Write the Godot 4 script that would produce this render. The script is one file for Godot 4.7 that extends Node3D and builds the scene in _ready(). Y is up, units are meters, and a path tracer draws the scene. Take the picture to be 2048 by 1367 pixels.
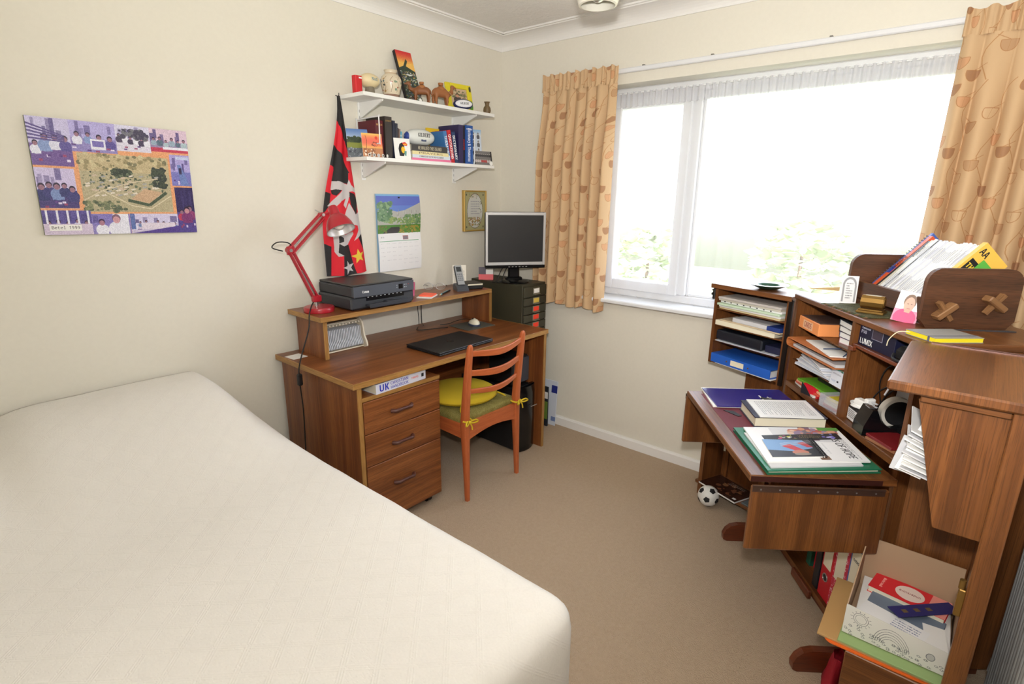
extends Node3D

# ---------------------------------------------------------------- mesh builder
class MB:
	var v := PackedVector3Array()
	var n := PackedVector3Array()
	var uv := PackedVector2Array()
	var idx := PackedInt32Array()
	var grain := 1
	var xf := Transform3D.IDENTITY
	func g(axis: int) -> MB:
		grain = axis
		return self
	func _uv(p: Vector3, nn: Vector3) -> Vector2:
		var a := nn.abs()
		var dom := 0
		if a.y > a.x and a.y >= a.z:
			dom = 1
		elif a.z > a.x:
			dom = 2
		if dom == grain:
			return Vector2(p[(grain + 1) % 3], p[(grain + 2) % 3] * 0.15)
		return Vector2(p[3 - dom - grain] + 0.37 * dom, p[grain])
	func vert(p: Vector3, nn: Vector3, t: Vector2) -> int:
		v.append(xf * p)
		n.append((xf.basis * nn).normalized())
		uv.append(t)
		return v.size() - 1
	func face(pts: Array, out := Vector3.ZERO) -> void:
		var nn: Vector3 = (pts[1] - pts[0]).cross(pts[2] - pts[0])
		if nn.length_squared() < 1e-20 and pts.size() > 3:
			nn = (pts[2] - pts[0]).cross(pts[3] - pts[0])
		nn = nn.normalized()
		var q := pts.duplicate()
		if out != Vector3.ZERO and nn.dot(out) < 0:
			q.reverse()
			nn = -nn
		var base := v.size()
		for p in q:
			vert(p, nn, _uv(p, nn))
		for i in range(1, q.size() - 1):
			idx.append_array([base, base + i + 1, base + i])
	# a = bottom left, b = bottom right, c = top right, d = top left as seen from the front; uv 0..1
	func card(a: Vector3, b: Vector3, c: Vector3, d: Vector3) -> MB:
		var nn := (b - a).cross(d - a).normalized()
		var i := v.size()
		vert(a, nn, Vector2(0, 1))
		vert(b, nn, Vector2(1, 1))
		vert(c, nn, Vector2(1, 0))
		vert(d, nn, Vector2(0, 0))
		idx.append_array([i, i + 2, i + 1, i, i + 3, i + 2])
		return self
	func box(c: Vector3, s: Vector3, b := 0.0) -> MB:
		var h := s * 0.5
		b = minf(b, minf(h.x, minf(h.y, h.z)) * 0.95)
		for ax in 3:
			var p := (ax + 1) % 3
			var q := (ax + 2) % 3
			for sg in [-1.0, 1.0]:
				var pts := []
				for k in [[-1, -1], [1, -1], [1, 1], [-1, 1]]:
					var w := Vector3.ZERO
					w[ax] = h[ax] * sg
					w[p] = (h[p] - b) * k[0]
					w[q] = (h[q] - b) * k[1]
					pts.append(c + w)
				var o := Vector3.ZERO
				o[ax] = sg
				face(pts, o)
		if b > 0.0:
			for ax in 3:
				var p := (ax + 1) % 3
				var q := (ax + 2) % 3
				for sp in [-1.0, 1.0]:
					for sq in [-1.0, 1.0]:
						var pts := []
						for k in [[-1, 0], [1, 0], [1, 1], [-1, 1]]:
							var w := Vector3.ZERO
							w[ax] = (h[ax] - b) * k[0]
							w[p] = (h[p] - (b if k[1] == 1 else 0.0)) * sp
							w[q] = (h[q] - (0.0 if k[1] == 1 else b)) * sq
							pts.append(c + w)
						var o := Vector3.ZERO
						o[p] = sp
						o[q] = sq
						face(pts, o)
			for sx in [-1.0, 1.0]:
				for sy in [-1.0, 1.0]:
					for sz in [-1.0, 1.0]:
						var m := Vector3(sx, sy, sz)
						face([c + Vector3(h.x, h.y - b, h.z - b) * m, c + Vector3(h.x - b, h.y, h.z - b) * m, c + Vector3(h.x - b, h.y - b, h.z) * m], m)
		return self
	func bx(x0: float, x1: float, y0: float, y1: float, z0: float, z1: float, b := 0.0) -> MB:
		return box(Vector3((x0 + x1) / 2, (y0 + y1) / 2, (z0 + z1) / 2), Vector3(absf(x1 - x0), absf(y1 - y0), absf(z1 - z0)), b)
	# rows of points, smooth normals; closed joins each row's ends
	func grid(rows: Array, closed := false, uv01 := false, uvs: Array = []) -> MB:
		var nr := rows.size()
		var nc: int = rows[0].size()
		var nn := []
		for i in nr:
			var l := PackedVector3Array()
			l.resize(nc)
			nn.append(l)
		var cols := nc if closed else nc - 1
		for i in nr - 1:
			for j in cols:
				var j2 := (j + 1) % nc
				var a: Vector3 = rows[i][j]
				var b: Vector3 = rows[i][j2]
				var c: Vector3 = rows[i + 1][j2]
				var d: Vector3 = rows[i + 1][j]
				var f := (c - a).cross(d - b)
				nn[i][j] += f
				nn[i][j2] += f
				nn[i + 1][j2] += f
				nn[i + 1][j] += f
		var base := v.size()
		var extra := 1 if closed else 0
		for i in nr:
			for jj in nc + extra:
				var j := jj % nc
				var m: Vector3 = nn[i][j]
				if m.length_squared() < 1e-24:
					m = Vector3.UP
				var p: Vector3 = rows[i][j]
				var t: Vector2
				if uvs.size():
					t = uvs[i][jj]
				elif uv01:
					t = Vector2(float(jj) / (nc + extra - 1), float(i) / (nr - 1))
				else:
					t = _uv(p, m.normalized())
				vert(p, m.normalized(), t)
		var w := nc + extra
		for i in nr - 1:
			for j in w - 1:
				var a := base + i * w + j
				idx.append_array([a, a + w + 1, a + 1, a, a + w, a + w + 1])
		return self
	# profile of (radius, y) points from bottom to top; sharp corners split
	func lathe(pr: Array, seg := 24, c := Vector3.ZERO) -> MB:
		var parts := []
		var cur := [pr[0]]
		for i in range(1, pr.size()):
			cur.append(pr[i])
			if i < pr.size() - 1:
				var d0: Vector2 = (pr[i] - pr[i - 1]).normalized()
				var d1: Vector2 = (pr[i + 1] - pr[i]).normalized()
				if d0.dot(d1) < 0.75:
					parts.append(cur)
					cur = [pr[i]]
		parts.append(cur)
		for pt in parts:
			var rows := []
			for q in pt:
				var l := PackedVector3Array()
				for k in seg:
					var a := TAU * k / seg
					l.append(c + Vector3(cos(a) * maxf(q.x, 1e-5), q.y, -sin(a) * maxf(q.x, 1e-5)))
				rows.append(l)
			grid(rows, true)
		return self
	func tube(path: Array, r, seg := 8, caps := true) -> MB:
		var rows := []
		var nprev := Vector3.ZERO
		for i in path.size():
			var p: Vector3 = path[i]
			var t: Vector3
			if i == 0:
				t = path[1] - p
			elif i == path.size() - 1:
				t = p - path[i - 1]
			else:
				t = (path[i + 1] - p).normalized() + (p - path[i - 1]).normalized()
			t = t.normalized()
			if nprev == Vector3.ZERO:
				nprev = t.cross(Vector3.UP if absf(t.y) < 0.9 else Vector3.RIGHT).normalized()
			nprev = (nprev - t * nprev.dot(t)).normalized()
			var bt := t.cross(nprev)
			var rr: float = r[i] if r is Array else r
			var l := PackedVector3Array()
			for k in seg:
				var a := TAU * k / seg
				l.append(p + (nprev * cos(a) + bt * sin(a)) * rr)
			rows.append(l)
		rows.reverse()
		grid(rows, true)
		if caps:
			var dir: Vector3 = (path[1] - path[0]).normalized()
			var f := []
			for p in rows[rows.size() - 1]:
				f.append(p)
			face(f, -dir)
			f = []
			for p in rows[0]:
				f.append(p)
			face(f, (path[path.size() - 1] - path[path.size() - 2]).normalized())
		return self
	func cyl(a: Vector3, b: Vector3, r0: float, r1 := -1.0, seg := 16) -> MB:
		return tube([a, b], [r0, r0 if r1 < 0 else r1], seg)
	# polygon pushed along an axis: axis 2 (x, y), axis 1 (x, z), axis 0 (z, y)
	func prism(poly: Array, h0: float, h1: float, axis := 2) -> MB:
		var mp := func(q: Vector2, h: float) -> Vector3:
			if axis == 2:
				return Vector3(q.x, q.y, h)
			if axis == 1:
				return Vector3(q.x, h, q.y)
			return Vector3(h, q.y, q.x)
		var tri := Geometry2D.triangulate_polygon(PackedVector2Array(poly))
		var o := Vector3.ZERO
		o[axis] = 1.0 if h1 > h0 else -1.0
		for i in range(0, tri.size(), 3):
			face([mp.call(poly[tri[i]], h1), mp.call(poly[tri[i + 1]], h1), mp.call(poly[tri[i + 2]], h1)], o)
			face([mp.call(poly[tri[i]], h0), mp.call(poly[tri[i + 1]], h0), mp.call(poly[tri[i + 2]], h0)], -o)
		var cw := Geometry2D.is_polygon_clockwise(PackedVector2Array(poly))
		for i in poly.size():
			var a: Vector2 = poly[i]
			var b: Vector2 = poly[(i + 1) % poly.size()]
			var e := b - a
			if e.length_squared() < 1e-14:
				continue
			var q := Vector2(e.y, -e.x) * (1.0 if not cw else -1.0)
			var out: Vector3 = mp.call(q, 0.0)
			face([mp.call(a, h0), mp.call(b, h0), mp.call(b, h1), mp.call(a, h1)], out)
		return self
	# ellipsoid
	func ell(c: Vector3, r: Vector3, seg := 16, rings := 10, pw := 1.0) -> MB:
		var rows := []
		for i in rings + 1:
			var t := -PI / 2 + PI * i / rings
			var l := PackedVector3Array()
			for k in seg:
				var a := TAU * k / seg
				l.append(c + Vector3(cos(a) * pow(maxf(cos(t), 1e-4), pw) * r.x, sin(t) * r.y, -sin(a) * pow(maxf(cos(t), 1e-4), pw) * r.z))
			rows.append(l)
		return grid(rows, true)
	# tapered capsules joined smoothly and meshed as surface nets; bones = [a, b, ra, rb]
	func nets(bones: Array, cell: float, k := 0.01) -> MB:
		var lo := Vector3.ONE * 1e9
		var hi := -lo
		for b in bones:
			var r: float = maxf(b[2], b[3]) + cell * 2.5
			for q in [b[0], b[1]]:
				lo = lo.min(q - Vector3.ONE * r)
				hi = hi.max(q + Vector3.ONE * r)
		var nx := int((hi.x - lo.x) / cell) + 2
		var ny := int((hi.y - lo.y) / cell) + 2
		var nz := int((hi.z - lo.z) / cell) + 2
		var f := PackedFloat32Array()
		f.resize(nx * ny * nz)
		for z in nz:
			for y in ny:
				for x in nx:
					var p := lo + Vector3(x, y, z) * cell
					var d := 1e3
					for b in bones:
						var ab: Vector3 = b[1] - b[0]
						var t := clampf((p - b[0]).dot(ab) / maxf(ab.length_squared(), 1e-9), 0, 1)
						var e: float = p.distance_to(b[0] + ab * t) - lerpf(b[2], b[3], t)
						var hh := clampf(0.5 + 0.5 * (d - e) / k, 0, 1)
						d = lerpf(d, e, hh) - k * hh * (1 - hh)
					f[x + nx * (y + ny * z)] = d
		var id := {}
		var pos := PackedVector3Array()
		for z in nz - 1:
			for y in ny - 1:
				for x in nx - 1:
					var s := Vector3.ZERO
					var cnt := 0
					var vals := []
					for q in 8:
						vals.append(f[x + (q & 1) + nx * (y + ((q >> 1) & 1) + ny * (z + (q >> 2)))])
					for q in 8:
						for bit in [1, 2, 4]:
							if q & bit:
								continue
							var a: float = vals[q]
							var b: float = vals[q | bit]
							if (a < 0) != (b < 0):
								var t := a / (a - b)
								var p0 := Vector3(q & 1, (q >> 1) & 1, q >> 2)
								var r: int = q | bit
								s += p0.lerp(Vector3(r & 1, (r >> 1) & 1, r >> 2), t)
								cnt += 1
					if cnt:
						id[x + nx * (y + ny * z)] = pos.size()
						pos.append(lo + (Vector3(x, y, z) + s / cnt) * cell)
		var nn := PackedVector3Array()
		nn.resize(pos.size())
		var tri := PackedInt32Array()
		var st := [1, nx, nx * ny]
		for z in range(1, nz - 1):
			for y in range(1, ny - 1):
				for x in range(1, nx - 1):
					var c := x + nx * (y + ny * z)
					for ax in 3:
						var a := f[c]
						var b := f[c + st[ax]]
						if (a < 0) == (b < 0):
							continue
						var u: int = st[(ax + 1) % 3]
						var w: int = st[(ax + 2) % 3]
						var q := [c - u - w, c - w, c, c - u]
						var ok := true
						for e in q:
							if not id.has(e):
								ok = false
						if not ok:
							continue
						var i0: int = id[q[0]]
						var i1: int = id[q[1]]
						var i2: int = id[q[2]]
						var i3: int = id[q[3]]
						if a > 0:
							var tmp := i1
							i1 = i3
							i3 = tmp
						tri.append_array([i0, i2, i1, i0, i3, i2])
		for i in range(0, tri.size(), 3):
			var fn := (pos[tri[i + 2]] - pos[tri[i]]).cross(pos[tri[i + 1]] - pos[tri[i]])
			for q in 3:
				nn[tri[i + q]] += fn
		var base := v.size()
		for i in pos.size():
			vert(pos[i], nn[i].normalized(), _uv(pos[i], nn[i].normalized()))
		for t in tri:
			idx.append(base + t)
		return self
	func xf_scaled(a: float, b: float, c: float) -> MB:
		for i in v.size():
			v[i] *= Vector3(a, b, c)
		return self
	func mesh() -> ArrayMesh:
		var a := []
		a.resize(Mesh.ARRAY_MAX)
		a[Mesh.ARRAY_VERTEX] = v
		a[Mesh.ARRAY_NORMAL] = n
		a[Mesh.ARRAY_TEX_UV] = uv
		a[Mesh.ARRAY_INDEX] = idx
		var m := ArrayMesh.new()
		m.add_surface_from_arrays(Mesh.PRIMITIVE_TRIANGLES, a)
		return m

# ---------------------------------------------------------------- painted print
class Paint:
	var im: Image
	var w: int
	var h: int
	var rng := RandomNumberGenerator.new()
	func _init(ww: int, hh: int, c: Color, sd := 1) -> void:
		w = ww
		h = hh
		im = Image.create(w, h, false, Image.FORMAT_RGB8)
		im.fill(c)
		rng.seed = sd
	func rect(x: float, y: float, ww: float, hh: float, c: Color) -> Paint:
		im.fill_rect(Rect2i(int(round(x * w)), int(round(y * h)), maxi(1, int(round(ww * w))), maxi(1, int(round(hh * h)))), c)
		return self
	func ell(cx: float, cy: float, rx: float, ry: float, c: Color) -> Paint:
		for y in range(maxi(0, int((cy - ry) * h)), mini(h, int((cy + ry) * h) + 1)):
			var t := ((y + 0.5) / h - cy) / ry
			if absf(t) < 1.0:
				var e := sqrt(1 - t * t) * rx
				var x0 := clampi(int((cx - e) * w), 0, w - 1)
				var x1 := clampi(int((cx + e) * w), 0, w)
				if x1 > x0:
					im.fill_rect(Rect2i(x0, y, x1 - x0, 1), c)
		return self
	func poly(pts: Array, c: Color) -> Paint:
		var y0 := 1e9
		var y1 := -1e9
		for p in pts:
			y0 = minf(y0, p[1])
			y1 = maxf(y1, p[1])
		for y in range(maxi(0, int(y0 * h)), mini(h, int(y1 * h) + 1)):
			var fy := (y + 0.5) / h
			var xs := []
			for i in pts.size():
				var a = pts[i]
				var b = pts[(i + 1) % pts.size()]
				if (a[1] <= fy) != (b[1] <= fy):
					xs.append(a[0] + (fy - a[1]) / (b[1] - a[1]) * (b[0] - a[0]))
			xs.sort()
			for k in range(0, xs.size() - 1, 2):
				var x0 := clampi(int(round(xs[k] * w)), 0, w)
				var x1 := clampi(int(round(xs[k + 1] * w)), 0, w)
				if x1 > x0:
					im.fill_rect(Rect2i(x0, y, x1 - x0, 1), c)
		return self
	func line(a: Vector2, b: Vector2, t: float, c: Color) -> Paint:
		var d := Vector2((b.x - a.x) * w, (b.y - a.y) * h).normalized()
		var q := Vector2(-d.y * t * 0.5 , d.x * t * 0.5 * w / h)
		return poly([[a.x + q.x, a.y + q.y], [b.x + q.x, b.y + q.y], [b.x - q.x, b.y - q.y], [a.x - q.x, a.y - q.y]], c)
	func path(pts: Array, t: float, c: Color) -> Paint:
		for i in pts.size() - 1:
			line(Vector2(pts[i][0], pts[i][1]), Vector2(pts[i + 1][0], pts[i + 1][1]), t, c)
		return self
	# lines of small print
	func words(x: float, y: float, ww: float, hh: float, rows: int, c: Color, fill := 0.45) -> Paint:
		var rh := hh / rows
		for i in rows:
			var cx := x
			var last := x + ww * (1.0 if rng.randf() < 0.75 else rng.randf_range(0.4, 0.9))
			while cx < last - 0.004:
				var l := minf(rng.randf_range(0.02, 0.08) * maxf(ww, 0.3), last - cx)
				rect(cx, y + i * rh, l, rh * fill, c)
				cx += l + 0.012
		return self
	# speckle of blobs inside a rectangle
	func blobs(x: float, y: float, ww: float, hh: float, count: int, r0: float, r1: float, cs: Array) -> Paint:
		for i in count:
			var r := rng.randf_range(r0, r1)
			ell(x + rng.randf() * ww, y + rng.randf() * hh, r, r * w / h * rng.randf_range(0.5, 1.2), cs[rng.randi() % cs.size()])
		return self
	# a small figure: head, hair, body
	func figure(x: float, y: float, s: float, shirt: Color, skin: Color, hair: Color) -> Paint:
		var k := float(w) / h
		ell(x, y + s * 0.95 * k, s * 0.75, s * 0.75 * k, shirt)
		rect(x - s * 0.62, y + s * 0.9 * k, s * 1.24, s * 0.75 * k, shirt)
		ell(x, y - s * 0.1 * k, s * 0.36, s * 0.42 * k, hair)
		ell(x, y + s * 0.05 * k, s * 0.3, s * 0.34 * k, skin)
		return self
	func grain(d: float, cell := 2) -> Paint:
		for y in range(0, h, cell):
			for x in range(0, w, cell):
				var t := rng.randf_range(-d, d)
				for j in cell:
					for i in cell:
						if x + i < w and y + j < h:
							var c := im.get_pixel(x + i, y + j)
							im.set_pixel(x + i, y + j, Color(clampf(c.r + t, 0, 1), clampf(c.g + t, 0, 1), clampf(c.b + t * 0.9, 0, 1)))
		return self
	func tex() -> ImageTexture:
		im.generate_mipmaps()
		return ImageTexture.create_from_image(im)

# ---------------------------------------------------------------- helpers
var mats := {}
var taken := {}

func C(r: int, gg: int, b: int) -> Color:
	return Color8(r, gg, b)

func mat(c: Color, rough := 0.6, metal := 0.0, extra := {}) -> StandardMaterial3D:
	var key := "%s|%s|%s|%s" % [c.to_html(), rough, metal, extra]
	if not mats.has(key):
		var m := StandardMaterial3D.new()
		m.albedo_color = c
		m.roughness = rough
		m.metallic = metal
		for k in extra:
			m.set(k, extra[k])
		mats[key] = m
	return mats[key]

func tmat(t: Texture2D, rough := 0.6, scale := Vector3.ONE, tint := Color.WHITE) -> StandardMaterial3D:
	var m := StandardMaterial3D.new()
	m.albedo_texture = t
	m.albedo_color = tint
	m.roughness = rough
	m.uv1_scale = scale
	return m

func numbered(called: String) -> String:
	if not taken.has(called):
		taken[called] = 0
		return called
	taken[called] += 1
	return "%s_%03d" % [called, taken[called]]

func thing(called: String, label: String, category: String, at := Transform3D.IDENTITY, group := "") -> Node3D:
	var o := Node3D.new()
	o.name = numbered(called)
	add_child(o)
	o.transform = at
	o.set_meta("label", label)
	o.set_meta("category", category)
	if group:
		o.set_meta("group", group)
	return o

func part(parent: Node, called: String, mb: MB, m: Material, label := "") -> MeshInstance3D:
	var o := MeshInstance3D.new()
	o.name = called
	o.mesh = mb.mesh()
	o.material_override = m
	o.cast_shadow = GeometryInstance3D.SHADOW_CASTING_SETTING_ON
	parent.add_child(o, true)
	if label:
		o.set_meta("label", label)
	return o

func structure(called: String, mb: MB, m: Material, label: String) -> MeshInstance3D:
	var o := part(self, called, mb, m)
	o.set_meta("kind", "structure")
	o.set_meta("label", label)
	o.set_meta("category", called.split("_")[0])
	return o

func T(x: float, y: float, z: float, yaw := 0.0, pitch := 0.0, roll := 0.0) -> Transform3D:
	return Transform3D(Basis.from_euler(Vector3(deg_to_rad(pitch), deg_to_rad(yaw), deg_to_rad(roll))), Vector3(x, y, z))

var fonts := {}
func words(parent: Node, s: String, h: float, at: Transform3D, m: Material, width := 0.0, face := "Droid Sans", weight := 400, called := "lettering") -> MeshInstance3D:
	if not fonts.has(face + str(weight)):
		var f := SystemFont.new()
		f.font_names = PackedStringArray([face])
		f.font_weight = weight
		fonts[face + str(weight)] = f
	var t := TextMesh.new()
	t.text = s
	t.font = fonts[face + str(weight)]
	t.font_size = 32
	t.pixel_size = h / 23.0
	t.depth = 0.0006
	t.curve_step = 4.0
	var o := MeshInstance3D.new()
	o.name = called
	o.mesh = t
	o.material_override = m
	parent.add_child(o, true)
	o.transform = at
	if width > 0.0:
		var a := t.get_aabb()
		if a.size.x > 0.0:
			o.transform = at * Transform3D(Basis.from_scale(Vector3(width / a.size.x, 1, 1)), Vector3.ZERO)
	return o

# smooth curve through points
func curve(pts: Array, n := 6) -> Array:
	var out := []
	for i in pts.size() - 1:
		var p0: Vector3 = pts[maxi(i - 1, 0)]
		var p1: Vector3 = pts[i]
		var p2: Vector3 = pts[i + 1]
		var p3: Vector3 = pts[mini(i + 2, pts.size() - 1)]
		for k in n:
			out.append(p1.cubic_interpolate(p2, p0, p3, float(k) / n))
	out.append(pts[pts.size() - 1])
	return out

func rrect(x0: float, y0: float, x1: float, y1: float, r: float, seg := 5) -> Array:
	var out := []
	for q in [[x1 - r, y1 - r, 0.0], [x0 + r, y1 - r, 90.0], [x0 + r, y0 + r, 180.0], [x1 - r, y0 + r, 270.0]]:
		for k in seg + 1:
			var a: float = deg_to_rad(q[2] + 90.0 * k / seg)
			out.append(Vector2(q[0] + cos(a) * r, q[1] + sin(a) * r))
	return out

# wood: streaks run along v; uv in metres
func wood_tex(c0: Color, c1: Color, c2: Color, sd: int, size := 512, stripes := 0.0) -> ImageTexture:
	var im := Image.create(size, size, false, Image.FORMAT_RGB8)
	var a := FastNoiseLite.new()
	a.seed = sd
	a.frequency = 1.0
	a.noise_type = FastNoiseLite.TYPE_SIMPLEX_SMOOTH
	a.fractal_type = FastNoiseLite.FRACTAL_NONE
	for y in size:
		for x in size:
			# wrap both ways on two circles
			var u := TAU * x / size
			var w := TAU * y / size
			var cu := cos(u)
			var su := sin(u)
			var cw := cos(w) * 0.16
			var sw := sin(w) * 0.16
			var broad := a.get_noise_3d(cu * 1.6 + cw, su * 1.6 + sw, 0.0)
			var fine := a.get_noise_3d(cu * 14.0 + cw * 3.0, su * 14.0 + sw * 3.0, 9.0)
			var pore := a.get_noise_3d(cu * 40.0 + cw * 16.0, su * 40.0 + sw * 16.0, 21.0)
			var t := clampf(0.5 + broad * 0.55 + fine * 0.28, 0, 1)
			if stripes > 0.0:
				t = clampf(t + stripes * sin(u * 9.0 + broad * 4.0), 0, 1)
			var c := c0.lerp(c1, t)
			c = c.lerp(c2, clampf(pore * 1.1 - 0.12, 0, 0.6))
			im.set_pixel(x, y, c)
	im.generate_mipmaps()
	return ImageTexture.create_from_image(im)

# grainy fabric or plaster: base colour with layered specks
func speck_tex(c: Color, d: float, freq: float, sd: int, size := 256, coarse := 0.5) -> ImageTexture:
	var im := Image.create(size, size, false, Image.FORMAT_RGB8)
	var a := FastNoiseLite.new()
	a.seed = sd
	a.frequency = freq
	a.fractal_octaves = 3
	var im2 := a.get_seamless_image(size, size)
	a.frequency = freq * 0.12
	a.seed = sd + 5
	var im3 := a.get_seamless_image(size, size)
	for y in size:
		for x in size:
			var t := (im2.get_pixel(x, y).r - 0.5) * 2.0 + (im3.get_pixel(x, y).r - 0.5) * 2.0 * coarse
			im.set_pixel(x, y, Color(clampf(c.r + t * d, 0, 1), clampf(c.g + t * d, 0, 1), clampf(c.b + t * d, 0, 1)))
	im.generate_mipmaps()
	return ImageTexture.create_from_image(im)

func bump_tex(freq: float, sd: int, size := 256, octaves := 3) -> ImageTexture:
	var a := FastNoiseLite.new()
	a.seed = sd
	a.frequency = freq
	a.fractal_octaves = octaves
	var im := a.get_seamless_image(size, size)
	im.convert(Image.FORMAT_L8)
	im.generate_mipmaps()
	return ImageTexture.create_from_image(im)

# ---------------------------------------------------------------- materials shared by many things
var M := {}

func make_materials() -> void:
	M.wall = tmat(speck_tex(C(227, 222, 209), 0.005, 0.12, 3), 0.9, Vector3.ONE * 1.3)
	M.wall.uv1_triplanar = true
	M.wall.uv1_world_triplanar = true
	M.ceiling = tmat(speck_tex(C(238, 236, 233), 0.02, 0.22, 8), 0.95, Vector3.ONE * 1.6)
	M.ceiling.uv1_triplanar = true
	M.ceiling.uv1_world_triplanar = true
	M.ceiling.heightmap_enabled = true
	M.ceiling.heightmap_texture = bump_tex(0.08, 4)
	M.ceiling.heightmap_scale = 0.25
	M.trim = mat(C(238, 236, 233), 0.55)
	M.gloss_white = mat(C(228, 229, 232), 0.3)
	M.carpet = tmat(speck_tex(C(182, 160, 136), 0.04, 0.3, 12, 512, 0.35), 1.0, Vector3.ONE * 2.6)
	M.carpet.uv1_triplanar = true
	M.carpet.uv1_world_triplanar = true
	M.carpet.heightmap_enabled = true
	M.carpet.heightmap_texture = bump_tex(0.3, 5)
	M.carpet.heightmap_scale = 0.35
	M.glass = mat(Color(0.95, 0.98, 0.98, 0.06), 0.02, 0.0, {"transparency": BaseMaterial3D.TRANSPARENCY_ALPHA})
	# teak laminate of the desk, oak coloured edging, striped sapele of the bureau
	M.teak = tmat(wood_tex(C(108, 58, 28), C(158, 97, 52), C(86, 47, 24), 11), 0.34, Vector3(2.2, 0.9, 1))
	M.edge = tmat(wood_tex(C(150, 108, 56), C(172, 128, 70), C(120, 84, 42), 5, 128), 0.4, Vector3(5, 1, 1))
	M.sapele = tmat(wood_tex(C(94, 55, 27), C(135, 84, 43), C(74, 42, 21), 23, 512, 0.10), 0.34, Vector3(2.0, 0.7, 1))
	M.sapele_dark = tmat(wood_tex(C(92, 44, 24), C(126, 64, 36), C(70, 34, 20), 31, 256), 0.35, Vector3(3, 1, 1))
	M.oak_dark = tmat(wood_tex(C(72, 44, 28), C(104, 66, 42), C(52, 32, 20), 37, 256), 0.45, Vector3(3, 1.2, 1))
	M.oak_pale = tmat(wood_tex(C(120, 84, 52), C(160, 118, 76), C(100, 66, 40), 38, 128), 0.5, Vector3(6, 2, 1))
	M.chair = tmat(wood_tex(C(174, 88, 48), C(196, 106, 60), C(158, 78, 42), 41, 256), 0.38, Vector3(4, 1, 1))
	M.leather = mat(C(104, 32, 44), 0.7)
	M.black = mat(C(22, 22, 24), 0.45)
	M.black_gloss = mat(C(14, 14, 16), 0.2)
	M.charcoal = mat(C(44, 46, 52), 0.5)
	M.steel = mat(C(190, 190, 190), 0.3, 0.9)
	M.brass = mat(C(150, 116, 62), 0.35, 0.8)
	M.paper = mat(C(240, 239, 236), 0.75)
	M.paper_cream = mat(C(232, 224, 200), 0.8)
	M.paper_grey = mat(C(205, 205, 208), 0.8)
	M.ink = mat(C(30, 30, 34), 0.6)
	M.ink_white = mat(C(240, 240, 240), 0.6)
	M.red = mat(C(200, 24, 34), 0.35)
	M.cable = mat(C(20, 20, 20), 0.5)
	M.manila = mat(C(206, 176, 124), 0.7)

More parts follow.
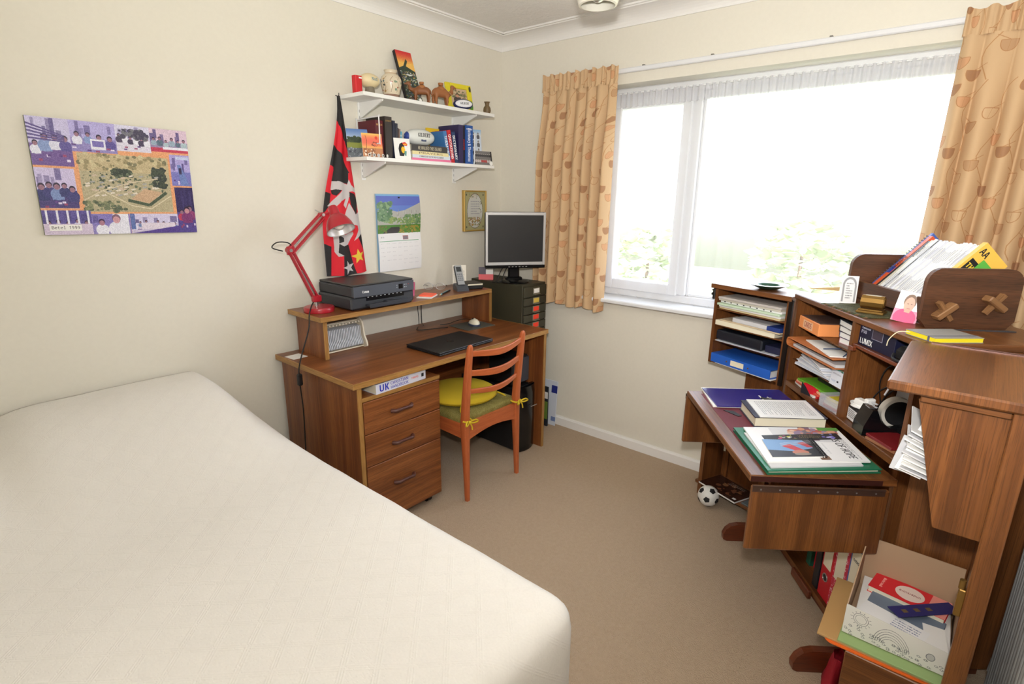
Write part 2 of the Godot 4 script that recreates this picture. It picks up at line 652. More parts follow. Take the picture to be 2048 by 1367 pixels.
func setting() -> void:
	var X1 := 2.735
	var Z1 := 3.4
	var H := 2.37
	structure("floor", MB.new().bx(-0.2, X1 + 0.2, -0.12, 0, -0.32, Z1 + 0.2), M.carpet, "beige fitted carpet covering the bedroom floor")
	structure("wall_left", MB.new().bx(-0.2, 0, 0, H + 0.1, -0.32, Z1 + 0.2), M.wall, "cream wall with the shelves and the photo collage")
	structure("wall_right", MB.new().bx(X1, X1 + 0.2, 0, H + 0.1, -0.32, Z1 + 0.2), M.wall, "cream wall behind the radiator")
	structure("wall_back", MB.new().bx(0, X1, 0, H, Z1, Z1 + 0.2), M.wall, "cream wall behind the photographer")
	structure("ceiling", MB.new().bx(0, X1, H, H + 0.1, -0.32, Z1), M.ceiling, "white textured ceiling")
	# window wall around the opening
	var ox0 := 0.7
	var ox1 := 2.5
	var oy0 := 0.888
	var oy1 := 2.03
	var ww := MB.new()
	ww.bx(0, ox0, 0, H, -0.32, 0)
	ww.bx(ox1, X1, 0, H, -0.32, 0)
	ww.bx(ox0, ox1, 0, oy0 - 0.022, -0.32, 0)
	ww.bx(ox0, ox1, oy1, H, -0.32, 0)
	structure("wall_window", ww, M.wall, "cream wall around the wide window")
	# coving: concave profile with a bead, along each wall
	var prof := []
	var run := 0.115
	var drop := 0.07
	prof.append(Vector2(0, H - drop))
	prof.append(Vector2(0.006, H - drop))
	for k in 9:
		var a := PI / 2 * k / 8.0
		prof.append(Vector2(0.006 + (run - 0.022) * (1 - cos(a)), H - drop + (drop - 0.012) * sin(a)))
	prof.append(Vector2(run - 0.014, H - 0.008))
	prof.append(Vector2(run, H - 0.008))
	prof.append(Vector2(run, H))
	prof.append(Vector2(0, H))
	structure("trim_1", MB.new().prism(prof, 0.0, Z1, 2), M.trim, "white plaster coving above the shelves")
	var m2 := MB.new()
	m2.prism(prof, 0.0, X1, 0)
	structure("trim_2", m2, M.trim, "white plaster coving above the window")
	var m3 := MB.new()
	var pr := []
	for q in prof:
		pr.append(Vector2(X1 - q.x, q.y))
	m3.prism(pr, 0.0, Z1, 2)
	structure("trim_3", m3, M.trim, "white plaster coving on the radiator wall")
	var sk := [Vector2(0, 0), Vector2(0.018, 0), Vector2(0.018, 0.05), Vector2(0.012, 0.06), Vector2(0, 0.06)]
	structure("baseboard_window", MB.new().prism(sk, 0.0, X1, 0), M.trim, "white skirting board under the window")
	structure("baseboard_left", MB.new().prism(sk, 0.0, Z1, 2), M.trim, "white skirting board behind the desk")
	var sr := []
	for q in sk:
		sr.append(Vector2(X1 - q.x, q.y))
	structure("baseboard_right", MB.new().prism(sr, 0.0, Z1, 2), M.trim, "white skirting board behind the radiator")
	# window: outer frame, opening casement on the left, fixed light on the right
	var w := Node3D.new()
	w.name = "window_1"
	add_child(w)
	w.set_meta("kind", "structure")
	w.set_meta("label", "white framed window with a narrow casement and a wide fixed pane")
	w.set_meta("category", "window")
	var fz0 := -0.17
	var fz1 := -0.11
	var fr := MB.new()
	fr.bx(ox0, ox0 + 0.06, oy0, oy1, fz0, fz1, 0.006)
	fr.bx(ox1 - 0.06, ox1, oy0, oy1, fz0, fz1, 0.006)
	fr.bx(ox0 + 0.06, ox1 - 0.06, oy0, oy0 + 0.045, fz0, fz1, 0.006)
	fr.bx(ox0 + 0.06, ox1 - 0.06, oy1 - 0.05, oy1, fz0, fz1, 0.006)
	fr.bx(1.205, 1.262, oy0 + 0.045, oy1 - 0.05, fz0, fz1 + 0.004, 0.006)
	part(w, "window_frame", fr, M.gloss_white)
	var sash := MB.new()
	var sx0 := ox0 + 0.055
	var sx1 := 1.215
	var sy0 := oy0 + 0.04
	var sy1 := oy1 - 0.045
	sash.bx(sx0, sx0 + 0.055, sy0, sy1, fz0 + 0.01, fz1 + 0.018, 0.006)
	sash.bx(sx1 - 0.052, sx1, sy0, sy1, fz0 + 0.01, fz1 + 0.018, 0.006)
	sash.bx(sx0 + 0.055, sx1 - 0.052, sy0, sy0 + 0.06, fz0 + 0.01, fz1 + 0.018, 0.006)
	sash.bx(sx0 + 0.055, sx1 - 0.052, sy1 - 0.065, sy1, fz0 + 0.01, fz1 + 0.018, 0.006)
	part(w, "casement", sash, M.gloss_white)
	var bead := MB.new()
	bead.bx(1.262, 1.276, oy0 + 0.045, oy1 - 0.05, fz0 + 0.01, fz1 - 0.01, 0.003)
	bead.bx(1.276, ox1 - 0.06, oy0 + 0.045, oy0 + 0.06, fz0 + 0.01, fz1 - 0.01, 0.003)
	bead.bx(1.276, ox1 - 0.06, oy1 - 0.09, oy1 - 0.05, fz0 + 0.01, fz1 - 0.01, 0.003)
	part(w, "glazing_bead", bead, M.gloss_white)
	part(w, "pane", MB.new().bx(sx0 + 0.05, sx1 - 0.05, sy0 + 0.05, sy1 - 0.05, -0.143, -0.139), M.glass)
	part(w, "pane", MB.new().bx(1.27, ox1 - 0.055, oy0 + 0.05, oy1 - 0.06, -0.143, -0.139), M.glass)
	part(w, "window_sill", MB.new().bx(ox0, ox1, oy0 - 0.022, oy0, -0.17, 0.062, 0.005), M.gloss_white)
	# garden beyond
	var lawn := structure("floor_garden", MB.new().bx(-9, 11, -0.7, -0.6, -14, -0.33), mat(C(146, 150, 122), 0.95), "sunlit lawn outside the window")
	lawn.set_meta("category", "lawn")
	var lf := RandomNumberGenerator.new()
	lf.seed = 77
	for q in [[-2.9, -8.0, 1.4], [-0.3, -9.6, 1.6], [2.3, -8.4, 1.45], [5.1, -9.4, 1.7]]:
		var t := thing("garden_shrub", ["rounded green shrub at the left of the garden", "tall green shrub behind the window mullion", "bushy green shrub in the middle of the garden", "tall green shrub at the right of the garden"][int(clampf((q[0] + 3.0) / 2.6, 0, 3))], "shrub", T(q[0], -0.6, q[1]), "shrubs in the garden")
		var leafs := MB.new()
		for i in 260:
			var d := Vector3(lf.randfn(), lf.randfn(), lf.randfn()).normalized() * lf.randf_range(0.75, 1.0)
			var p := Vector3(d.x * q[2] * 0.62, q[2] * 0.55 + d.y * q[2] * 0.5, d.z * q[2] * 0.5)
			var bs := Basis.from_euler(Vector3(lf.randf() * TAU, lf.randf() * TAU, 0))
			var s: float = q[2] * 0.13
			leafs.face([p + bs * Vector3(-s, 0, 0), p + bs * Vector3(0, -s * 0.5, 0), p + bs * Vector3(s, 0, 0.02), p + bs * Vector3(0, s * 0.5, 0)])
		part(t, "foliage", leafs, mat(C(176, 186, 150), 0.9))
		part(t, "stem", MB.new().cyl(Vector3.ZERO, Vector3(0, q[2] * 0.6, 0), 0.05, 0.03, 8), mat(C(96, 76, 56), 0.9))

func radiator() -> void:
	var t := thing("radiator", "white fluted panel radiator on the wall beside the bureau", "radiator", T(2.69, 0, 0))
	var m := mat(C(214, 214, 212), 0.4)
	var rows := []
	for yy in [0.13, 0.14, 0.70, 0.715]:
		var l := PackedVector3Array()
		for i in 261:
			var z := 0.93 + 1.3 * i / 260.0
			var f := pow(absf(sin(PI * (z - 0.93) / 0.0325)), 0.5)
			var edge := 0.0 if yy > 0.13 and yy < 0.71 else 0.012
			l.append(Vector3(-0.002 - 0.008 * f + edge, yy, z))
		rows.append(l)
	part(t, "front_panel", MB.new().grid(rows), m)
	part(t, "back_panel", MB.new().bx(0.012, 0.022, 0.13, 0.715, 0.93, 2.23, 0.003), m)
	part(t, "bracket", MB.new().bx(0.022, 0.044, 0.2, 0.6, 1.1, 1.14), m)
	part(t, "bracket", MB.new().bx(0.022, 0.044, 0.2, 0.6, 2.0, 2.04), m)
	var vv := part(t, "valve", MB.new().cyl(Vector3(0.012, 0.06, 0.89), Vector3(0.012, 0.15, 0.89), 0.011, 0.011, 12).cyl(Vector3(0.012, 0.13, 0.89), Vector3(0.012, 0.13, 0.935), 0.008), M.steel)
	part(vv, "valve_cap", MB.new().cyl(Vector3(0.012, 0.15, 0.89), Vector3(0.012, 0.19, 0.89), 0.018, 0.016, 14), M.gloss_white)
	part(t, "pipe", MB.new().cyl(Vector3(0.012, 0.0, 0.89), Vector3(0.012, 0.07, 0.89), 0.0075), M.gloss_white)

func rail_and_curtains() -> void:
	var t := thing("curtain_rail", "white curtain rail above the wide window", "curtain rail", T(0, 0, 0))
	part(t, "track", MB.new().bx(0.36, 2.7, 2.08, 2.102, 0.002, 0.024, 0.004), M.gloss_white)
	for x in [0.98, 1.335, 1.83, 2.33]:
		part(t, "clip", MB.new().bx(x - 0.006, x + 0.006, 2.102, 2.108, 0.004, 0.02, 0.001), mat(C(120, 116, 108), 0.5))
	var fab := curtain_cloth()
	one_curtain("gold leaf-patterned curtain hanging at the left of the window", 0.365, 0.85, 0.345, 0.84, 2.118, 0.815, 8, fab, 1)
	one_curtain("gold leaf-patterned curtain hanging behind the wooden book trough", 2.27, 2.71, 2.255, 2.715, 2.118, 0.9, 6, fab, 2)
	# sheer net hanging in the recess
	var nt := thing("net_curtain", "sheer white net curtain covering the whole window", "net curtain", T(0, 0, 0))
	var rows := []
	var nc := 420
	for i in 12:
		var l := PackedVector3Array()
		var y := lerpf(1.995, 0.905, pow(i / 11.0, 0.8))
		for j in nc:
			var x := 0.705 + 1.79 * j / (nc - 1.0)
			var z := -0.052 + 0.010 * sin(x * 62.0 + sin(x * 9.0) * 2.0) + 0.004 * sin(x * 150.0 + i * 0.05)
			l.append(Vector3(x, y + (0.006 * sin(x * 60.0) if i == 11 else 0.0), z))
		rows.append(l)
	var net := mat(Color(0.9, 0.9, 0.92, 0.2), 0.9, 0.0, {"transparency": BaseMaterial3D.TRANSPARENCY_ALPHA, "cull_mode": BaseMaterial3D.CULL_DISABLED, "backlight_enabled": true, "backlight": Color(0.2, 0.2, 0.2)})
	part(nt, "net", MB.new().grid(rows), net)
	var hd := []
	for i in 2:
		var l := PackedVector3Array()
		for j in nc:
			var x := 0.705 + 1.79 * j / (nc - 1.0)
			l.append(Vector3(x, 1.995 - 0.075 * i, -0.049 + 0.011 * sin(x * 190.0)))
		hd.append(l)
	part(nt, "heading", MB.new().grid(hd), mat(Color(0.84, 0.84, 0.87, 0.4), 0.9, 0.0, {"transparency": BaseMaterial3D.TRANSPARENCY_ALPHA, "cull_mode": BaseMaterial3D.CULL_DISABLED}))
	part(nt, "wire", MB.new().cyl(Vector3(0.7, 1.99, -0.05), Vector3(2.5, 1.99, -0.05), 0.003, 0.003, 6), M.gloss_white)

func curtain_cloth() -> StandardMaterial3D:
	var p := Paint.new(768, 768, C(204, 171, 132), 5)
	var g := RandomNumberGenerator.new()
	g.seed = 9
	# branching stems with leaves, some filled brown, some outlined
	for s in 6:
		var x0 := s / 6.0 + 0.06
		var pts := []
		for k in 25:
			pts.append([x0 + 0.035 * sin(k * 0.75 + s * 1.7), k / 24.0])
		p.path(pts, 0.004, C(180, 134, 88))
		for k in 7:
			var y := (k + 0.5 * (s % 2)) / 7.0 + 0.02
			var side := 1.0 if (k + s) % 2 == 0 else -1.0
			var cx := x0 + 0.05 * side
			var kind := (k * 3 + s * 2) % 4
			var r := 0.034
			var leaf := []
			for a in 17:
				var u := a / 16.0
				var an := PI * u
				leaf.append([cx + r * cos(an) * 0.95, y + r * 1.5 * sin(an)])
			leaf.append([cx - r * 0.95, y - r * 0.25])
			leaf.append([cx + r * 0.95, y - r * 0.25])
			if kind == 0:
				p.poly(leaf, C(166, 124, 90))
			elif kind == 1:
				p.poly(leaf, C(186, 148, 110))
			elif kind == 2:
				p.poly(leaf, C(202, 154, 114))
			leaf.append(leaf[0])
			p.path(leaf, 0.003, C(172, 124, 80))
			p.line(Vector2(cx, y - r * 0.25), Vector2(cx, y + r * 1.4), 0.002, C(176, 130, 86))
			p.line(Vector2(x0, y - 0.04), Vector2(cx, y - r * 0.25), 0.003, C(176, 130, 86))
	var m := tmat(p.tex(), 0.85, Vector3(1.75, 1.6, 1))
	m.cull_mode = BaseMaterial3D.CULL_DISABLED
	m.backlight_enabled = true
	m.backlight = Color(0.16, 0.10, 0.05)
	return m

func one_curtain(label: String, xt0: float, xt1: float, xb0: float, xb1: float, yt: float, yb: float, folds: int, fab: Material, sd: int) -> void:
	var t := thing("curtain", label, "curtain", T(0, 0, 0), "leaf-patterned curtains")
	var g := RandomNumberGenerator.new()
	g.seed = sd * 31
	var ph := []
	var am := []
	var wd := []
	var tot := 0.0
	for k in folds:
		ph.append(g.randf_range(-0.3, 0.3))
		am.append(g.randf_range(0.6, 1.25))
		var ww := g.randf_range(0.65, 1.4)
		wd.append(ww)
		tot += ww
	var nc := folds * 22 + 1
	var ny := 40
	var rows := []
	var uvs := []
	for i in ny + 1:
		var y01 := i / float(ny)
		var y := lerpf(yt - 0.085, yb, y01)
		var l := PackedVector3Array()
		var ul := PackedVector2Array()
		var arc := 0.0
		var depth := lerpf(0.02, 0.062, smoothstep(0.0, 0.35, y01))
		for j in nc:
			var q := float(j) / (nc - 1)
			# warp so folds have unequal widths
			var s := q * tot
			var k := 0
			while k < folds - 1 and s > wd[k]:
				s -= wd[k]
				k += 1
			var f: float = s / wd[k]
			var z0: float = 0.036 + depth * am[k] * pow(sin(PI * f), 0.8) * (1.0 if k % 1 == 0 else 0.0) + 0.003 * sin(f * TAU + y * 3.0 + k)
			var sway := 0.010 * sin(y * 2.6 + k * 1.3) * y01
			var x := lerpf(lerpf(xt0, xt1, q), lerpf(xb0, xb1, q), y01) + sway * sin(PI * q)
			var yy := y + (0.008 * sin(k * 2.2 + f * PI) if i == ny else 0.0)
			var p := Vector3(x, yy, z0)
			if j > 0:
				arc += p.distance_to(l[j - 1])
			l.append(p)
			ul.append(Vector2(arc * 0.7 + sd * 0.31, -y))
		rows.append(l)
		uvs.append(ul)
	part(t, "cloth", MB.new().grid(rows, false, false, uvs), fab)
	# gathered heading tape
	rows = []
	uvs = []
	for i in 4:
		var y := yt - 0.09 + 0.03 * i
		var l := PackedVector3Array()
		var ul := PackedVector2Array()
		for j in nc:
			var q := float(j) / (nc - 1)
			var wv := 0.006 * sin(q * folds * TAU * 2.2 + sin(q * 20.0)) + 0.003 * sin(q * 140.0)
			l.append(Vector3(lerpf(xt0 - 0.004, xt1 + 0.004, q), y + (0.006 * sin(q * folds * TAU * 1.1 + 1.0) if i == 3 else 0.0), 0.046 + (wv if i > 0 else wv * 0.5 + 0.006)))
			ul.append(Vector2(q * 0.8 + sd * 0.31, -y))
		rows.append(l)
		uvs.append(ul)
	part(t, "heading", MB.new().grid(rows, false, false, uvs), fab)

func pendant() -> void:
	var at := Vector3(1.235, 2.125, 0.865)
	var t := thing("pendant_lamp", "white flared pendant lamp hanging from the ceiling", "lamp", T(at.x, at.y, at.z))
	var sh := mat(C(240, 236, 224), 0.5, 0.0, {"cull_mode": BaseMaterial3D.CULL_DISABLED})
	part(t, "lamp_shade", MB.new().lathe([Vector2(0.062, 0), Vector2(0.07, 0.002), Vector2(0.072, 0.01), Vector2(0.098, 0.075), Vector2(0.088, 0.11), Vector2(0.05, 0.15), Vector2(0.02, 0.165)], 32).lathe([Vector2(0.018, 0.16), Vector2(0.046, 0.146), Vector2(0.082, 0.108), Vector2(0.091, 0.075), Vector2(0.062, 0.0)], 32), sh)
	part(t, "bulb", MB.new().ell(Vector3(0, 0.045, 0), Vector3(0.032, 0.034, 0.032), 20, 12).cyl(Vector3(0, 0.07, 0), Vector3(0, 0.13, 0), 0.02, 0.013, 14), mat(C(214, 212, 206), 0.12, 0.6))
	part(t, "cord", MB.new().cyl(Vector3(0, 0.16, 0), Vector3(0, 0.24, 0), 0.003, 0.003, 6), M.gloss_white)
	part(t, "ceiling_rose", MB.new().lathe([Vector2(0.0, 0.222), Vector2(0.03, 0.224), Vector2(0.04, 0.245)], 24), M.gloss_white)

func bed() -> void:
	var t := thing("bed", "double bed under a white textured bedspread in the foreground", "bed", T(0, 0, 0))
	var x0 := 0.012
	var x1 := 1.892
	var z0 := 1.822
	var z1 := 3.26
	var top := 0.545
	# outline rings from the middle outwards, then the drape to the floor
	var per := 264
	var outline := func(d: float, wave: float, tt: float) -> PackedVector3Array:
		var ax := x0 + d if d > 0 else x0
		var bx2 := x1 - d
		var az := z0 + d
		var bz := z1 - d
		var r := maxf(0.07 - d * 0.9, 0.002)
		var l := PackedVector3Array()
		# straight side lengths share out the points so that rows line up
		for k in per:
			var s := 4.0 * k / per
			var side := int(s)
			var f := s - side
			var p: Vector2
			var c0 := [Vector2(ax, az), Vector2(bx2, az), Vector2(bx2, bz), Vector2(ax, bz)]
			var a: Vector2 = c0[side]
			var b: Vector2 = c0[(side + 1) % 4]
			p = a.lerp(b, f)
			# round the corners
			var mx := Vector2(clampf(p.x, ax + r, bx2 - r), clampf(p.y, az + r, bz - r))
			var off := p - mx
			if off.length() > r and (absf(off.x) > 1e-6 and absf(off.y) > 1e-6):
				p = mx + off.normalized() * r
			var nrm := (p - Vector2((x0 + x1) / 2, (z0 + z1) / 2)).normalized()
			p += nrm * wave * (0.5 + 0.5 * sin(k * 0.62 + 1.3 * sin(k * 0.13))) * tt
			l.append(Vector3(p.x, 0, p.y))
		return l
	var bump := FastNoiseLite.new()
	bump.seed = 4
	bump.frequency = 2.2
	var ht := func(x: float, z: float) -> float:
		var h := top
		var dip := 0.045 * exp(-pow((z - 2.66) / 0.09, 2.0))
		var ends := smoothstep(1.80, 1.98, z) * (1.0 - smoothstep(3.1, 3.28, z))
		h += (0.178 * ends - dip) * (1.0 - smoothstep(0.12, 0.85, x))
		h += 0.004 * bump.get_noise_2d(x, z)
		return h
	var rows := []
	for d in [0.719, 0.71, 0.62, 0.54, 0.46, 0.4, 0.34, 0.29, 0.24, 0.2, 0.165, 0.135, 0.11, 0.088, 0.068, 0.05, 0.035, 0.022, 0.012, 0.005]:
		var l: PackedVector3Array = outline.call(d, 0.0, 0.0)
		for k in per:
			var p := l[k]
			var drop := 0.0
			if d < 0.07:
				drop = 0.07 - sqrt(maxf(0.07 * 0.07 - (0.07 - d) * (0.07 - d), 0.0))
			var keep := 1.0 if p.x > x0 + 0.02 else 0.0
			if p.x < 0.3 and d < 0.07:
				# at the wall the cloth stays up on the pillow
				keep = clampf(minf((p.z - z0) / 0.07, 1.0), 0, 1) * 0.0 + (1.0 if p.z < z0 + 0.075 else 0.0)
			p.y = ht.call(p.x, p.z) - drop * keep
			l[k] = p
		rows.append(l)
	for q in [[0.47, 0.1], [0.43, 0.25], [0.36, 0.45], [0.26, 0.7], [0.15, 0.9], [0.03, 1.0]]:
		var l: PackedVector3Array = outline.call(0.0, 0.022, q[1])
		for k in per:
			var p := l[k]
			p.x = maxf(p.x, 0.006)
			p.y = q[0]
			l[k] = p
		rows.append(l)
	rows.reverse()
	var sp := MB.new().grid(rows, true)
	var lat := Paint.new(256, 256, C(110, 110, 110), 3)
	for k in range(-4, 9):
		for q in 3:
			var o := k * 0.25 + q * 0.02
			lat.line(Vector2(o, 0), Vector2(o + 1.0, 1.0), 0.007, C(185, 185, 185))
			lat.line(Vector2(o + 1.0, 0), Vector2(o, 1.0), 0.007, C(170, 170, 170))
	for i in 1800:
		lat.rect(lat.rng.randf(), lat.rng.randf(), 0.012, 0.004, C(80, 80, 80) if i % 2 else C(150, 150, 150))
	var m := tmat(speck_tex(C(232, 228, 222), 0.012, 0.2, 17), 0.95, Vector3.ONE * 2.6)
	m.uv1_triplanar = true
	m.uv1_world_triplanar = true
	m.heightmap_enabled = true
	m.heightmap_texture = lat.tex()
	m.heightmap_scale = 0.17
	part(t, "bedspread", sp, m)
	part(t, "mattress", MB.new().bx(0.05, 1.83, 0.3, 0.5, 1.87, 3.2, 0.03), M.paper)
	part(t, "bed_base", MB.new().bx(0.05, 1.83, 0.1, 0.3, 1.87, 3.2, 0.01), M.paper_cream)
	for q in [[0.12, 1.95], [1.76, 1.95], [0.12, 3.12], [1.76, 3.12]]:
		part(t, "leg", MB.new().cyl(Vector3(q[0], 0, q[1]), Vector3(q[0], 0.1, q[1]), 0.025, 0.03, 12), M.sapele_dark)

# ---------------------------------------------------------------- desk corner
func desk() -> void:
	var t := thing("desk", "teak laminate desk with pale edging against the cream wall", "desk", T(0, 0, 0))
	part(t, "desktop", MB.new().g(2).bx(0.036, 0.662, 0.700, 0.723, 0.333, 1.612, 0.001), M.teak)
	var e := MB.new().g(2).bx(0.662, 0.666, 0.699, 0.7235, 0.330, 1.616, 0.001)
	e.g(0).bx(0.036, 0.662, 0.699, 0.7235, 1.612, 1.616, 0.001)
	e.bx(0.036, 0.662, 0.699, 0.7235, 0.330, 0.333, 0.001)
	part(t, "edging", e, M.edge, "pale oak coloured edging")
	part(t, "side_panel", MB.new().g(1).bx(0.05, 0.652, 0, 0.7, 1.574, 1.593), M.teak)
	part(t, "side_panel", MB.new().g(1).bx(0.05, 0.652, 0, 0.7, 0.334, 0.353), M.teak)
	part(t, "edging", MB.new().g(1).bx(0.652, 0.656, 0, 0.7, 1.5735, 1.5935), M.edge)
	part(t, "edging", MB.new().g(1).bx(0.652, 0.656, 0, 0.7, 0.3335, 0.3535), M.edge)
	part(t, "back_panel", MB.new().g(2).bx(0.06, 0.075, 0.3, 0.7, 0.353, 1.574), M.teak)
	# riser shelf standing on the desk
	var r := thing("desk_shelf", "teak riser shelf on the desk carrying the printer", "shelf", T(0, 0, 0))
	part(r, "shelf_board", MB.new().g(2).bx(0.045, 0.325, 0.907, 0.928, 0.443, 1.536, 0.001), M.teak)
	var e2 := MB.new().g(2).bx(0.325, 0.329, 0.9065, 0.9285, 0.440, 1.540, 0.001)
	e2.g(0).bx(0.045, 0.325, 0.9065, 0.9285, 1.536, 1.540, 0.001)
	e2.bx(0.045, 0.325, 0.9065, 0.9285, 0.440, 0.443, 0.001)
	part(r, "edging", e2, M.edge, "pale oak coloured edging")
	for z in [1.488, 0.398]:
		part(r, "side_panel", MB.new().g(1).bx(0.055, 0.286, 0.7232, 0.907, z, z + 0.018), M.teak)
		part(r, "edging", MB.new().g(1).bx(0.286, 0.290, 0.7232, 0.907, z - 0.0005, z + 0.0185), M.edge)
	# drawer pedestal
	var p := thing("drawer_pedestal", "three-drawer teak pedestal on castors under the desk", "drawers", T(0, 0, 0))
	part(p, "carcass", MB.new().g(1).bx(0.17, 0.634, 0.05, 0.632, 1.158, 1.566), M.teak)
	var tb := part(p, "top_board", MB.new().g(2).bx(0.17, 0.648, 0.632, 0.648, 1.150, 1.57, 0.001), M.teak)
	part(tb, "edging", MB.new().g(2).bx(0.648, 0.652, 0.6315, 0.6485, 1.1495, 1.5705), M.edge)
	var hm := mat(C(84, 48, 40), 0.35)
	for q in [[0.487, 0.628, 0.5595], [0.339, 0.483, 0.411], [0.05, 0.335, 0.221]]:
		var d := part(p, "drawer", MB.new().g(2).bx(0.636, 0.656, q[0], q[1], 1.154, 1.568, 0.002), M.teak)
		var hp := []
		for k in 13:
			var u := k / 12.0
			var zz := lerpf(1.322, 1.432, u)
			var out := 0.656 + 0.020 * minf(1.0, sin(PI * u) * 2.4)
			hp.append(Vector3(out, q[2] - 0.004 + 0.008 * sin(PI * u) * 0.4, zz))
		var rr := []
		for k in 13:
			rr.append(0.0095 - 0.0025 * sin(PI * k / 12.0))
		part(d, "handle", MB.new().tube(hp, rr, 10), hm, "brown bow handle")
	for q in [[0.21, 1.2], [0.60, 1.2], [0.21, 1.53], [0.60, 1.53]]:
		part(p, "castor", MB.new().cyl(Vector3(q[0], 0.022, q[1] - 0.012), Vector3(q[0], 0.022, q[1] + 0.012), 0.022, 0.022, 16).bx(q[0] - 0.012, q[0] + 0.012, 0.03, 0.05, q[1] - 0.014, q[1] + 0.014), M.black)
	# handbook lying on the pedestal
	var b := thing("handbook", "thick white paperback handbook with blue title lying on the pedestal", "book", T(0.45, 0.6487, 1.375, 3.0))
	part(b, "cover", MB.new().bx(-0.2, 0.2, 0.0, 0.0015, -0.14, 0.14).bx(-0.2, 0.2, 0.0415, 0.043, -0.14, 0.14).bx(0.1985, 0.2, 0.0015, 0.0415, -0.14, 0.14), mat(C(208, 208, 220), 0.5))
	part(b, "pages", MB.new().bx(-0.197, 0.1985, 0.0015, 0.0415, -0.136, 0.136), M.paper_cream)
	var blue := mat(C(40, 50, 170), 0.5)
	words(b, "UK", 0.03, T(0.2004, 0.0215, 0.098, 90), blue, 0.05, "Droid Sans", 700)
	words(b, "CHRISTIAN", 0.0125, T(0.2004, 0.030, 0.013, 90), blue, 0.098, "Droid Sans", 400)
	words(b, "HANDBOOK", 0.0125, T(0.2004, 0.012, 0.013, 90), blue, 0.098, "Droid Sans", 400)
	words(b, "1992/93", 0.009, T(0.2004, 0.0215, -0.075, 90), mat(C(225, 90, 70), 0.5), 0.04)
	part(b, "emblem", MB.new().bx(0.2, 0.2005, 0.014, 0.03, -0.128, -0.114), M.ink)
	# small card on the desk's left end
	var cd := thing("paper_card", "small white card lying on the left end of the desk", "card", T(0.142, 0.7236, 1.568, 4))
	part(cd, "sheet", MB.new().bx(-0.037, 0.037, 0, 0.0008, -0.036, 0.036), M.paper)

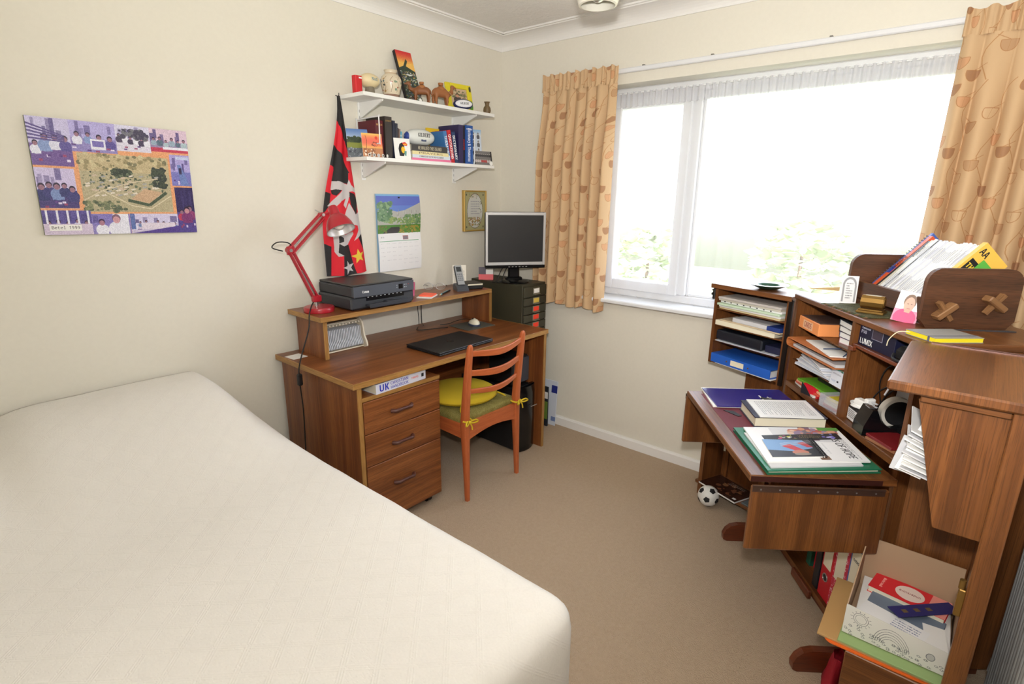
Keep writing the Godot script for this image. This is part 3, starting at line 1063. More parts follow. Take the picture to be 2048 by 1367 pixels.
func chair() -> void:
	var t := thing("dining_chair", "orange-brown wooden ladder-back chair with seat pad pulled up to the desk", "chair", T(0, 0, 0))
	var zc := 0.882
	for s in [-1.0, 1.0]:
		# rear post: splayed leg, straight through the seat, raked back
		var rows := []
		for q in [[0.0, 0.748, 0.188, 0.011, 0.011], [0.18, 0.742, 0.187, 0.0145, 0.0145], [0.33, 0.736, 0.186, 0.018, 0.018], [0.42, 0.735, 0.186, 0.019, 0.019], [0.52, 0.742, 0.186, 0.0175, 0.018], [0.66, 0.757, 0.187, 0.0155, 0.0165], [0.755, 0.769, 0.188, 0.013, 0.0145], [0.785, 0.773, 0.188, 0.011, 0.013], [0.797, 0.7745, 0.188, 0.007, 0.009], [0.800, 0.775, 0.188, 0.0008, 0.001]]:
			var l := PackedVector3Array()
			for k in 16:
				var a := TAU * k / 16.0
				var cx := signf(cos(a)) * pow(absf(cos(a)), 0.55)
				var cz := signf(sin(a)) * pow(absf(sin(a)), 0.55)
				l.append(Vector3(q[1] + cx * q[3], q[0], zc + s * q[2] - cz * q[4]))
			rows.append(l)
		part(t, "back_post", MB.new().grid(rows, true), M.chair)
		# front leg
		rows = []
		for q in [[0.0, 0.011], [0.3, 0.016], [0.40, 0.018]]:
			var l := PackedVector3Array()
			for k in 14:
				var a := TAU * k / 14.0
				l.append(Vector3(0.345 - 0.01 * (0.4 - q[0]) + signf(cos(a)) * pow(absf(cos(a)), 0.55) * q[1], q[0], zc + s * 0.205 - signf(sin(a)) * pow(absf(sin(a)), 0.55) * q[1]))
			rows.append(l)
		part(t, "front_leg", MB.new().grid(rows, true), M.chair)
		part(t, "side_rail", MB.new().g(0).prism([Vector2(0.35, 0.338), Vector2(0.735, 0.325), Vector2(0.735, 0.402), Vector2(0.35, 0.402)], zc + s * 0.186 - 0.01, zc + s * 0.186 + 0.01, 2), M.chair)
	var arch := [Vector2(zc - 0.172, 0.402), Vector2(zc + 0.172, 0.402)]
	for k in 11:
		var u := k / 10.0
		arch.append(Vector2(lerpf(zc + 0.172, zc - 0.172, u), 0.318 + 0.022 * sin(PI * u)))
	part(t, "back_rail", MB.new().g(2).prism(arch, 0.726, 0.746, 0), M.chair)
	part(t, "front_rail", MB.new().g(2).bx(0.335, 0.355, 0.335, 0.402, zc - 0.19, zc + 0.19), M.chair)
	# three bowed back slats
	for q in [[0.768, 0.735, 0.769], [0.672, 0.637, 0.7575], [0.577, 0.548, 0.747]]:
		var rows := []
		for k in 15:
			var u := k / 14.0
			var z := lerpf(zc - 0.178, zc + 0.178, u)
			var bow := 0.030 * sin(PI * u)
			var dip := -0.012 * sin(PI * u)
			var l := PackedVector3Array()
			var x: float = q[2] + bow
			for w in [[0.007, q[0] - 0.003], [0.003, q[0]], [-0.003, q[0]], [-0.007, q[0] - 0.003], [-0.007, q[1] + 0.003], [-0.003, q[1]], [0.003, q[1]], [0.007, q[1] + 0.003]]:
				l.append(Vector3(x + w[0], w[1] + dip + (0.006 if w[1] < q[1] + 0.01 else 0.0) * cos(PI * u) * cos(PI * u), z))
			rows.append(l)
		part(t, "back_slat", MB.new().g(2).grid(rows, true), M.chair)
	# upholstered seat
	var pad := MB.new()
	var rows := []
	for q in [[0.402, 0.0, 1.0], [0.42, -0.004, 1.0], [0.432, 0.004, 1.0], [0.438, 0.03, 1.0], [0.44, 0.09, 1.0], [0.441, 0.17, 1.0]]:
		var l := PackedVector3Array()
		for p in rrect(0.335 + q[1], zc - 0.196 + q[1], 0.726 - q[1], zc + 0.196 - q[1], maxf(0.03 - q[1] * 0.3, 0.004), 6):
			l.append(Vector3(p.x, q[0], p.y))
		l.reverse()
		rows.append(l)
	pad.grid(rows, true)
	var top := []
	for p in rows[rows.size() - 1]:
		top.append(p)
	pad.face(top, Vector3.UP)
	var moss := tmat(speck_tex(C(128, 118, 58), 0.10, 0.12, 51), 0.9, Vector3.ONE * 4.0)
	moss.uv1_triplanar = true
	part(t, "seat", pad, moss, "olive woven upholstered seat")
	# round yellow cushion with ties
	var yellow := mat(C(206, 176, 34), 0.9)
	var c := thing("seat_cushion", "round mustard yellow cushion tied to the wooden chair", "cushion", T(0.52, 0.4415, 0.885))
	part(c, "cushion_pad", MB.new().lathe([Vector2(0.0, 0.0), Vector2(0.15, 0.001), Vector2(0.178, 0.008), Vector2(0.186, 0.02), Vector2(0.182, 0.032), Vector2(0.165, 0.042), Vector2(0.12, 0.05), Vector2(0.06, 0.053), Vector2(0.001, 0.054)], 48), yellow)
	part(c, "piping", MB.new().tube(ring(0.187, 0.02, 48), 0.003, 8, false), mat(C(184, 154, 26), 0.9))
	for s in [-1.0, 1.0]:
		var pz: float = -0.003 + s * 0.186
		var path := curve([Vector3(0.135, 0.02, s * 0.125), Vector3(0.16, 0.0, s * 0.158), Vector3(0.192, -0.018, pz - s * 0.03), Vector3(0.236, -0.024, pz - s * 0.026), Vector3(0.242, -0.024, pz + s * 0.005), Vector3(0.222, -0.02, pz + s * 0.022)], 5)
		part(c, "tie", MB.new().tube(path, 0.0045, 7), yellow)
		var kx := 0.244
		var kz: float = pz + s * 0.002
		var bow := MB.new().ell(Vector3(kx + 0.004, -0.022, kz), Vector3(0.009, 0.009, 0.009), 10, 6)
		bow.tube(curve([Vector3(kx, -0.022, kz), Vector3(kx + 0.012, -0.014, kz - 0.03), Vector3(kx + 0.014, -0.026, kz - 0.046), Vector3(kx + 0.006, -0.03, kz - 0.02), Vector3(kx, -0.022, kz)], 5), 0.004, 6)
		bow.tube(curve([Vector3(kx, -0.022, kz), Vector3(kx + 0.012, -0.01, kz + 0.025), Vector3(kx + 0.016, -0.028, kz + 0.036), Vector3(kx + 0.006, -0.032, kz + 0.014), Vector3(kx, -0.022, kz)], 5), 0.004, 6)
		bow.tube(curve([Vector3(kx, -0.022, kz), Vector3(kx + 0.006, -0.04, kz - 0.01), Vector3(kx + 0.008, -0.062, kz - 0.014)], 5), 0.0035, 6)
		part(c, "bow", bow, yellow)

func ring(r: float, y: float, n: int) -> Array:
	var out := []
	for k in n + 1:
		var a := TAU * k / n
		out.append(Vector3(cos(a) * r, y, sin(a) * r))
	return out

func computer() -> void:
	var t := thing("computer_tower", "black tower computer with a curved front under the desk", "computer", T(0, 0, 0))
	part(t, "case", MB.new().bx(0.15, 0.585, 0.012, 0.39, 0.365, 0.522, 0.004), M.black)
	var rows := []
	for yy in [[0.005, 0.0], [0.02, 0.014], [0.2, 0.022], [0.36, 0.018], [0.40, 0.0]]:
		var l := PackedVector3Array()
		for k in 13:
			var u := k / 12.0
			l.append(Vector3(0.585 + 0.052 * pow(sin(PI * clampf(u, 0.02, 0.98)), 0.45) * (0.75 + yy[1] * 12.0), yy[0], lerpf(0.525, 0.362, u)))
		rows.append(l)
	part(t, "front_bezel", MB.new().grid(rows).bx(0.58, 0.6, 0.39, 0.4, 0.364, 0.523), M.black_gloss)
	part(t, "badge", MB.new().bx(0.649, 0.652, 0.285, 0.2885, 0.40, 0.455, 0.0005), M.steel)
	var s := thing("loudspeaker", "black speaker box standing on the tower computer", "speaker", T(0, 0.4003, 0))
	part(s, "cabinet", MB.new().bx(0.37, 0.56, 0, 0.165, 0.368, 0.515, 0.01), M.black)
	part(s, "grille", MB.new().bx(0.56, 0.566, 0.01, 0.155, 0.374, 0.509, 0.006), mat(C(70, 72, 80), 0.6))
	# folders leaning in the gap between desk and window wall
	var f := thing("document_wallet", "white and blue document folder leaning on the skirting beside the desk", "folder", T(0.46, 0.0, 0.046, 0, -4))
	part(f, "cover", MB.new().bx(-0.14, 0.075, 0, 0.30, 0, 0.006, 0.001), mat(C(214, 220, 232), 0.5))
	part(f, "band", MB.new().bx(0.03, 0.0752, 0.22, 0.27, 0.006, 0.0066), mat(C(40, 50, 130), 0.5))
	part(f, "band", MB.new().bx(0.04, 0.0752, 0.03, 0.06, 0.006, 0.0066), mat(C(120, 140, 190), 0.5))
	var g := thing("magazine", "green and black magazine leaning beside the desk panel", "magazine", T(0.44, 0.0, 0.078, 0, 0))
	part(g, "cover", MB.new().bx(-0.13, 0.06, 0, 0.27, 0, 0.012, 0.001), mat(C(34, 40, 50), 0.5))
	part(g, "cover_picture", MB.new().bx(0.0, 0.0605, 0.05, 0.17, 0.012, 0.0125), mat(C(110, 140, 60), 0.5))
	part(g, "cover_panel", MB.new().bx(0.01, 0.0605, 0.19, 0.235, 0.012, 0.0125), M.paper)

func filing_cabinet() -> void:
	var m := mat(C(62, 60, 46), 0.45, 0.2)
	var t := thing("multi_drawer_cabinet", "dark olive metal multi-drawer cabinet in the corner by the curtain", "cabinet", T(0, 0, 0))
	part(t, "body", MB.new().bx(0.05, 0.468, 0.0, 0.95, 0.106, 0.328, 0.003), m)
	var ys := [0.938, 0.872, 0.822, 0.770, 0.722, 0.672, 0.6, 0.53, 0.46, 0.39, 0.32, 0.25, 0.18, 0.11, 0.03]
	var lab := [M.paper, mat(C(226, 196, 90), 0.6), mat(C(255, 66, 40), 0.6), mat(C(255, 66, 40), 0.6), mat(C(255, 66, 40), 0.6)]
	for i in ys.size() - 1:
		var d := part(t, "drawer", MB.new().bx(0.468, 0.479, ys[i + 1] + 0.003, ys[i] - 0.002, 0.111, 0.323, 0.002), m)
		var yc: float = (ys[i] + ys[i + 1]) / 2 + 0.003
		part(d, "label_holder", MB.new().bx(0.479, 0.4815, yc - 0.019, yc + 0.019, 0.180, 0.242, 0.001).bx(0.4815, 0.492, yc - 0.02, yc - 0.016, 0.184, 0.238, 0.001), mat(C(150, 146, 130), 0.4, 0.6))
		if i < 5:
			part(d, "label", MB.new().bx(0.4815, 0.4825, yc - 0.012, yc + 0.014, 0.186, 0.236), lab[i])
	# monitor on the cabinet
	var a := 35.0
	var o := thing("monitor", "flat monitor with silver bezel and dark screen on the metal cabinet", "monitor", T(0.362, 0.9503, 0.268, 90.0 - a))
	part(o, "stand_base", MB.new().lathe([Vector2(0, 0), Vector2(0.088, 0.0), Vector2(0.09, 0.006), Vector2(0.07, 0.014), Vector2(0.0, 0.018)], 36, Vector3(0, 0, -0.025)), M.black_gloss)
	part(o, "stand_neck", MB.new().bx(-0.034, 0.034, 0.012, 0.16, -0.06, -0.03, 0.008).bx(-0.05, 0.05, 0.01, 0.03, -0.065, -0.02, 0.006), M.black_gloss)
	part(o, "housing", MB.new().bx(-0.184, 0.184, 0.086, 0.412, -0.032, -0.004, 0.008).bx(-0.13, 0.13, 0.12, 0.38, -0.06, -0.03, 0.012), M.black)
	var bz := MB.new()
	bz.bx(-0.182, -0.168, 0.104, 0.41, -0.006, 0.002, 0.002)
	bz.bx(0.168, 0.182, 0.104, 0.41, -0.006, 0.002, 0.002)
	bz.bx(-0.168, 0.168, 0.393, 0.41, -0.006, 0.002, 0.002)
	bz.bx(-0.168, 0.168, 0.104, 0.122, -0.006, 0.002, 0.002)
	part(o, "bezel", bz, mat(C(206, 206, 208), 0.35, 0.4), "silver bezel")
	part(o, "lower_bezel", MB.new().bx(-0.183, 0.183, 0.086, 0.104, -0.006, 0.003, 0.003), M.black_gloss)
	for k in 6:
		part(o, "button", MB.new().bx(-0.045 + k * 0.021, -0.034 + k * 0.021, 0.092, 0.097, 0.003, 0.0045, 0.001), mat(C(150, 150, 150), 0.4, 0.5))
	part(o, "screen", MB.new().bx(-0.168, 0.168, 0.122, 0.393, -0.006, -0.003), mat(C(40, 40, 42), 0.35))
	part(o, "cable", MB.new().tube(curve([Vector3(-0.04, 0.12, -0.06), Vector3(-0.08, 0.06, -0.05), Vector3(-0.11, 0.006, -0.03), Vector3(-0.14, 0.004, -0.02)], 6), 0.003, 6), M.cable)
	part(o, "cable", MB.new().tube(curve([Vector3(-0.02, 0.12, -0.06), Vector3(-0.06, 0.05, -0.04), Vector3(-0.085, 0.006, -0.01), Vector3(-0.12, 0.004, 0.0)], 6), 0.003, 6), M.cable)
	# little photo box and folded leaflet behind the phone
	var b := thing("photo_box", "small pink and white card box with a photo beside the monitor", "box", T(0.145, 0.9503, 0.292, 40))
	part(b, "carton", MB.new().bx(-0.045, 0.045, 0, 0.034, -0.03, 0.03, 0.001), mat(C(232, 106, 112), 0.6))
	part(b, "upper_card", MB.new().bx(-0.045, 0.045, 0.034, 0.066, -0.03, 0.03, 0.001), M.paper)
	part(b, "photo", MB.new().bx(-0.044, 0.0, 0.034, 0.078, 0.03, 0.0312), mat(C(90, 84, 96), 0.5))

func desk_items() -> void:
	var h := 0.9285
	# --- printer
	var t := thing("printer", "black inkjet printer on the riser shelf of the desk", "printer", T(0, h, 0))
	var dark := mat(C(50, 52, 58), 0.5)
	var lid := mat(C(58, 57, 56), 0.45)
	part(t, "lower_body", MB.new().bx(0.03, 0.312, 0.004, 0.062, 1.004, 1.372, 0.008), dark)
	part(t, "upper_body", MB.new().bx(0.034, 0.318, 0.062, 0.112, 1.008, 1.366, 0.006), dark)
	part(t, "scanner_lid", MB.new().bx(0.036, 0.316, 0.112, 0.121, 1.01, 1.364, 0.004), lid)
	part(t, "control_panel", MB.new().bx(0.318, 0.3225, 0.062, 0.113, 1.012, 1.362, 0.002), mat(C(70, 74, 84), 0.45))
	part(t, "display", MB.new().bx(0.3225, 0.324, 0.078, 0.101, 1.082, 1.108, 0.0005), M.black_gloss)
	for q in [[1.118, 0.086], [1.118, 0.096], [1.072, 0.084], [1.072, 0.096], [1.062, 0.084], [1.062, 0.096]]:
		part(t, "button", MB.new().bx(0.3225, 0.3236, q[1] - 0.0022, q[1] + 0.0022, q[0] - 0.0022, q[0] + 0.0022), mat(C(170, 176, 184), 0.5))
	part(t, "stop_button", MB.new().bx(0.3225, 0.3236, 0.094, 0.098, 1.046, 1.050), mat(C(170, 60, 60), 0.5))
	words(t, "Canon", 0.011, T(0.3228, 0.086, 1.298, 90), M.ink_white, 0.036, "Droid Serif", 700)
	part(t, "output_slot", MB.new().bx(0.3, 0.3135, 0.04, 0.06, 1.07, 1.29), M.black_gloss)
	var lp := MB.new()
	for k in 9:
		lp.bx(0.3134, 0.316, 0.056, 0.0585, 1.085 + k * 0.024, 1.092 + k * 0.024)
	part(t, "roller", lp, mat(C(200, 200, 205), 0.5))
	part(t, "output_tray", MB.new().bx(0.30, 0.345, 0.016, 0.026, 1.05, 1.295, 0.003).bx(0.345, 0.351, 0.01, 0.03, 1.05, 1.295, 0.003).bx(0.32, 0.35, 0.026, 0.034, 1.15, 1.2, 0.003), mat(C(46, 48, 56), 0.45))
	part(t, "foot", MB.new().bx(0.05, 0.3, 0.0, 0.004, 1.02, 1.05).bx(0.05, 0.3, 0.0, 0.004, 1.32, 1.35), M.black)
	# --- anglepoise lamp
	var red := mat(C(170, 22, 40), 0.28, 0.0, {"clearcoat_enabled": true, "clearcoat": 0.4})
	var l := thing("desk_lamp", "red jointed desk lamp beside the printer", "lamp", T(0.19, h, 1.462))
	part(l, "base", MB.new().lathe([Vector2(0, 0), Vector2(0.066, 0), Vector2(0.068, 0.004), Vector2(0.068, 0.018), Vector2(0.064, 0.023), Vector2(0.02, 0.026), Vector2(0, 0.026)], 40), red)
	part(l, "pivot", MB.new().cyl(Vector3(0, 0.024, 0.012), Vector3(0, 0.055, 0.012), 0.008, 0.008, 12), M.steel)
	var k0 := Vector3(0, 0.055, 0.012)
	var k1 := Vector3(0, 0.285, 0.118)
	var k2 := Vector3(0.0, 0.431, -0.048)
	part(l, "knuckle", MB.new().bx(-0.012, 0.012, 0.045, 0.075, -0.012, 0.03, 0.004), red)
	for s in [-0.008, 0.008]:
		part(l, "lower_arm", MB.new().tube([k0 + Vector3(s, 0, 0.008), k1 + Vector3(s, 0, 0.004)], 0.0042, 8), red)
		part(l, "lower_arm", MB.new().tube([k0 + Vector3(s, 0.0, -0.014), k1 + Vector3(s, -0.006, -0.016)], 0.0042, 8), red)
		part(l, "upper_arm", MB.new().tube([k1 + Vector3(s, 0.006, 0.004), k2 + Vector3(s, 0.008, 0.002)], 0.004, 8), red)
		part(l, "upper_arm", MB.new().tube([k1 + Vector3(s, -0.016, -0.012), k2 + Vector3(s, -0.014, -0.008)], 0.004, 8), red)
	part(l, "elbow", MB.new().cyl(k1 + Vector3(-0.014, 0, 0), k1 + Vector3(0.014, 0, 0), 0.013, 0.013, 14).bx(-0.006, 0.006, k1.y - 0.02, k1.y + 0.016, k1.z - 0.024, k1.z + 0.012, 0.003), red)
	part(l, "elbow_bolt", MB.new().cyl(k1 + Vector3(0.014, 0, 0), k1 + Vector3(0.017, 0, 0), 0.008, 0.007, 12), M.steel)
	part(l, "spring", MB.new().tube([k0 + Vector3(0, 0.03, 0.006), k0.lerp(k1, 0.55) + Vector3(0, 0.01, 0.0)], 0.0032, 8), M.steel)
	part(l, "spring", MB.new().tube([k1 + Vector3(0, 0.004, -0.014), k1.lerp(k2, 0.5) + Vector3(0, 0.0, 0.0)], 0.0032, 8), M.steel)
	part(l, "wrist", MB.new().cyl(k2 + Vector3(-0.014, 0, 0), k2 + Vector3(0.014, 0, 0), 0.011, 0.011, 14).tube([k2, Vector3(0.0, 0.440, -0.096)], 0.005, 8), red)
	part(l, "wrist_bolt", MB.new().cyl(k2 + Vector3(0.014, 0, 0), k2 + Vector3(0.017, 0, 0), 0.008, 0.007, 12).cyl(k2 + Vector3(-0.03, 0.02, 0.012), k2 + Vector3(0.0, 0.008, 0.004), 0.003, 0.003, 8), M.steel)
	# shade points down and away towards the corner
	var sh := MB.new()
	var dirv := Vector3(0.48, -0.85, -0.02).normalized()
	var bas := Basis(Quaternion(Vector3(0, -1, 0), dirv))
	sh.xf = Transform3D(bas, Vector3(0.0, 0.455, -0.106))
	sh.lathe([Vector2(0.0, 0.012), Vector2(0.018, 0.012), Vector2(0.022, 0.004), Vector2(0.0225, -0.03), Vector2(0.030, -0.034), Vector2(0.046, -0.052), Vector2(0.058, -0.078), Vector2(0.064, -0.105)].map(func(q): return Vector2(q.x, q.y)), 36)
	part(l, "lamp_shade", sh, red)
	var inner := MB.new()
	inner.xf = sh.xf
	inner.lathe([Vector2(0.0645, -0.107), Vector2(0.0615, -0.105), Vector2(0.055, -0.078), Vector2(0.043, -0.052), Vector2(0.02, -0.036), Vector2(0.0, -0.036)], 36)
	part(l, "reflector", inner, mat(C(214, 210, 210), 0.35, 0.5))
	var bulb := MB.new()
	bulb.xf = sh.xf
	bulb.ell(Vector3(0, -0.075, 0), Vector3(0.024, 0.026, 0.024), 16, 10)
	part(l, "bulb", bulb, mat(C(236, 230, 220), 0.3))
	part(l, "arm_cable", MB.new().tube(curve([k1 + Vector3(0, 0.0, -0.02), k1 + Vector3(0.0, 0.03, 0.0), k1 + Vector3(0, 0.036, 0.05), k1 + Vector3(0, 0.015, 0.075), k1 + Vector3(0, -0.002, 0.03)], 6), 0.0026, 7), M.cable)
	# flex hanging off the end of the desk, with an in-line switch
	var fx := curve([Vector3(0, 0.05, 0.022), Vector3(0.02, 0.03, 0.05), Vector3(0.06, 0.0, 0.085), Vector3(0.07, -0.06, 0.1), Vector3(0.075, -0.204, 0.158), Vector3(0.078, -0.28, 0.166), Vector3(0.08, -0.42, 0.162), Vector3(0.08, -0.6, 0.168), Vector3(0.06, -0.9, 0.17)], 6)
	part(l, "flex", MB.new().tube(fx, 0.003, 7), M.cable)
	part(l, "switch", MB.new().bx(0.068, 0.088, -0.30, -0.245, 0.154, 0.176, 0.005), M.black)
	# --- cordless phone on its cradle
	var ph := thing("cordless_phone", "silver cordless phone standing in its black cradle", "phone", T(0.235, h, 0.60, 62))
	part(ph, "cradle", MB.new().prism([Vector2(-0.045, 0), Vector2(0.05, 0), Vector2(0.05, 0.012), Vector2(0.02, 0.03), Vector2(-0.03, 0.036), Vector2(-0.048, 0.02)], -0.034, 0.034, 0), mat(C(70, 74, 82), 0.4))
	var hs := MB.new()
	hs.xf = Transform3D(Basis.from_euler(Vector3(deg_to_rad(-38), 0, 0)), Vector3(0, 0.024, 0.012))
	hs.bx(-0.022, 0.022, 0.0, 0.135, -0.012, 0.010, 0.006)
	var hd := part(ph, "handset", hs, mat(C(60, 62, 68), 0.4))
	var hf := MB.new()
	hf.xf = hs.xf
	hf.bx(-0.02, 0.02, 0.004, 0.13, 0.010, 0.013, 0.002)
	part(hd, "face_plate", hf, mat(C(168, 172, 178), 0.35, 0.4))
	var hk := MB.new()
	hk.xf = hs.xf
	hk.bx(-0.014, 0.014, 0.088, 0.118, 0.013, 0.0138)
	part(hd, "display", hk, mat(C(60, 64, 66), 0.3))
	for r in 4:
		for c in 3:
			var kb := MB.new()
			kb.xf = hs.xf
			kb.bx(-0.014 + c * 0.0105, -0.007 + c * 0.0105, 0.028 + r * 0.013, 0.035 + r * 0.013, 0.013, 0.0142)
			part(hd, "key", kb, mat(C(120, 124, 130), 0.5))
	# --- upright card with a list
	var pl := Paint.new(64, 96, C(236, 230, 218), 4)
	pl.words(0.08, 0.06, 0.8, 0.88, 18, C(120, 116, 110), 0.3)
	var lc := thing("list_card", "tall white card with a printed list propped behind the phone", "card", T(0.135, h, 0.512, 48, -10))
	part(lc, "sheet", MB.new().bx(-0.04, 0.04, 0, 0.125, -0.001, 0), M.paper)
	part(lc, "print", MB.new().card(Vector3(-0.04, 0, 0.0004), Vector3(0.04, 0, 0.0004), Vector3(0.04, 0.125, 0.0004), Vector3(-0.04, 0.125, 0.0004)), tmat(pl.tex(), 0.7))
	# --- black notebook and box at the shelf end
	var nb := thing("black_box", "flat black plastic box at the right end of the riser shelf", "box", T(0.215, h, 0.497, 62))
	part(nb, "case", MB.new().bx(-0.055, 0.055, 0, 0.02, -0.06, 0.06, 0.004), M.black)
	var nb2 := thing("notebook", "small dark notebook lying on the flat black box", "book", T(0.215, h + 0.0203, 0.497, 70))
	part(nb2, "cover", MB.new().bx(-0.05, 0.05, 0, 0.002, -0.06, 0.06).bx(-0.05, 0.05, 0.01, 0.012, -0.06, 0.06).bx(-0.05, -0.048, 0.002, 0.01, -0.06, 0.06), mat(C(72, 66, 58), 0.6))
	part(nb2, "pages", MB.new().bx(-0.048, 0.048, 0.002, 0.01, -0.058, 0.058), M.paper_cream)
	# --- spectacles
	var sp := thing("spectacles", "wire-framed spectacles lying on the riser shelf", "spectacles", T(0.13, h, 0.705, 40))
	for s in [-1.0, 1.0]:
		var rim := []
		for k in 21:
			var a := TAU * k / 20.0
			rim.append(Vector3(s * 0.034 + cos(a) * 0.026, 0.022 + sin(a) * 0.019, 0))
		part(sp, "rim", MB.new().tube(rim, 0.0016, 6, false), M.steel)
		part(sp, "temple", MB.new().tube(curve([Vector3(s * 0.062, 0.026, 0), Vector3(s * 0.062, 0.02, -0.06), Vector3(s * 0.055, 0.003, -0.12)], 5), 0.0015, 6), M.ink)
		part(sp, "lens", MB.new().cyl(Vector3(s * 0.034, 0.022, -0.0006), Vector3(s * 0.034, 0.022, 0.0006), 0.018, 0.018, 18), M.glass)
	part(sp, "bridge", MB.new().tube(curve([Vector3(-0.009, 0.026, 0), Vector3(0, 0.031, 0.002), Vector3(0.009, 0.026, 0)], 4), 0.0014, 6), M.steel)
	# --- sticky note pad, pens, tumbler
	var np := thing("note_pad", "orange sticky notes on a white pad beside the printer", "note pad", T(0.262, h, 0.875, 30))
	part(np, "white_pad", MB.new().bx(-0.04, 0.04, 0, 0.006, -0.055, 0.055, 0.001), M.paper)
	part(np, "orange_notes", MB.new().bx(-0.036, 0.036, 0.006, 0.014, -0.05, 0.03, 0.001), mat(C(255, 110, 80), 0.7))
	var pn := thing("pencil", "pale blue pencil lying by the sticky notes", "pencil", T(0.255, h + 0.0042, 0.752, 30))
	part(pn, "shaft", MB.new().cyl(Vector3(0, 0, -0.07), Vector3(0, 0, 0.055), 0.004, 0.004, 6), mat(C(120, 190, 200), 0.5))
	part(pn, "tip", MB.new().cyl(Vector3(0, 0, 0.055), Vector3(0, 0, 0.072), 0.004, 0.0006, 6), mat(C(226, 190, 140), 0.6))
	var pb := thing("ballpoint_pen", "dark pen lying beside the blue pencil", "pen", T(0.245, h + 0.0042, 0.725, 27))
	part(pb, "barrel", MB.new().cyl(Vector3(0, 0, -0.065), Vector3(0, 0, 0.06), 0.004, 0.004, 10), M.ink)
	part(pb, "cap", MB.new().cyl(Vector3(0, 0, 0.06), Vector3(0, 0, 0.075), 0.003, 0.001, 10), M.steel)
	var tum := thing("plastic_tumbler", "translucent pink plastic tumbler behind the sticky notes", "tumbler", T(0.19, h, 0.925))
	part(tum, "cup", MB.new().lathe([Vector2(0.0, 0.002), Vector2(0.02, 0.002), Vector2(0.024, 0.075), Vector2(0.0225, 0.075), Vector2(0.0185, 0.004), Vector2(0.0, 0.004)], 24), mat(Color(0.9, 0.45, 0.62, 0.55), 0.15, 0.0, {"transparency": BaseMaterial3D.TRANSPARENCY_ALPHA}))
	var en := thing("envelope", "small pink envelope leaning behind the pink tumbler", "envelope", T(0.14, h, 0.905, 60, -12))
	part(en, "sheet", MB.new().bx(-0.03, 0.03, 0, 0.082, 0, 0.002), mat(C(226, 150, 170), 0.7))
	var lighter := thing("plastic_clip", "small yellow plastic clip beside the printer", "clip", T(0.235, h, 0.965, 20))
	part(lighter, "body", MB.new().bx(-0.012, 0.012, 0, 0.03, -0.008, 0.008, 0.004), mat(C(240, 190, 60), 0.5))
	# --- laptop
	var lt := thing("laptop", "closed black laptop lying on the desk", "laptop", T(0.507, 0.7236, 0.941, 0.8))
	part(lt, "base", MB.new().bx(-0.118, 0.122, 0.002, 0.011, -0.186, 0.186, 0.003), M.black)
	part(lt, "lid", MB.new().bx(-0.12, 0.122, 0.012, 0.019, -0.187, 0.187, 0.003), mat(C(26, 26, 28), 0.4))
	part(lt, "emblem", MB.new().lathe([Vector2(0.0, 0.0192), Vector2(0.017, 0.0192), Vector2(0.017, 0.0195), Vector2(0.0, 0.0195)], 24), M.black_gloss)
	part(lt, "foot", MB.new().bx(-0.1, -0.09, 0, 0.003, -0.15, 0.15).bx(0.09, 0.1, 0, 0.003, -0.15, 0.15), M.ink)
	# --- mouse and mat
	var mm := thing("mouse_mat", "thin grey mouse mat on the back of the desk", "mat", T(0.29, 0.7236, 0.566, -4))
	part(mm, "pad", MB.new().bx(-0.085, 0.085, 0, 0.003, -0.105, 0.105, 0.001), mat(C(78, 76, 68), 0.8))
	var ms := thing("computer_mouse", "white and dark blue computer mouse on the grey mat", "mouse", T(0.295, 0.7268, 0.553, 62))
	var rows := []
	for i in 9:
		var tt := PI / 2 * i / 8.0
		var ll := PackedVector3Array()
		for k in 24:
			var a := TAU * k / 24.0
			ll.append(Vector3(cos(a) * cos(tt) * 0.031, 0.004 + sin(tt) * 0.032 * (1.0 - 0.18 * sin(a)), -sin(a) * cos(tt) * 0.055))
		rows.append(ll)
	part(ms, "shell", MB.new().grid(rows, true), mat(C(226, 220, 200), 0.4))
	part(ms, "skirt", MB.new().lathe([Vector2(0.0, 0.0), Vector2(1.0, 0.0), Vector2(1.02, 0.008), Vector2(0.98, 0.012)].map(func(q): return Vector2(q.x * 0.033, q.y)), 24).xf_scaled(1.0, 1.0, 1.72), mat(C(52, 62, 84), 0.4))
	part(ms, "wheel", MB.new().cyl(Vector3(-0.003, 0.027, -0.032), Vector3(0.003, 0.027, -0.032), 0.007, 0.007, 12), M.black)
	part(ms, "cord", MB.new().tube(curve([Vector3(0.0, 0.006, -0.055), Vector3(0.03, 0.003, -0.09), Vector3(0.0, 0.003, -0.15), Vector3(-0.06, 0.003, -0.13), Vector3(-0.14, 0.003, -0.06), Vector3(-0.19, 0.003, -0.05)], 6), 0.0022, 6), M.cable)
	var cb := thing("black_cable", "thin black cables hanging behind the riser shelf", "cable", T(0, 0, 0))
	part(cb, "wire", MB.new().tube(curve([Vector3(0.04, 0.925, 0.73), Vector3(0.035, 0.82, 0.728), Vector3(0.04, 0.727, 0.73), Vector3(0.09, 0.727, 0.76)], 6), 0.003, 6), M.cable)
	part(cb, "wire", MB.new().tube(curve([Vector3(0.04, 0.925, 0.755), Vector3(0.03, 0.84, 0.75), Vector3(0.04, 0.727, 0.752), Vector3(0.12, 0.727, 0.83), Vector3(0.16, 0.727, 0.86), Vector3(0.2, 0.727, 0.78), Vector3(0.23, 0.727, 0.7)], 6), 0.0022, 6), M.cable)
	# --- wavy disc rack under the shelf
	var rk := thing("disc_rack", "grey wavy plastic disc rack standing under the riser shelf", "rack", T(0, 0.7236, 0))
	var cream := mat(C(216, 206, 186), 0.5)
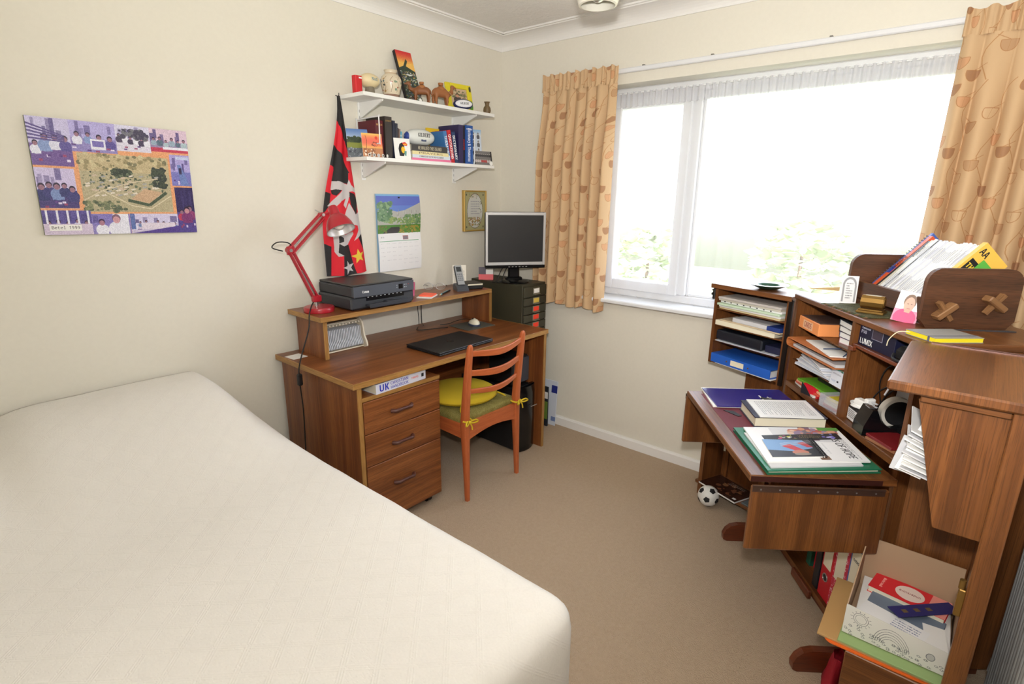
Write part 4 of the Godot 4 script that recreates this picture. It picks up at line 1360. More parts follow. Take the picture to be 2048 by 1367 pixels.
	var side := curve([Vector3(0.06, 0.0, 0), Vector3(0.225, 0.0, 0), Vector3(0.24, 0.025, 0), Vector3(0.222, 0.06, 0), Vector3(0.215, 0.1, 0), Vector3(0.2, 0.13, 0), Vector3(0.16, 0.145, 0), Vector3(0.06, 0.15, 0)], 4)
	var poly := []
	for q in side:
		poly.append(Vector2(q.x, q.y))
	part(rk, "end_panel", MB.new().prism(poly, 1.245, 1.253, 2), cream)
	part(rk, "end_panel", MB.new().prism(poly, 1.47, 1.478, 2), cream)
	part(rk, "base", MB.new().bx(0.06, 0.215, 0.002, 0.008, 1.253, 1.47), cream)
	part(rk, "back", MB.new().bx(0.06, 0.066, 0.008, 0.145, 1.253, 1.47), cream)
	var disc := mat(C(196, 199, 206), 0.3)
	var tooth := mat(C(222, 214, 196), 0.5)
	var fin := curve([Vector3(0.07, 0.012, 0), Vector3(0.205, 0.012, 0), Vector3(0.222, 0.028, 0), Vector3(0.208, 0.055, 0), Vector3(0.204, 0.095, 0), Vector3(0.19, 0.108, 0), Vector3(0.07, 0.108, 0)], 3)
	var fp := []
	for q in fin:
		fp.append(Vector2(q.x, q.y))
	for k in 24:
		var z := 1.258 + k * 0.0088
		part(rk, "fin", MB.new().prism(fp, z, z + 0.0045, 2), disc)
	for k in 12:
		var z := 1.258 + k * 0.0176
		part(rk, "peg", MB.new().cyl(Vector3(0.17, 0.122, z + 0.004), Vector3(0.2, 0.126, z + 0.004), 0.005, 0.004, 8), tooth)
	part(rk, "peg_bar", MB.new().bx(0.15, 0.175, 0.112, 0.134, 1.253, 1.47, 0.004), cream)

# ---------------------------------------------------------------- things on the left wall
func print_card(called: String, label: String, category: String, at: Transform3D, w: float, h: float, tex: Texture2D, edge: Material, thick := 0.0015, rough := 0.5) -> Node3D:
	var t := thing(called, label, category, at)
	part(t, "card", MB.new().bx(-w / 2, w / 2, 0, h, -thick, 0), edge)
	part(t, "print", MB.new().card(Vector3(-w / 2, 0, 0.0003), Vector3(w / 2, 0, 0.0003), Vector3(w / 2, h, 0.0003), Vector3(-w / 2, h, 0.0003)), tmat(tex, rough))
	return t

func photo_scene(p: Paint, x: float, y: float, w: float, h: float, sky: Color, ground: Color, shirts: Array, n: int, s: float) -> void:
	p.rect(x, y, w, h, sky)
	p.rect(x, y + h * 0.55, w, h * 0.45, ground)
	for i in 5:
		p.rect(x + p.rng.randf() * w * 0.85, y + p.rng.randf() * h * 0.3, w * p.rng.randf_range(0.06, 0.16), h * p.rng.randf_range(0.15, 0.4), sky.lerp(C(70, 60, 120), p.rng.randf_range(0.3, 0.8)))
	for i in n:
		p.figure(x + w * (i + 0.6) / (n + 0.2), y + h * p.rng.randf_range(0.4, 0.55), s * p.rng.randf_range(0.8, 1.15), shirts[i % shirts.size()], C(150, 110, 130), C(40, 30, 60))
	for i in 6:
		p.rect(x + p.rng.randf() * w * 0.9, y + h * p.rng.randf_range(0.75, 0.95), w * 0.09, h * 0.05, [C(90, 60, 130), C(220, 210, 235), C(150, 70, 110)][i % 3])

func collage() -> void:
	var p := Paint.new(720, 576, C(224, 160, 116), 8)
	var lil := C(176, 168, 220)
	var wt := C(226, 226, 240)
	var sh := [C(222, 222, 240), C(130, 150, 200), C(216, 216, 236), C(90, 80, 150)]
	photo_scene(p, 0.0, 0.0, 0.235, 0.40, C(196, 190, 226), C(110, 84, 150), sh, 4, 0.05)
	for k in 5:
		p.poly([[0.0, 0.05 + k * 0.03], [0.2, 0.14 + k * 0.012], [0.2, 0.15 + k * 0.012], [0.0, 0.065 + k * 0.03]], C(90, 76, 140))
	photo_scene(p, 0.235, 0.0, 0.275, 0.265, lil, C(140, 130, 190), sh, 4, 0.042)
	p.rect(0.35, 0.15, 0.09, 0.09, wt).rect(0.36, 0.165, 0.07, 0.05, C(120, 110, 180))
	photo_scene(p, 0.51, 0.0, 0.225, 0.235, C(210, 208, 232), C(214, 210, 228), [C(70, 60, 90), wt], 6, 0.03)
	p.blobs(0.53, 0.03, 0.19, 0.09, 60, 0.006, 0.02, [C(70, 66, 90), C(110, 110, 120)])
	photo_scene(p, 0.735, 0.0, 0.265, 0.215, C(214, 190, 210), C(150, 130, 170), [C(150, 170, 190), C(90, 110, 130), C(170, 190, 200)], 6, 0.03)
	p.rect(0.735, 0.175, 0.265, 0.04, C(190, 60, 90)).rect(0.82, 0.165, 0.18, 0.025, wt)
	photo_scene(p, 0.0, 0.42, 0.225, 0.345, C(200, 190, 226), C(70, 60, 120), [C(50, 54, 110), C(60, 60, 120), C(120, 140, 190)], 5, 0.055)
	# the aerial view in the middle
	var ax := 0.255
	var ay := 0.275
	var aw := 0.585
	var ah := 0.52
	p.rect(ax, ay, aw, ah, C(176, 166, 136))
	p.rect(ax, ay, aw, ah * 0.3, C(188, 172, 136))
	p.blobs(ax, ay, aw * 0.97, ah * 0.28, 90, 0.004, 0.018, [C(150, 138, 104), C(120, 116, 90), C(200, 188, 150)])
	p.blobs(ax + 0.2, ay + 0.13, 0.12, 0.06, 40, 0.01, 0.022, [C(52, 62, 56), C(66, 78, 64)])
	p.blobs(ax + 0.47, ay + 0.11, 0.09, 0.17, 70, 0.01, 0.022, [C(52, 60, 58), C(64, 74, 62)])
	p.blobs(ax + 0.01, ay + 0.16, aw * 0.9, 0.17, 110, 0.003, 0.01, [C(70, 80, 66), C(100, 110, 90)])
	for i in 46:
		var bx := ax + 0.02 + p.rng.randf() * (aw - 0.12)
		var by := ay + 0.18 + p.rng.randf() * 0.19
		p.poly([[bx, by], [bx + 0.028, by - 0.008], [bx + 0.036, by + 0.004], [bx + 0.008, by + 0.014]], [C(216, 208, 196), C(196, 178, 160), C(160, 160, 160)][i % 3])
	p.poly([[ax + 0.3, ay + 0.4], [ax + 0.4, ay + 0.3], [ax + 0.52, ay + 0.33], [ax + 0.43, ay + 0.44]], C(196, 164, 134))
	p.path([[ax + 0.28, ay + 0.41], [ax + 0.42, ay + 0.455], [ax + 0.55, ay + 0.33]], 0.022, C(70, 84, 66))
	p.path([[ax, ay + 0.42], [ax + 0.12, ay + 0.33], [ax + 0.3, ay + 0.25], [ax + 0.5, ay + 0.2]], 0.008, C(206, 194, 168))
	p.path([[ax + 0.13, ay + 0.33], [ax + 0.3, ay + 0.46], [ax + 0.43, ay + 0.49], [ax + 0.58, ay + 0.36]], 0.007, C(212, 202, 176))
	p.blobs(ax, ay + 0.42, 0.26, 0.09, 60, 0.006, 0.02, [C(110, 118, 92), C(132, 136, 104), C(86, 96, 78)])
	photo_scene(p, 0.855, 0.235, 0.145, 0.3, C(170, 160, 216), C(120, 120, 190), [], 0, 0.03)
	p.poly([[0.905, 0.33], [0.93, 0.33], [0.985, 0.53], [0.92, 0.53]], C(110, 130, 190)).rect(0.915, 0.36, 0.02, 0.06, C(50, 40, 80)).rect(0.9, 0.25, 0.095, 0.03, C(190, 200, 230))
	photo_scene(p, 0.865, 0.55, 0.135, 0.45, C(46, 36, 90), C(80, 66, 140), [C(180, 60, 90), C(140, 60, 110)], 2, 0.05)
	p.figure(0.94, 0.78, 0.06, C(120, 50, 110), C(190, 140, 150), C(40, 20, 50))
	photo_scene(p, 0.0, 0.785, 0.285, 0.215, C(90, 80, 150), C(214, 196, 220), [C(120, 140, 190), C(200, 200, 230)], 5, 0.035)
	for k in 5:
		p.rect(0.02 + k * 0.06, 0.785, 0.012, 0.12, wt)
	p.rect(0.0, 0.905, 0.285, 0.095, C(206, 192, 216))
	photo_scene(p, 0.285, 0.815, 0.245, 0.185, C(130, 120, 190), C(140, 130, 190), [], 0, 0.03)
	p.rect(0.42, 0.815, 0.1, 0.185, wt)
	p.figure(0.345, 0.895, 0.055, wt, C(170, 120, 140), C(60, 40, 80))
	p.figure(0.44, 0.865, 0.075, wt, C(200, 150, 160), C(120, 90, 110))
	photo_scene(p, 0.53, 0.81, 0.335, 0.19, C(206, 200, 230), C(200, 190, 216), [C(214, 214, 236), C(110, 130, 180), C(190, 190, 220)], 8, 0.024)
	p.rect(0.53, 0.81, 0.03, 0.15, C(90, 110, 170)).rect(0.6, 0.9, 0.24, 0.06, C(216, 206, 222)).poly([[0.53, 1.0], [0.87, 0.93], [0.87, 1.0]], C(80, 60, 140))
	p.grain(0.07, 3)
	var t := thing("photo_collage", "purple-tinted photo collage board with an aerial view on the left wall", "collage", T(0.0, 1.297, 2.115, 90, 0, -1.0))
	part(t, "board", MB.new().bx(-0.241, 0.241, 0, 0.384, 0.002, 0.014), mat(C(110, 118, 90), 0.6))
	part(t, "print", MB.new().card(Vector3(-0.241, 0, 0.0144), Vector3(0.241, 0, 0.0144), Vector3(0.241, 0.384, 0.0144), Vector3(-0.241, 0.384, 0.0144)), tmat(p.tex(), 0.4))
	var st := part(t, "caption_strip", MB.new().bx(-0.226, -0.136, 0.014, 0.034, 0.0144, 0.015), M.paper)
	words(st, "Betel 1999", 0.010, T(-0.181, 0.024, 0.0154), M.ink, 0.078, "Droid Sans Mono")

func calendar() -> void:
	var p := Paint.new(300, 424, C(238, 238, 240), 12)
	p.rect(0, 0, 1, 0.03, C(120, 176, 226))
	p.rect(0, 0.02, 1, 0.48, C(92, 124, 206))
	p.rect(0, 0.02, 1, 0.12, C(86, 104, 196))
	p.poly([[0, 0.5], [0, 0.22], [0.1, 0.17], [0.32, 0.2], [0.45, 0.22], [0.62, 0.2], [0.85, 0.14], [1, 0.1], [1, 0.5]], C(176, 176, 170))
	for i in 90:
		p.rect(p.rng.randf_range(0.42, 0.98), p.rng.randf_range(0.19, 0.36), 0.008, p.rng.randf_range(0.015, 0.05), [C(140, 140, 136), C(200, 200, 196), C(156, 150, 140)][i % 3])
	p.blobs(0.0, 0.10, 0.33, 0.24, 170, 0.015, 0.04, [C(112, 146, 108), C(92, 130, 88), C(132, 164, 120), C(80, 118, 84)])
	p.blobs(0.62, 0.26, 0.38, 0.12, 120, 0.012, 0.03, [C(104, 138, 92), C(84, 120, 72), C(124, 152, 92)])
	p.blobs(0.25, 0.3, 0.6, 0.07, 90, 0.01, 0.025, [C(110, 140, 84), C(140, 160, 90)])
	p.rect(0, 0.39, 1, 0.11, C(74, 128, 44))
	p.poly([[0.1, 0.5], [0.3, 0.42], [0.55, 0.42], [0.45, 0.5]], C(52, 46, 48))
	p.blobs(0.5, 0.41, 0.5, 0.08, 60, 0.01, 0.03, [C(160, 140, 50), C(110, 140, 50), C(150, 120, 40)])
	p.blobs(0.0, 0.4, 0.2, 0.09, 30, 0.01, 0.02, [C(90, 140, 50), C(120, 110, 60)])
	p.words(0.06, 0.54, 0.1, 0.03, 1, C(190, 190, 196), 0.6)
	p.rect(0.56, 0.535, 0.13, 0.055, C(190, 130, 130)).rect(0.57, 0.545, 0.11, 0.04, C(130, 120, 130))
	p.rect(0.02, 0.598, 0.92, 0.008, C(96, 160, 120))
	for r in 6:
		for c in 7:
			if p.rng.randf() < 0.7:
				p.words(0.05 + c * 0.13, 0.63 + r * 0.055, 0.09, 0.012, 1, C(206, 206, 212), 0.5)
	var t := thing("wall_calendar", "wall calendar with a green cliff landscape above the printer", "calendar", T(0.003, 1.045, 0.842, 90))
	# pages bow slightly away from the wall
	var rows := []
	var uvs := []
	for i in 17:
		var v := i / 16.0
		var l := PackedVector3Array()
		var u := PackedVector2Array()
		for j in 9:
			var s := j / 8.0
			var lift := 0.006 + 0.008 * sin(PI * fmod(v * 2.0, 1.0001)) * (0.4 + 0.6 * s) + 0.006 * v * (1.0 - s)
			l.append(Vector3(-0.146 + 0.292 * s, 0.405 * (1 - v), lift))
			u.append(Vector2(s, v))
		rows.append(l)
		uvs.append(u)
	part(t, "pages", MB.new().grid(rows, false, false, uvs), tmat(p.tex(), 0.4))
	part(t, "backing", MB.new().bx(-0.148, 0.144, 0.0, 0.408, 0.0, 0.002), mat(C(150, 186, 216), 0.6))
	part(t, "pin", MB.new().cyl(Vector3(0.0, 0.39, 0.0), Vector3(0.0, 0.39, 0.014), 0.004, 0.004, 10), M.ink)

func oval_picture() -> void:
	var p := Paint.new(160, 200, C(172, 166, 122), 3)
	p.ell(0.5, 0.5, 0.38, 0.46, C(92, 84, 66))
	p.ell(0.5, 0.5, 0.365, 0.447, C(206, 206, 200))
	p.words(0.3, 0.24, 0.42, 0.38, 6, C(150, 150, 160), 0.4)
	p.blobs(0.22, 0.06, 0.5, 0.12, 26, 0.012, 0.03, [C(150, 100, 90), C(120, 130, 90), C(206, 190, 170)])
	p.blobs(0.72, 0.25, 0.1, 0.3, 16, 0.01, 0.022, [C(140, 110, 90), C(110, 120, 90)])
	p.blobs(0.2, 0.66, 0.6, 0.22, 70, 0.012, 0.035, [C(160, 130, 70), C(130, 130, 76), C(180, 150, 90), C(150, 110, 90)])
	for q in [[0.1, 0.08], [0.9, 0.08], [0.1, 0.92], [0.9, 0.92]]:
		p.ell(q[0], q[1], 0.03, 0.025, C(92, 88, 66))
	var t := thing("framed_verse", "small gold-framed picture with an oval flowered verse beside the monitor", "picture", T(0.0, 1.235, 0.254, 90))
	var f := MB.new()
	f.bx(-0.1, -0.091, 0, 0.246, 0, 0.022, 0.002)
	f.bx(0.091, 0.1, 0, 0.246, 0, 0.022, 0.002)
	f.bx(-0.091, 0.091, 0, 0.009, 0, 0.022, 0.002)
	f.bx(-0.091, 0.091, 0.237, 0.246, 0, 0.022, 0.002)
	part(t, "frame", f, mat(C(186, 152, 76), 0.45, 0.3))
	part(t, "print", MB.new().card(Vector3(-0.092, 0.008, 0.014), Vector3(0.092, 0.008, 0.014), Vector3(0.092, 0.238, 0.014), Vector3(-0.092, 0.238, 0.014)), tmat(p.tex(), 0.4))
	part(t, "backing", MB.new().bx(-0.092, 0.092, 0.005, 0.24, 0.001, 0.0125), M.paper_cream)

func flag() -> void:
	var p := Paint.new(256, 768, C(214, 20, 40), 2)
	var k := C(28, 26, 28)
	var g := C(196, 190, 190)
	var y := C(226, 196, 60)
	# points measured on the cloth: edge of the drape at each height gives u, height gives v
	var le := [[0.0, 95.0], [240.0, 85.0], [870.0, 38.0], [1180.0, 38.0], [1400.0, 60.0]]
	var re := [[0.0, 340.0], [400.0, 420.0], [780.0, 490.0], [1100.0, 555.0], [1400.0, 572.0]]
	var at := func(tab: Array, yy: float) -> float:
		for i in tab.size() - 1:
			if yy <= tab[i + 1][0]:
				return lerpf(tab[i][1], tab[i + 1][1], clampf((yy - tab[i][0]) / (tab[i + 1][0] - tab[i][0]), 0, 1))
		return tab[tab.size() - 1][1]
	var fz := func(pts: Array) -> Array:
		var out := []
		for q in pts:
			var l: float = at.call(le, q[1])
			var r: float = at.call(re, q[1])
			out.append([(q[0] - l) / (r - l), 0.41 + 0.616 * q[1] / 1367.0])
		return out
	var rd := C(214, 20, 40)
	p.rect(0, 0, 1, 0.41, k)
	p.poly([[0.0, 0.13], [0.35, 0.16], [0.75, 0.24], [1.0, 0.36], [1.0, 0.47], [0.8, 0.40], [0.5, 0.31], [0.0, 0.26]], rd)
	p.poly([[0.0, 0.37], [0.16, 0.38], [0.22, 0.42], [0.0, 0.42]], rd)
	p.poly(fz.call([[140, -20], [290, -20], [300, 140], [200, 110], [135, 110]]), k)
	p.poly(fz.call([[80, 235], [140, 260], [135, 400], [50, 530], [40, 400]]), k)
	p.poly(fz.call([[30, 870], [130, 920], [112, 1330], [20, 1400], [20, 900]]), k)
	p.poly(fz.call([[200, 870], [330, 910], [380, 1110], [430, 1330], [250, 1330], [255, 1050], [200, 1000]]), k)
	p.poly(fz.call([[440, 820], [500, 760], [545, 1000], [500, 930]]), k)
	for q in [[[135, 108], [200, 105], [290, 145], [300, 80], [330, 150], [385, 195], [402, 250], [350, 228], [318, 232], [355, 290], [320, 300], [318, 340], [300, 445], [268, 400], [290, 318], [240, 350], [180, 435], [108, 412], [150, 360], [240, 215], [135, 215]], [[325, 370], [400, 520], [452, 478], [470, 600], [492, 772], [390, 862], [440, 720], [430, 665], [380, 650], [290, 520]], [[155, 760], [210, 740], [285, 782], [375, 740], [382, 772], [320, 905], [260, 922], [208, 888], [200, 1000], [262, 1045], [200, 1052], [162, 990], [158, 830]]]:
		p.poly(fz.call(q), g)
	p.poly(fz.call([[318, 236], [375, 262], [412, 330], [416, 500], [400, 520], [345, 400], [325, 300]]), k)
	p.poly(fz.call([[140, 222], [180, 205], [232, 215], [190, 285], [150, 262]]), k)
	p.poly(fz.call([[208, 775], [262, 815], [262, 860], [208, 880]]), k)
	for q in [[455.0, 1065.0, 88.0, y], [322.0, 1205.0, 84.0, g]]:
		var pts := []
		for i in 10:
			var a := -PI / 2 + TAU * i / 10.0 - 0.25
			var r: float = q[2] if i % 2 == 0 else q[2] * 0.42
			pts.append([q[0] + cos(a) * r, q[1] + sin(a) * r * 1.15])
		p.poly(fz.call(pts), q[3])
	var t := thing("flag", "red and black flag with pale swirls and a yellow star hanging from the shelf", "flag", T(0, 0, 0))
	var rows := []
	var uvs := []
	for i in 29:
		var v := i / 28.0
		var yy := lerpf(1.895, 1.052, v)
		var zl := lerpf(1.192, 1.325, smoothstep(0.0, 0.75, v))
		var zr := lerpf(1.176, 1.085, pow(v, 0.9))
		var l := PackedVector3Array()
		var u := PackedVector2Array()
		for j in 33:
			var s := j / 32.0
			var amp := 0.004 + 0.012 * v
			l.append(Vector3(0.022 + 0.008 * v + amp * (0.5 + 0.5 * sin(s * 15.0 + 0.6 + v)) + 0.010 * sin(PI * s), yy + (0.02 * absf(s - 0.45) if i == 28 else 0.0), lerpf(zl, zr, s)))
			u.append(Vector2(s, v))
		rows.append(l)
		uvs.append(u)
	var m := tmat(p.tex(), 0.7)
	m.cull_mode = BaseMaterial3D.CULL_DISABLED
	part(t, "cloth", MB.new().grid(rows, false, false, uvs), m)
	part(t, "hook", MB.new().tube(curve([Vector3(0.0, 1.9, 1.182), Vector3(0.02, 1.895, 1.182), Vector3(0.028, 1.9, 1.182), Vector3(0.028, 1.908, 1.182)], 4), 0.002, 6), M.ink)

func shelves() -> void:
	var t := thing("wall_shelf_unit", "two white wall shelves on slotted uprights and brackets", "shelf unit", T(0, 0, 0))
	var w := mat(C(238, 238, 236), 0.4)
	var ys := [1.902, 1.621]
	for y in ys:
		part(t, "shelf_board", MB.new().bx(0.006, 0.202, y - 0.017, y, 0.284, 1.167, 0.001), w)
	for z in [1.053, 0.42]:
		var u := part(t, "upright", MB.new().bx(0.0, 0.006, 1.52, 1.884, z - 0.012, z + 0.012), w)
		for k in 12:
			part(u, "slot", MB.new().bx(0.006, 0.0064, 1.53 + k * 0.028, 1.543 + k * 0.028, z + 0.002, z + 0.006), mat(C(90, 88, 84), 0.6))
		for y in ys:
			part(t, "bracket", MB.new().prism([Vector2(0.006, y - 0.0175), Vector2(0.19, y - 0.0175), Vector2(0.186, y - 0.026), Vector2(0.03, y - 0.085), Vector2(0.006, y - 0.092)], z - 0.004, z + 0.004, 2), w)

func upright_book(label: String, zc: float, thick: float, h: float, depth: float, xf: float, col: Color, lean := 0.0, title := "", tc := Color.WHITE, th := 0.012, sub := "", yb := 1.6213) -> Node3D:
	var t := thing("book", label, "book", T(xf, yb, zc, 90, 0, lean), "books on the lower wall shelf")
	var m := mat(col, 0.5)
	part(t, "cover", MB.new().bx(-thick / 2, -thick / 2 + 0.0018, 0, h, -depth, 0).bx(thick / 2 - 0.0018, thick / 2, 0, h, -depth, 0).bx(-thick / 2 + 0.0018, thick / 2 - 0.0018, 0, h, -0.0018, 0), m)
	part(t, "pages", MB.new().bx(-thick / 2 + 0.0018, thick / 2 - 0.0018, 0.002, h - 0.003, -depth + 0.002, -0.0018), M.paper_cream)
	if title:
		words(t, title, th, T(0, h * 0.5, 0.0003, 0, 0, -90), mat(tc, 0.5), minf(h * 0.86, th * title.length() * 0.78), "Droid Sans", 700)
	if sub:
		words(t, sub, 0.007, T(0, h - 0.02, 0.0003), mat(tc, 0.5), thick * 0.8, "Droid Serif", 700)
	return t

func shelf_items() -> void:
	var yt := 1.9023
	var yl := 1.6213
	# ---- upper shelf
	var t := thing("red_tin", "slim red rounded box at the left end of the upper shelf", "box", T(0.125, yt, 1.145, 90))
	part(t, "body", MB.new().prism(rrect(-0.02, -0.016, 0.02, 0.016, 0.008), 0, 0.074, 1), M.red)
	part(t, "mark", MB.new().bx(0.0, 0.016, 0.062, 0.068, 0.016, 0.0164), M.paper)
	t = thing("rugby_trophy", "cream rugby ball ornament lettered on a stone stump", "ornament", T(0.12, yt, 1.072, 90))
	part(t, "stump", MB.new().lathe([Vector2(0.0, 0), Vector2(0.024, 0.0), Vector2(0.022, 0.03), Vector2(0.018, 0.04), Vector2(0.0, 0.04)], 20), mat(C(124, 116, 100), 0.8))
	part(t, "ball", MB.new().ell(Vector3(0, 0.065, 0), Vector3(0.052, 0.032, 0.036), 28, 16), mat(C(226, 208, 166), 0.5))
	words(t, "No1", 0.013, T(0.004, 0.068, 0.0358, 4), mat(C(80, 130, 150), 0.6), 0.034, "Droid Serif", 700)
	# painted vase
	var pv := Paint.new(256, 128, C(214, 200, 176), 6)
	pv.rect(0, 0.86, 1, 0.14, C(150, 120, 104))
	pv.rect(0, 0.1, 1, 0.04, C(196, 170, 140))
	pv.blobs(0, 0.3, 1, 0.5, 60, 0.006, 0.022, [C(60, 80, 110), C(90, 120, 130), C(150, 70, 60), C(40, 50, 60), C(190, 160, 110), C(120, 140, 120)])
	for i in 9:
		pv.path([[i / 9.0, 0.8], [i / 9.0 + 0.03, 0.6], [i / 9.0 - 0.01, 0.4], [i / 9.0 + 0.04, 0.25]], 0.006, C(110, 84, 60))
	t = thing("painted_vase", "cream porcelain vase painted with blue and red flowers", "vase", T(0.125, yt, 0.95))
	var vr := []
	for q in [[0.03, 0.0], [0.034, 0.004], [0.042, 0.03], [0.051, 0.068], [0.051, 0.084], [0.043, 0.1], [0.03, 0.11], [0.027, 0.116], [0.03, 0.124], [0.033, 0.128]]:
		var l := PackedVector3Array()
		for kk in 32:
			var a := TAU * kk / 32.0
			l.append(Vector3(cos(a) * q[0], q[1], -sin(a) * q[0]))
		vr.append(l)
	var uvs := []
	for i in vr.size():
		var l := PackedVector2Array()
		for kk in 33:
			l.append(Vector2(kk / 32.0, 1.0 - vr[i][0].y / 0.128))
		uvs.append(l)
	part(t, "body", MB.new().grid(vr, true, false, uvs), tmat(pv.tex(), 0.25))
	part(t, "inside", MB.new().lathe([Vector2(0.033, 0.128), Vector2(0.028, 0.124), Vector2(0.024, 0.112), Vector2(0.001, 0.108)], 24), mat(C(190, 176, 150), 0.4))
	# tall hillside painting leaning on the wall
	var pp := Paint.new(128, 320, C(214, 40, 40), 14)
	for i in 20:
		pp.rect(0, i * 0.012, 1, 0.014, C(206, 34, 46).lerp(C(240, 190, 90), i / 19.0))
	pp.rect(0, 0.24, 1, 0.12, C(240, 190, 96))
	pp.poly([[0, 0.34], [0.3, 0.29], [0.55, 0.14], [0.62, 0.19], [0.46, 0.29], [1, 0.37], [1, 1], [0, 1]], C(54, 70, 56))
	for i in 260:
		var yy := pp.rng.randf_range(0.38, 0.93)
		pp.rect(pp.rng.randf() * 0.95, yy, 0.07, 0.02, [C(214, 214, 210), C(120, 60, 60), C(70, 90, 120), C(60, 60, 60), C(160, 150, 130), C(90, 130, 110), C(190, 170, 90)][i % 7])
		pp.rect(pp.rng.randf() * 0.95, yy + 0.006, 0.03, 0.01, C(40, 44, 44))
	pp.rect(0.35, 0.44, 0.34, 0.025, C(226, 226, 220))
	pp.rect(0, 0.93, 1, 0.07, C(80, 100, 60))
	pp.grain(0.05, 2)
	t = thing("hillside_painting", "tall narrow painting of a crowded hillside under a red sky", "painting", T(0.118, yt, 0.792, 90, -20))
	part(t, "canvas", MB.new().bx(-0.052, 0.052, 0.0, 0.272, -0.018, 0.0), mat(C(34, 32, 34), 0.6))
	part(t, "print", MB.new().card(Vector3(-0.05, 0.0, 0.0004), Vector3(0.052, 0.0, 0.0004), Vector3(0.052, 0.272, 0.0004), Vector3(-0.05, 0.272, 0.0004)), tmat(pp.tex(), 0.4))
	# carved camels
	var wood := mat(C(150, 92, 50), 0.5)
	var cm := MB.new()
	cm.nets([[Vector3(-0.028, 0.058, 0), Vector3(0.03, 0.056, 0), 0.017, 0.016], [Vector3(-0.02, 0.066, 0), Vector3(0.016, 0.068, 0), 0.013, 0.013], [Vector3(0.0, 0.078, 0), Vector3(0.001, 0.086, 0), 0.011, 0.007],
		[Vector3(0.034, 0.056, 0), Vector3(0.058, 0.066, 0), 0.011, 0.008], [Vector3(0.058, 0.066, 0), Vector3(0.064, 0.088, 0), 0.0075, 0.006], [Vector3(0.063, 0.092, 0), Vector3(0.082, 0.088, 0), 0.0075, 0.005],
		[Vector3(-0.03, 0.05, 0.009), Vector3(-0.033, 0.028, 0.009), 0.009, 0.0055], [Vector3(-0.033, 0.028, 0.009), Vector3(-0.031, 0.002, 0.009), 0.005, 0.0042],
		[Vector3(-0.03, 0.05, -0.009), Vector3(-0.036, 0.028, -0.009), 0.009, 0.0055], [Vector3(-0.036, 0.028, -0.009), Vector3(-0.034, 0.002, -0.009), 0.005, 0.0042],
		[Vector3(0.028, 0.05, 0.009), Vector3(0.028, 0.028, 0.009), 0.008, 0.005], [Vector3(0.028, 0.028, 0.009), Vector3(0.029, 0.002, 0.009), 0.0048, 0.0042],
		[Vector3(0.03, 0.05, -0.009), Vector3(0.034, 0.028, -0.009), 0.008, 0.005], [Vector3(0.034, 0.028, -0.009), Vector3(0.034, 0.002, -0.009), 0.0048, 0.0042], [Vector3(-0.044, 0.06, 0), Vector3(-0.052, 0.036, 0), 0.003, 0.002]], 0.0032, 0.008)
	var cmesh := cm
	for q in [["carved wooden camel facing left on the upper shelf", T(0.15, yt - 0.0005, 0.778, -122), C(132, 80, 44), 1.0], ["carved wooden camel facing right on the upper shelf", T(0.135, yt - 0.0005, 0.634, 84), C(156, 98, 56), 1.18]]:
		var at: Transform3D = q[1]
		t = thing("camel_figurine", q[0], "figurine", at.scaled_local(Vector3.ONE * q[3]), "carved camels")
		part(t, "body", cmesh, mat(q[2], 0.5))
		part(t, "saddle", MB.new().ell(Vector3(0, 0.076, 0), Vector3(0.019, 0.012, 0.0155), 14, 8).lathe([Vector2(0.0, 0.088), Vector2(0.011, 0.09), Vector2(0.012, 0.1), Vector2(0.0, 0.1)], 12), mat(C(164, 104, 54), 0.55))
		part(t, "rein", MB.new().tube(curve([Vector3(0.074, 0.086, 0.006), Vector3(0.058, 0.056, 0.012), Vector3(0.03, 0.066, 0.017), Vector3(0.012, 0.082, 0.012)], 5), 0.0009, 5), mat(C(206, 180, 140), 0.6))
	# little badge in front of the painting
	t = thing("pin_badge", "tiny white badge in front of the hillside painting", "badge", T(0.185, yt, 0.815, 90, -14))
	part(t, "disc", MB.new().cyl(Vector3(0, 0.008, -0.0015), Vector3(0, 0.008, 0.0), 0.008, 0.008, 16), M.paper)
	# yellow photo frame
	var pf := Paint.new(96, 128, C(206, 178, 150), 4)
	pf.blobs(0.1, 0.15, 0.9, 0.35, 60, 0.03, 0.08, [C(150, 130, 100), C(110, 116, 80), C(190, 170, 140)])
	pf.figure(0.42, 0.42, 0.32, C(70, 60, 60), C(200, 150, 120), C(90, 70, 50))
	pf.figure(0.72, 0.62, 0.24, C(160, 110, 80), C(200, 150, 120), C(80, 60, 40))
	t = thing("framed_photo", "bright yellow photo frame with a family snapshot", "photo frame", T(0.098, yt, 0.455, 84, -12))
	var fm := MB.new()
	fm.bx(-0.09, -0.058, 0, 0.148, 0, 0.014, 0.003)
	fm.bx(0.058, 0.09, 0, 0.148, 0, 0.014, 0.003)
	fm.bx(-0.058, 0.058, 0, 0.03, 0, 0.014, 0.003)
	fm.bx(-0.058, 0.058, 0.122, 0.148, 0, 0.014, 0.003)
	part(t, "frame", fm, mat(C(222, 206, 40), 0.4))
	part(t, "photo", MB.new().card(Vector3(-0.06, 0.026, 0.006), Vector3(0.06, 0.026, 0.006), Vector3(0.06, 0.126, 0.006), Vector3(-0.06, 0.126, 0.006)), tmat(pf.tex(), 0.3))
	part(t, "backing", MB.new().bx(-0.07, 0.07, 0.01, 0.14, -0.003, 0.005), M.ink)
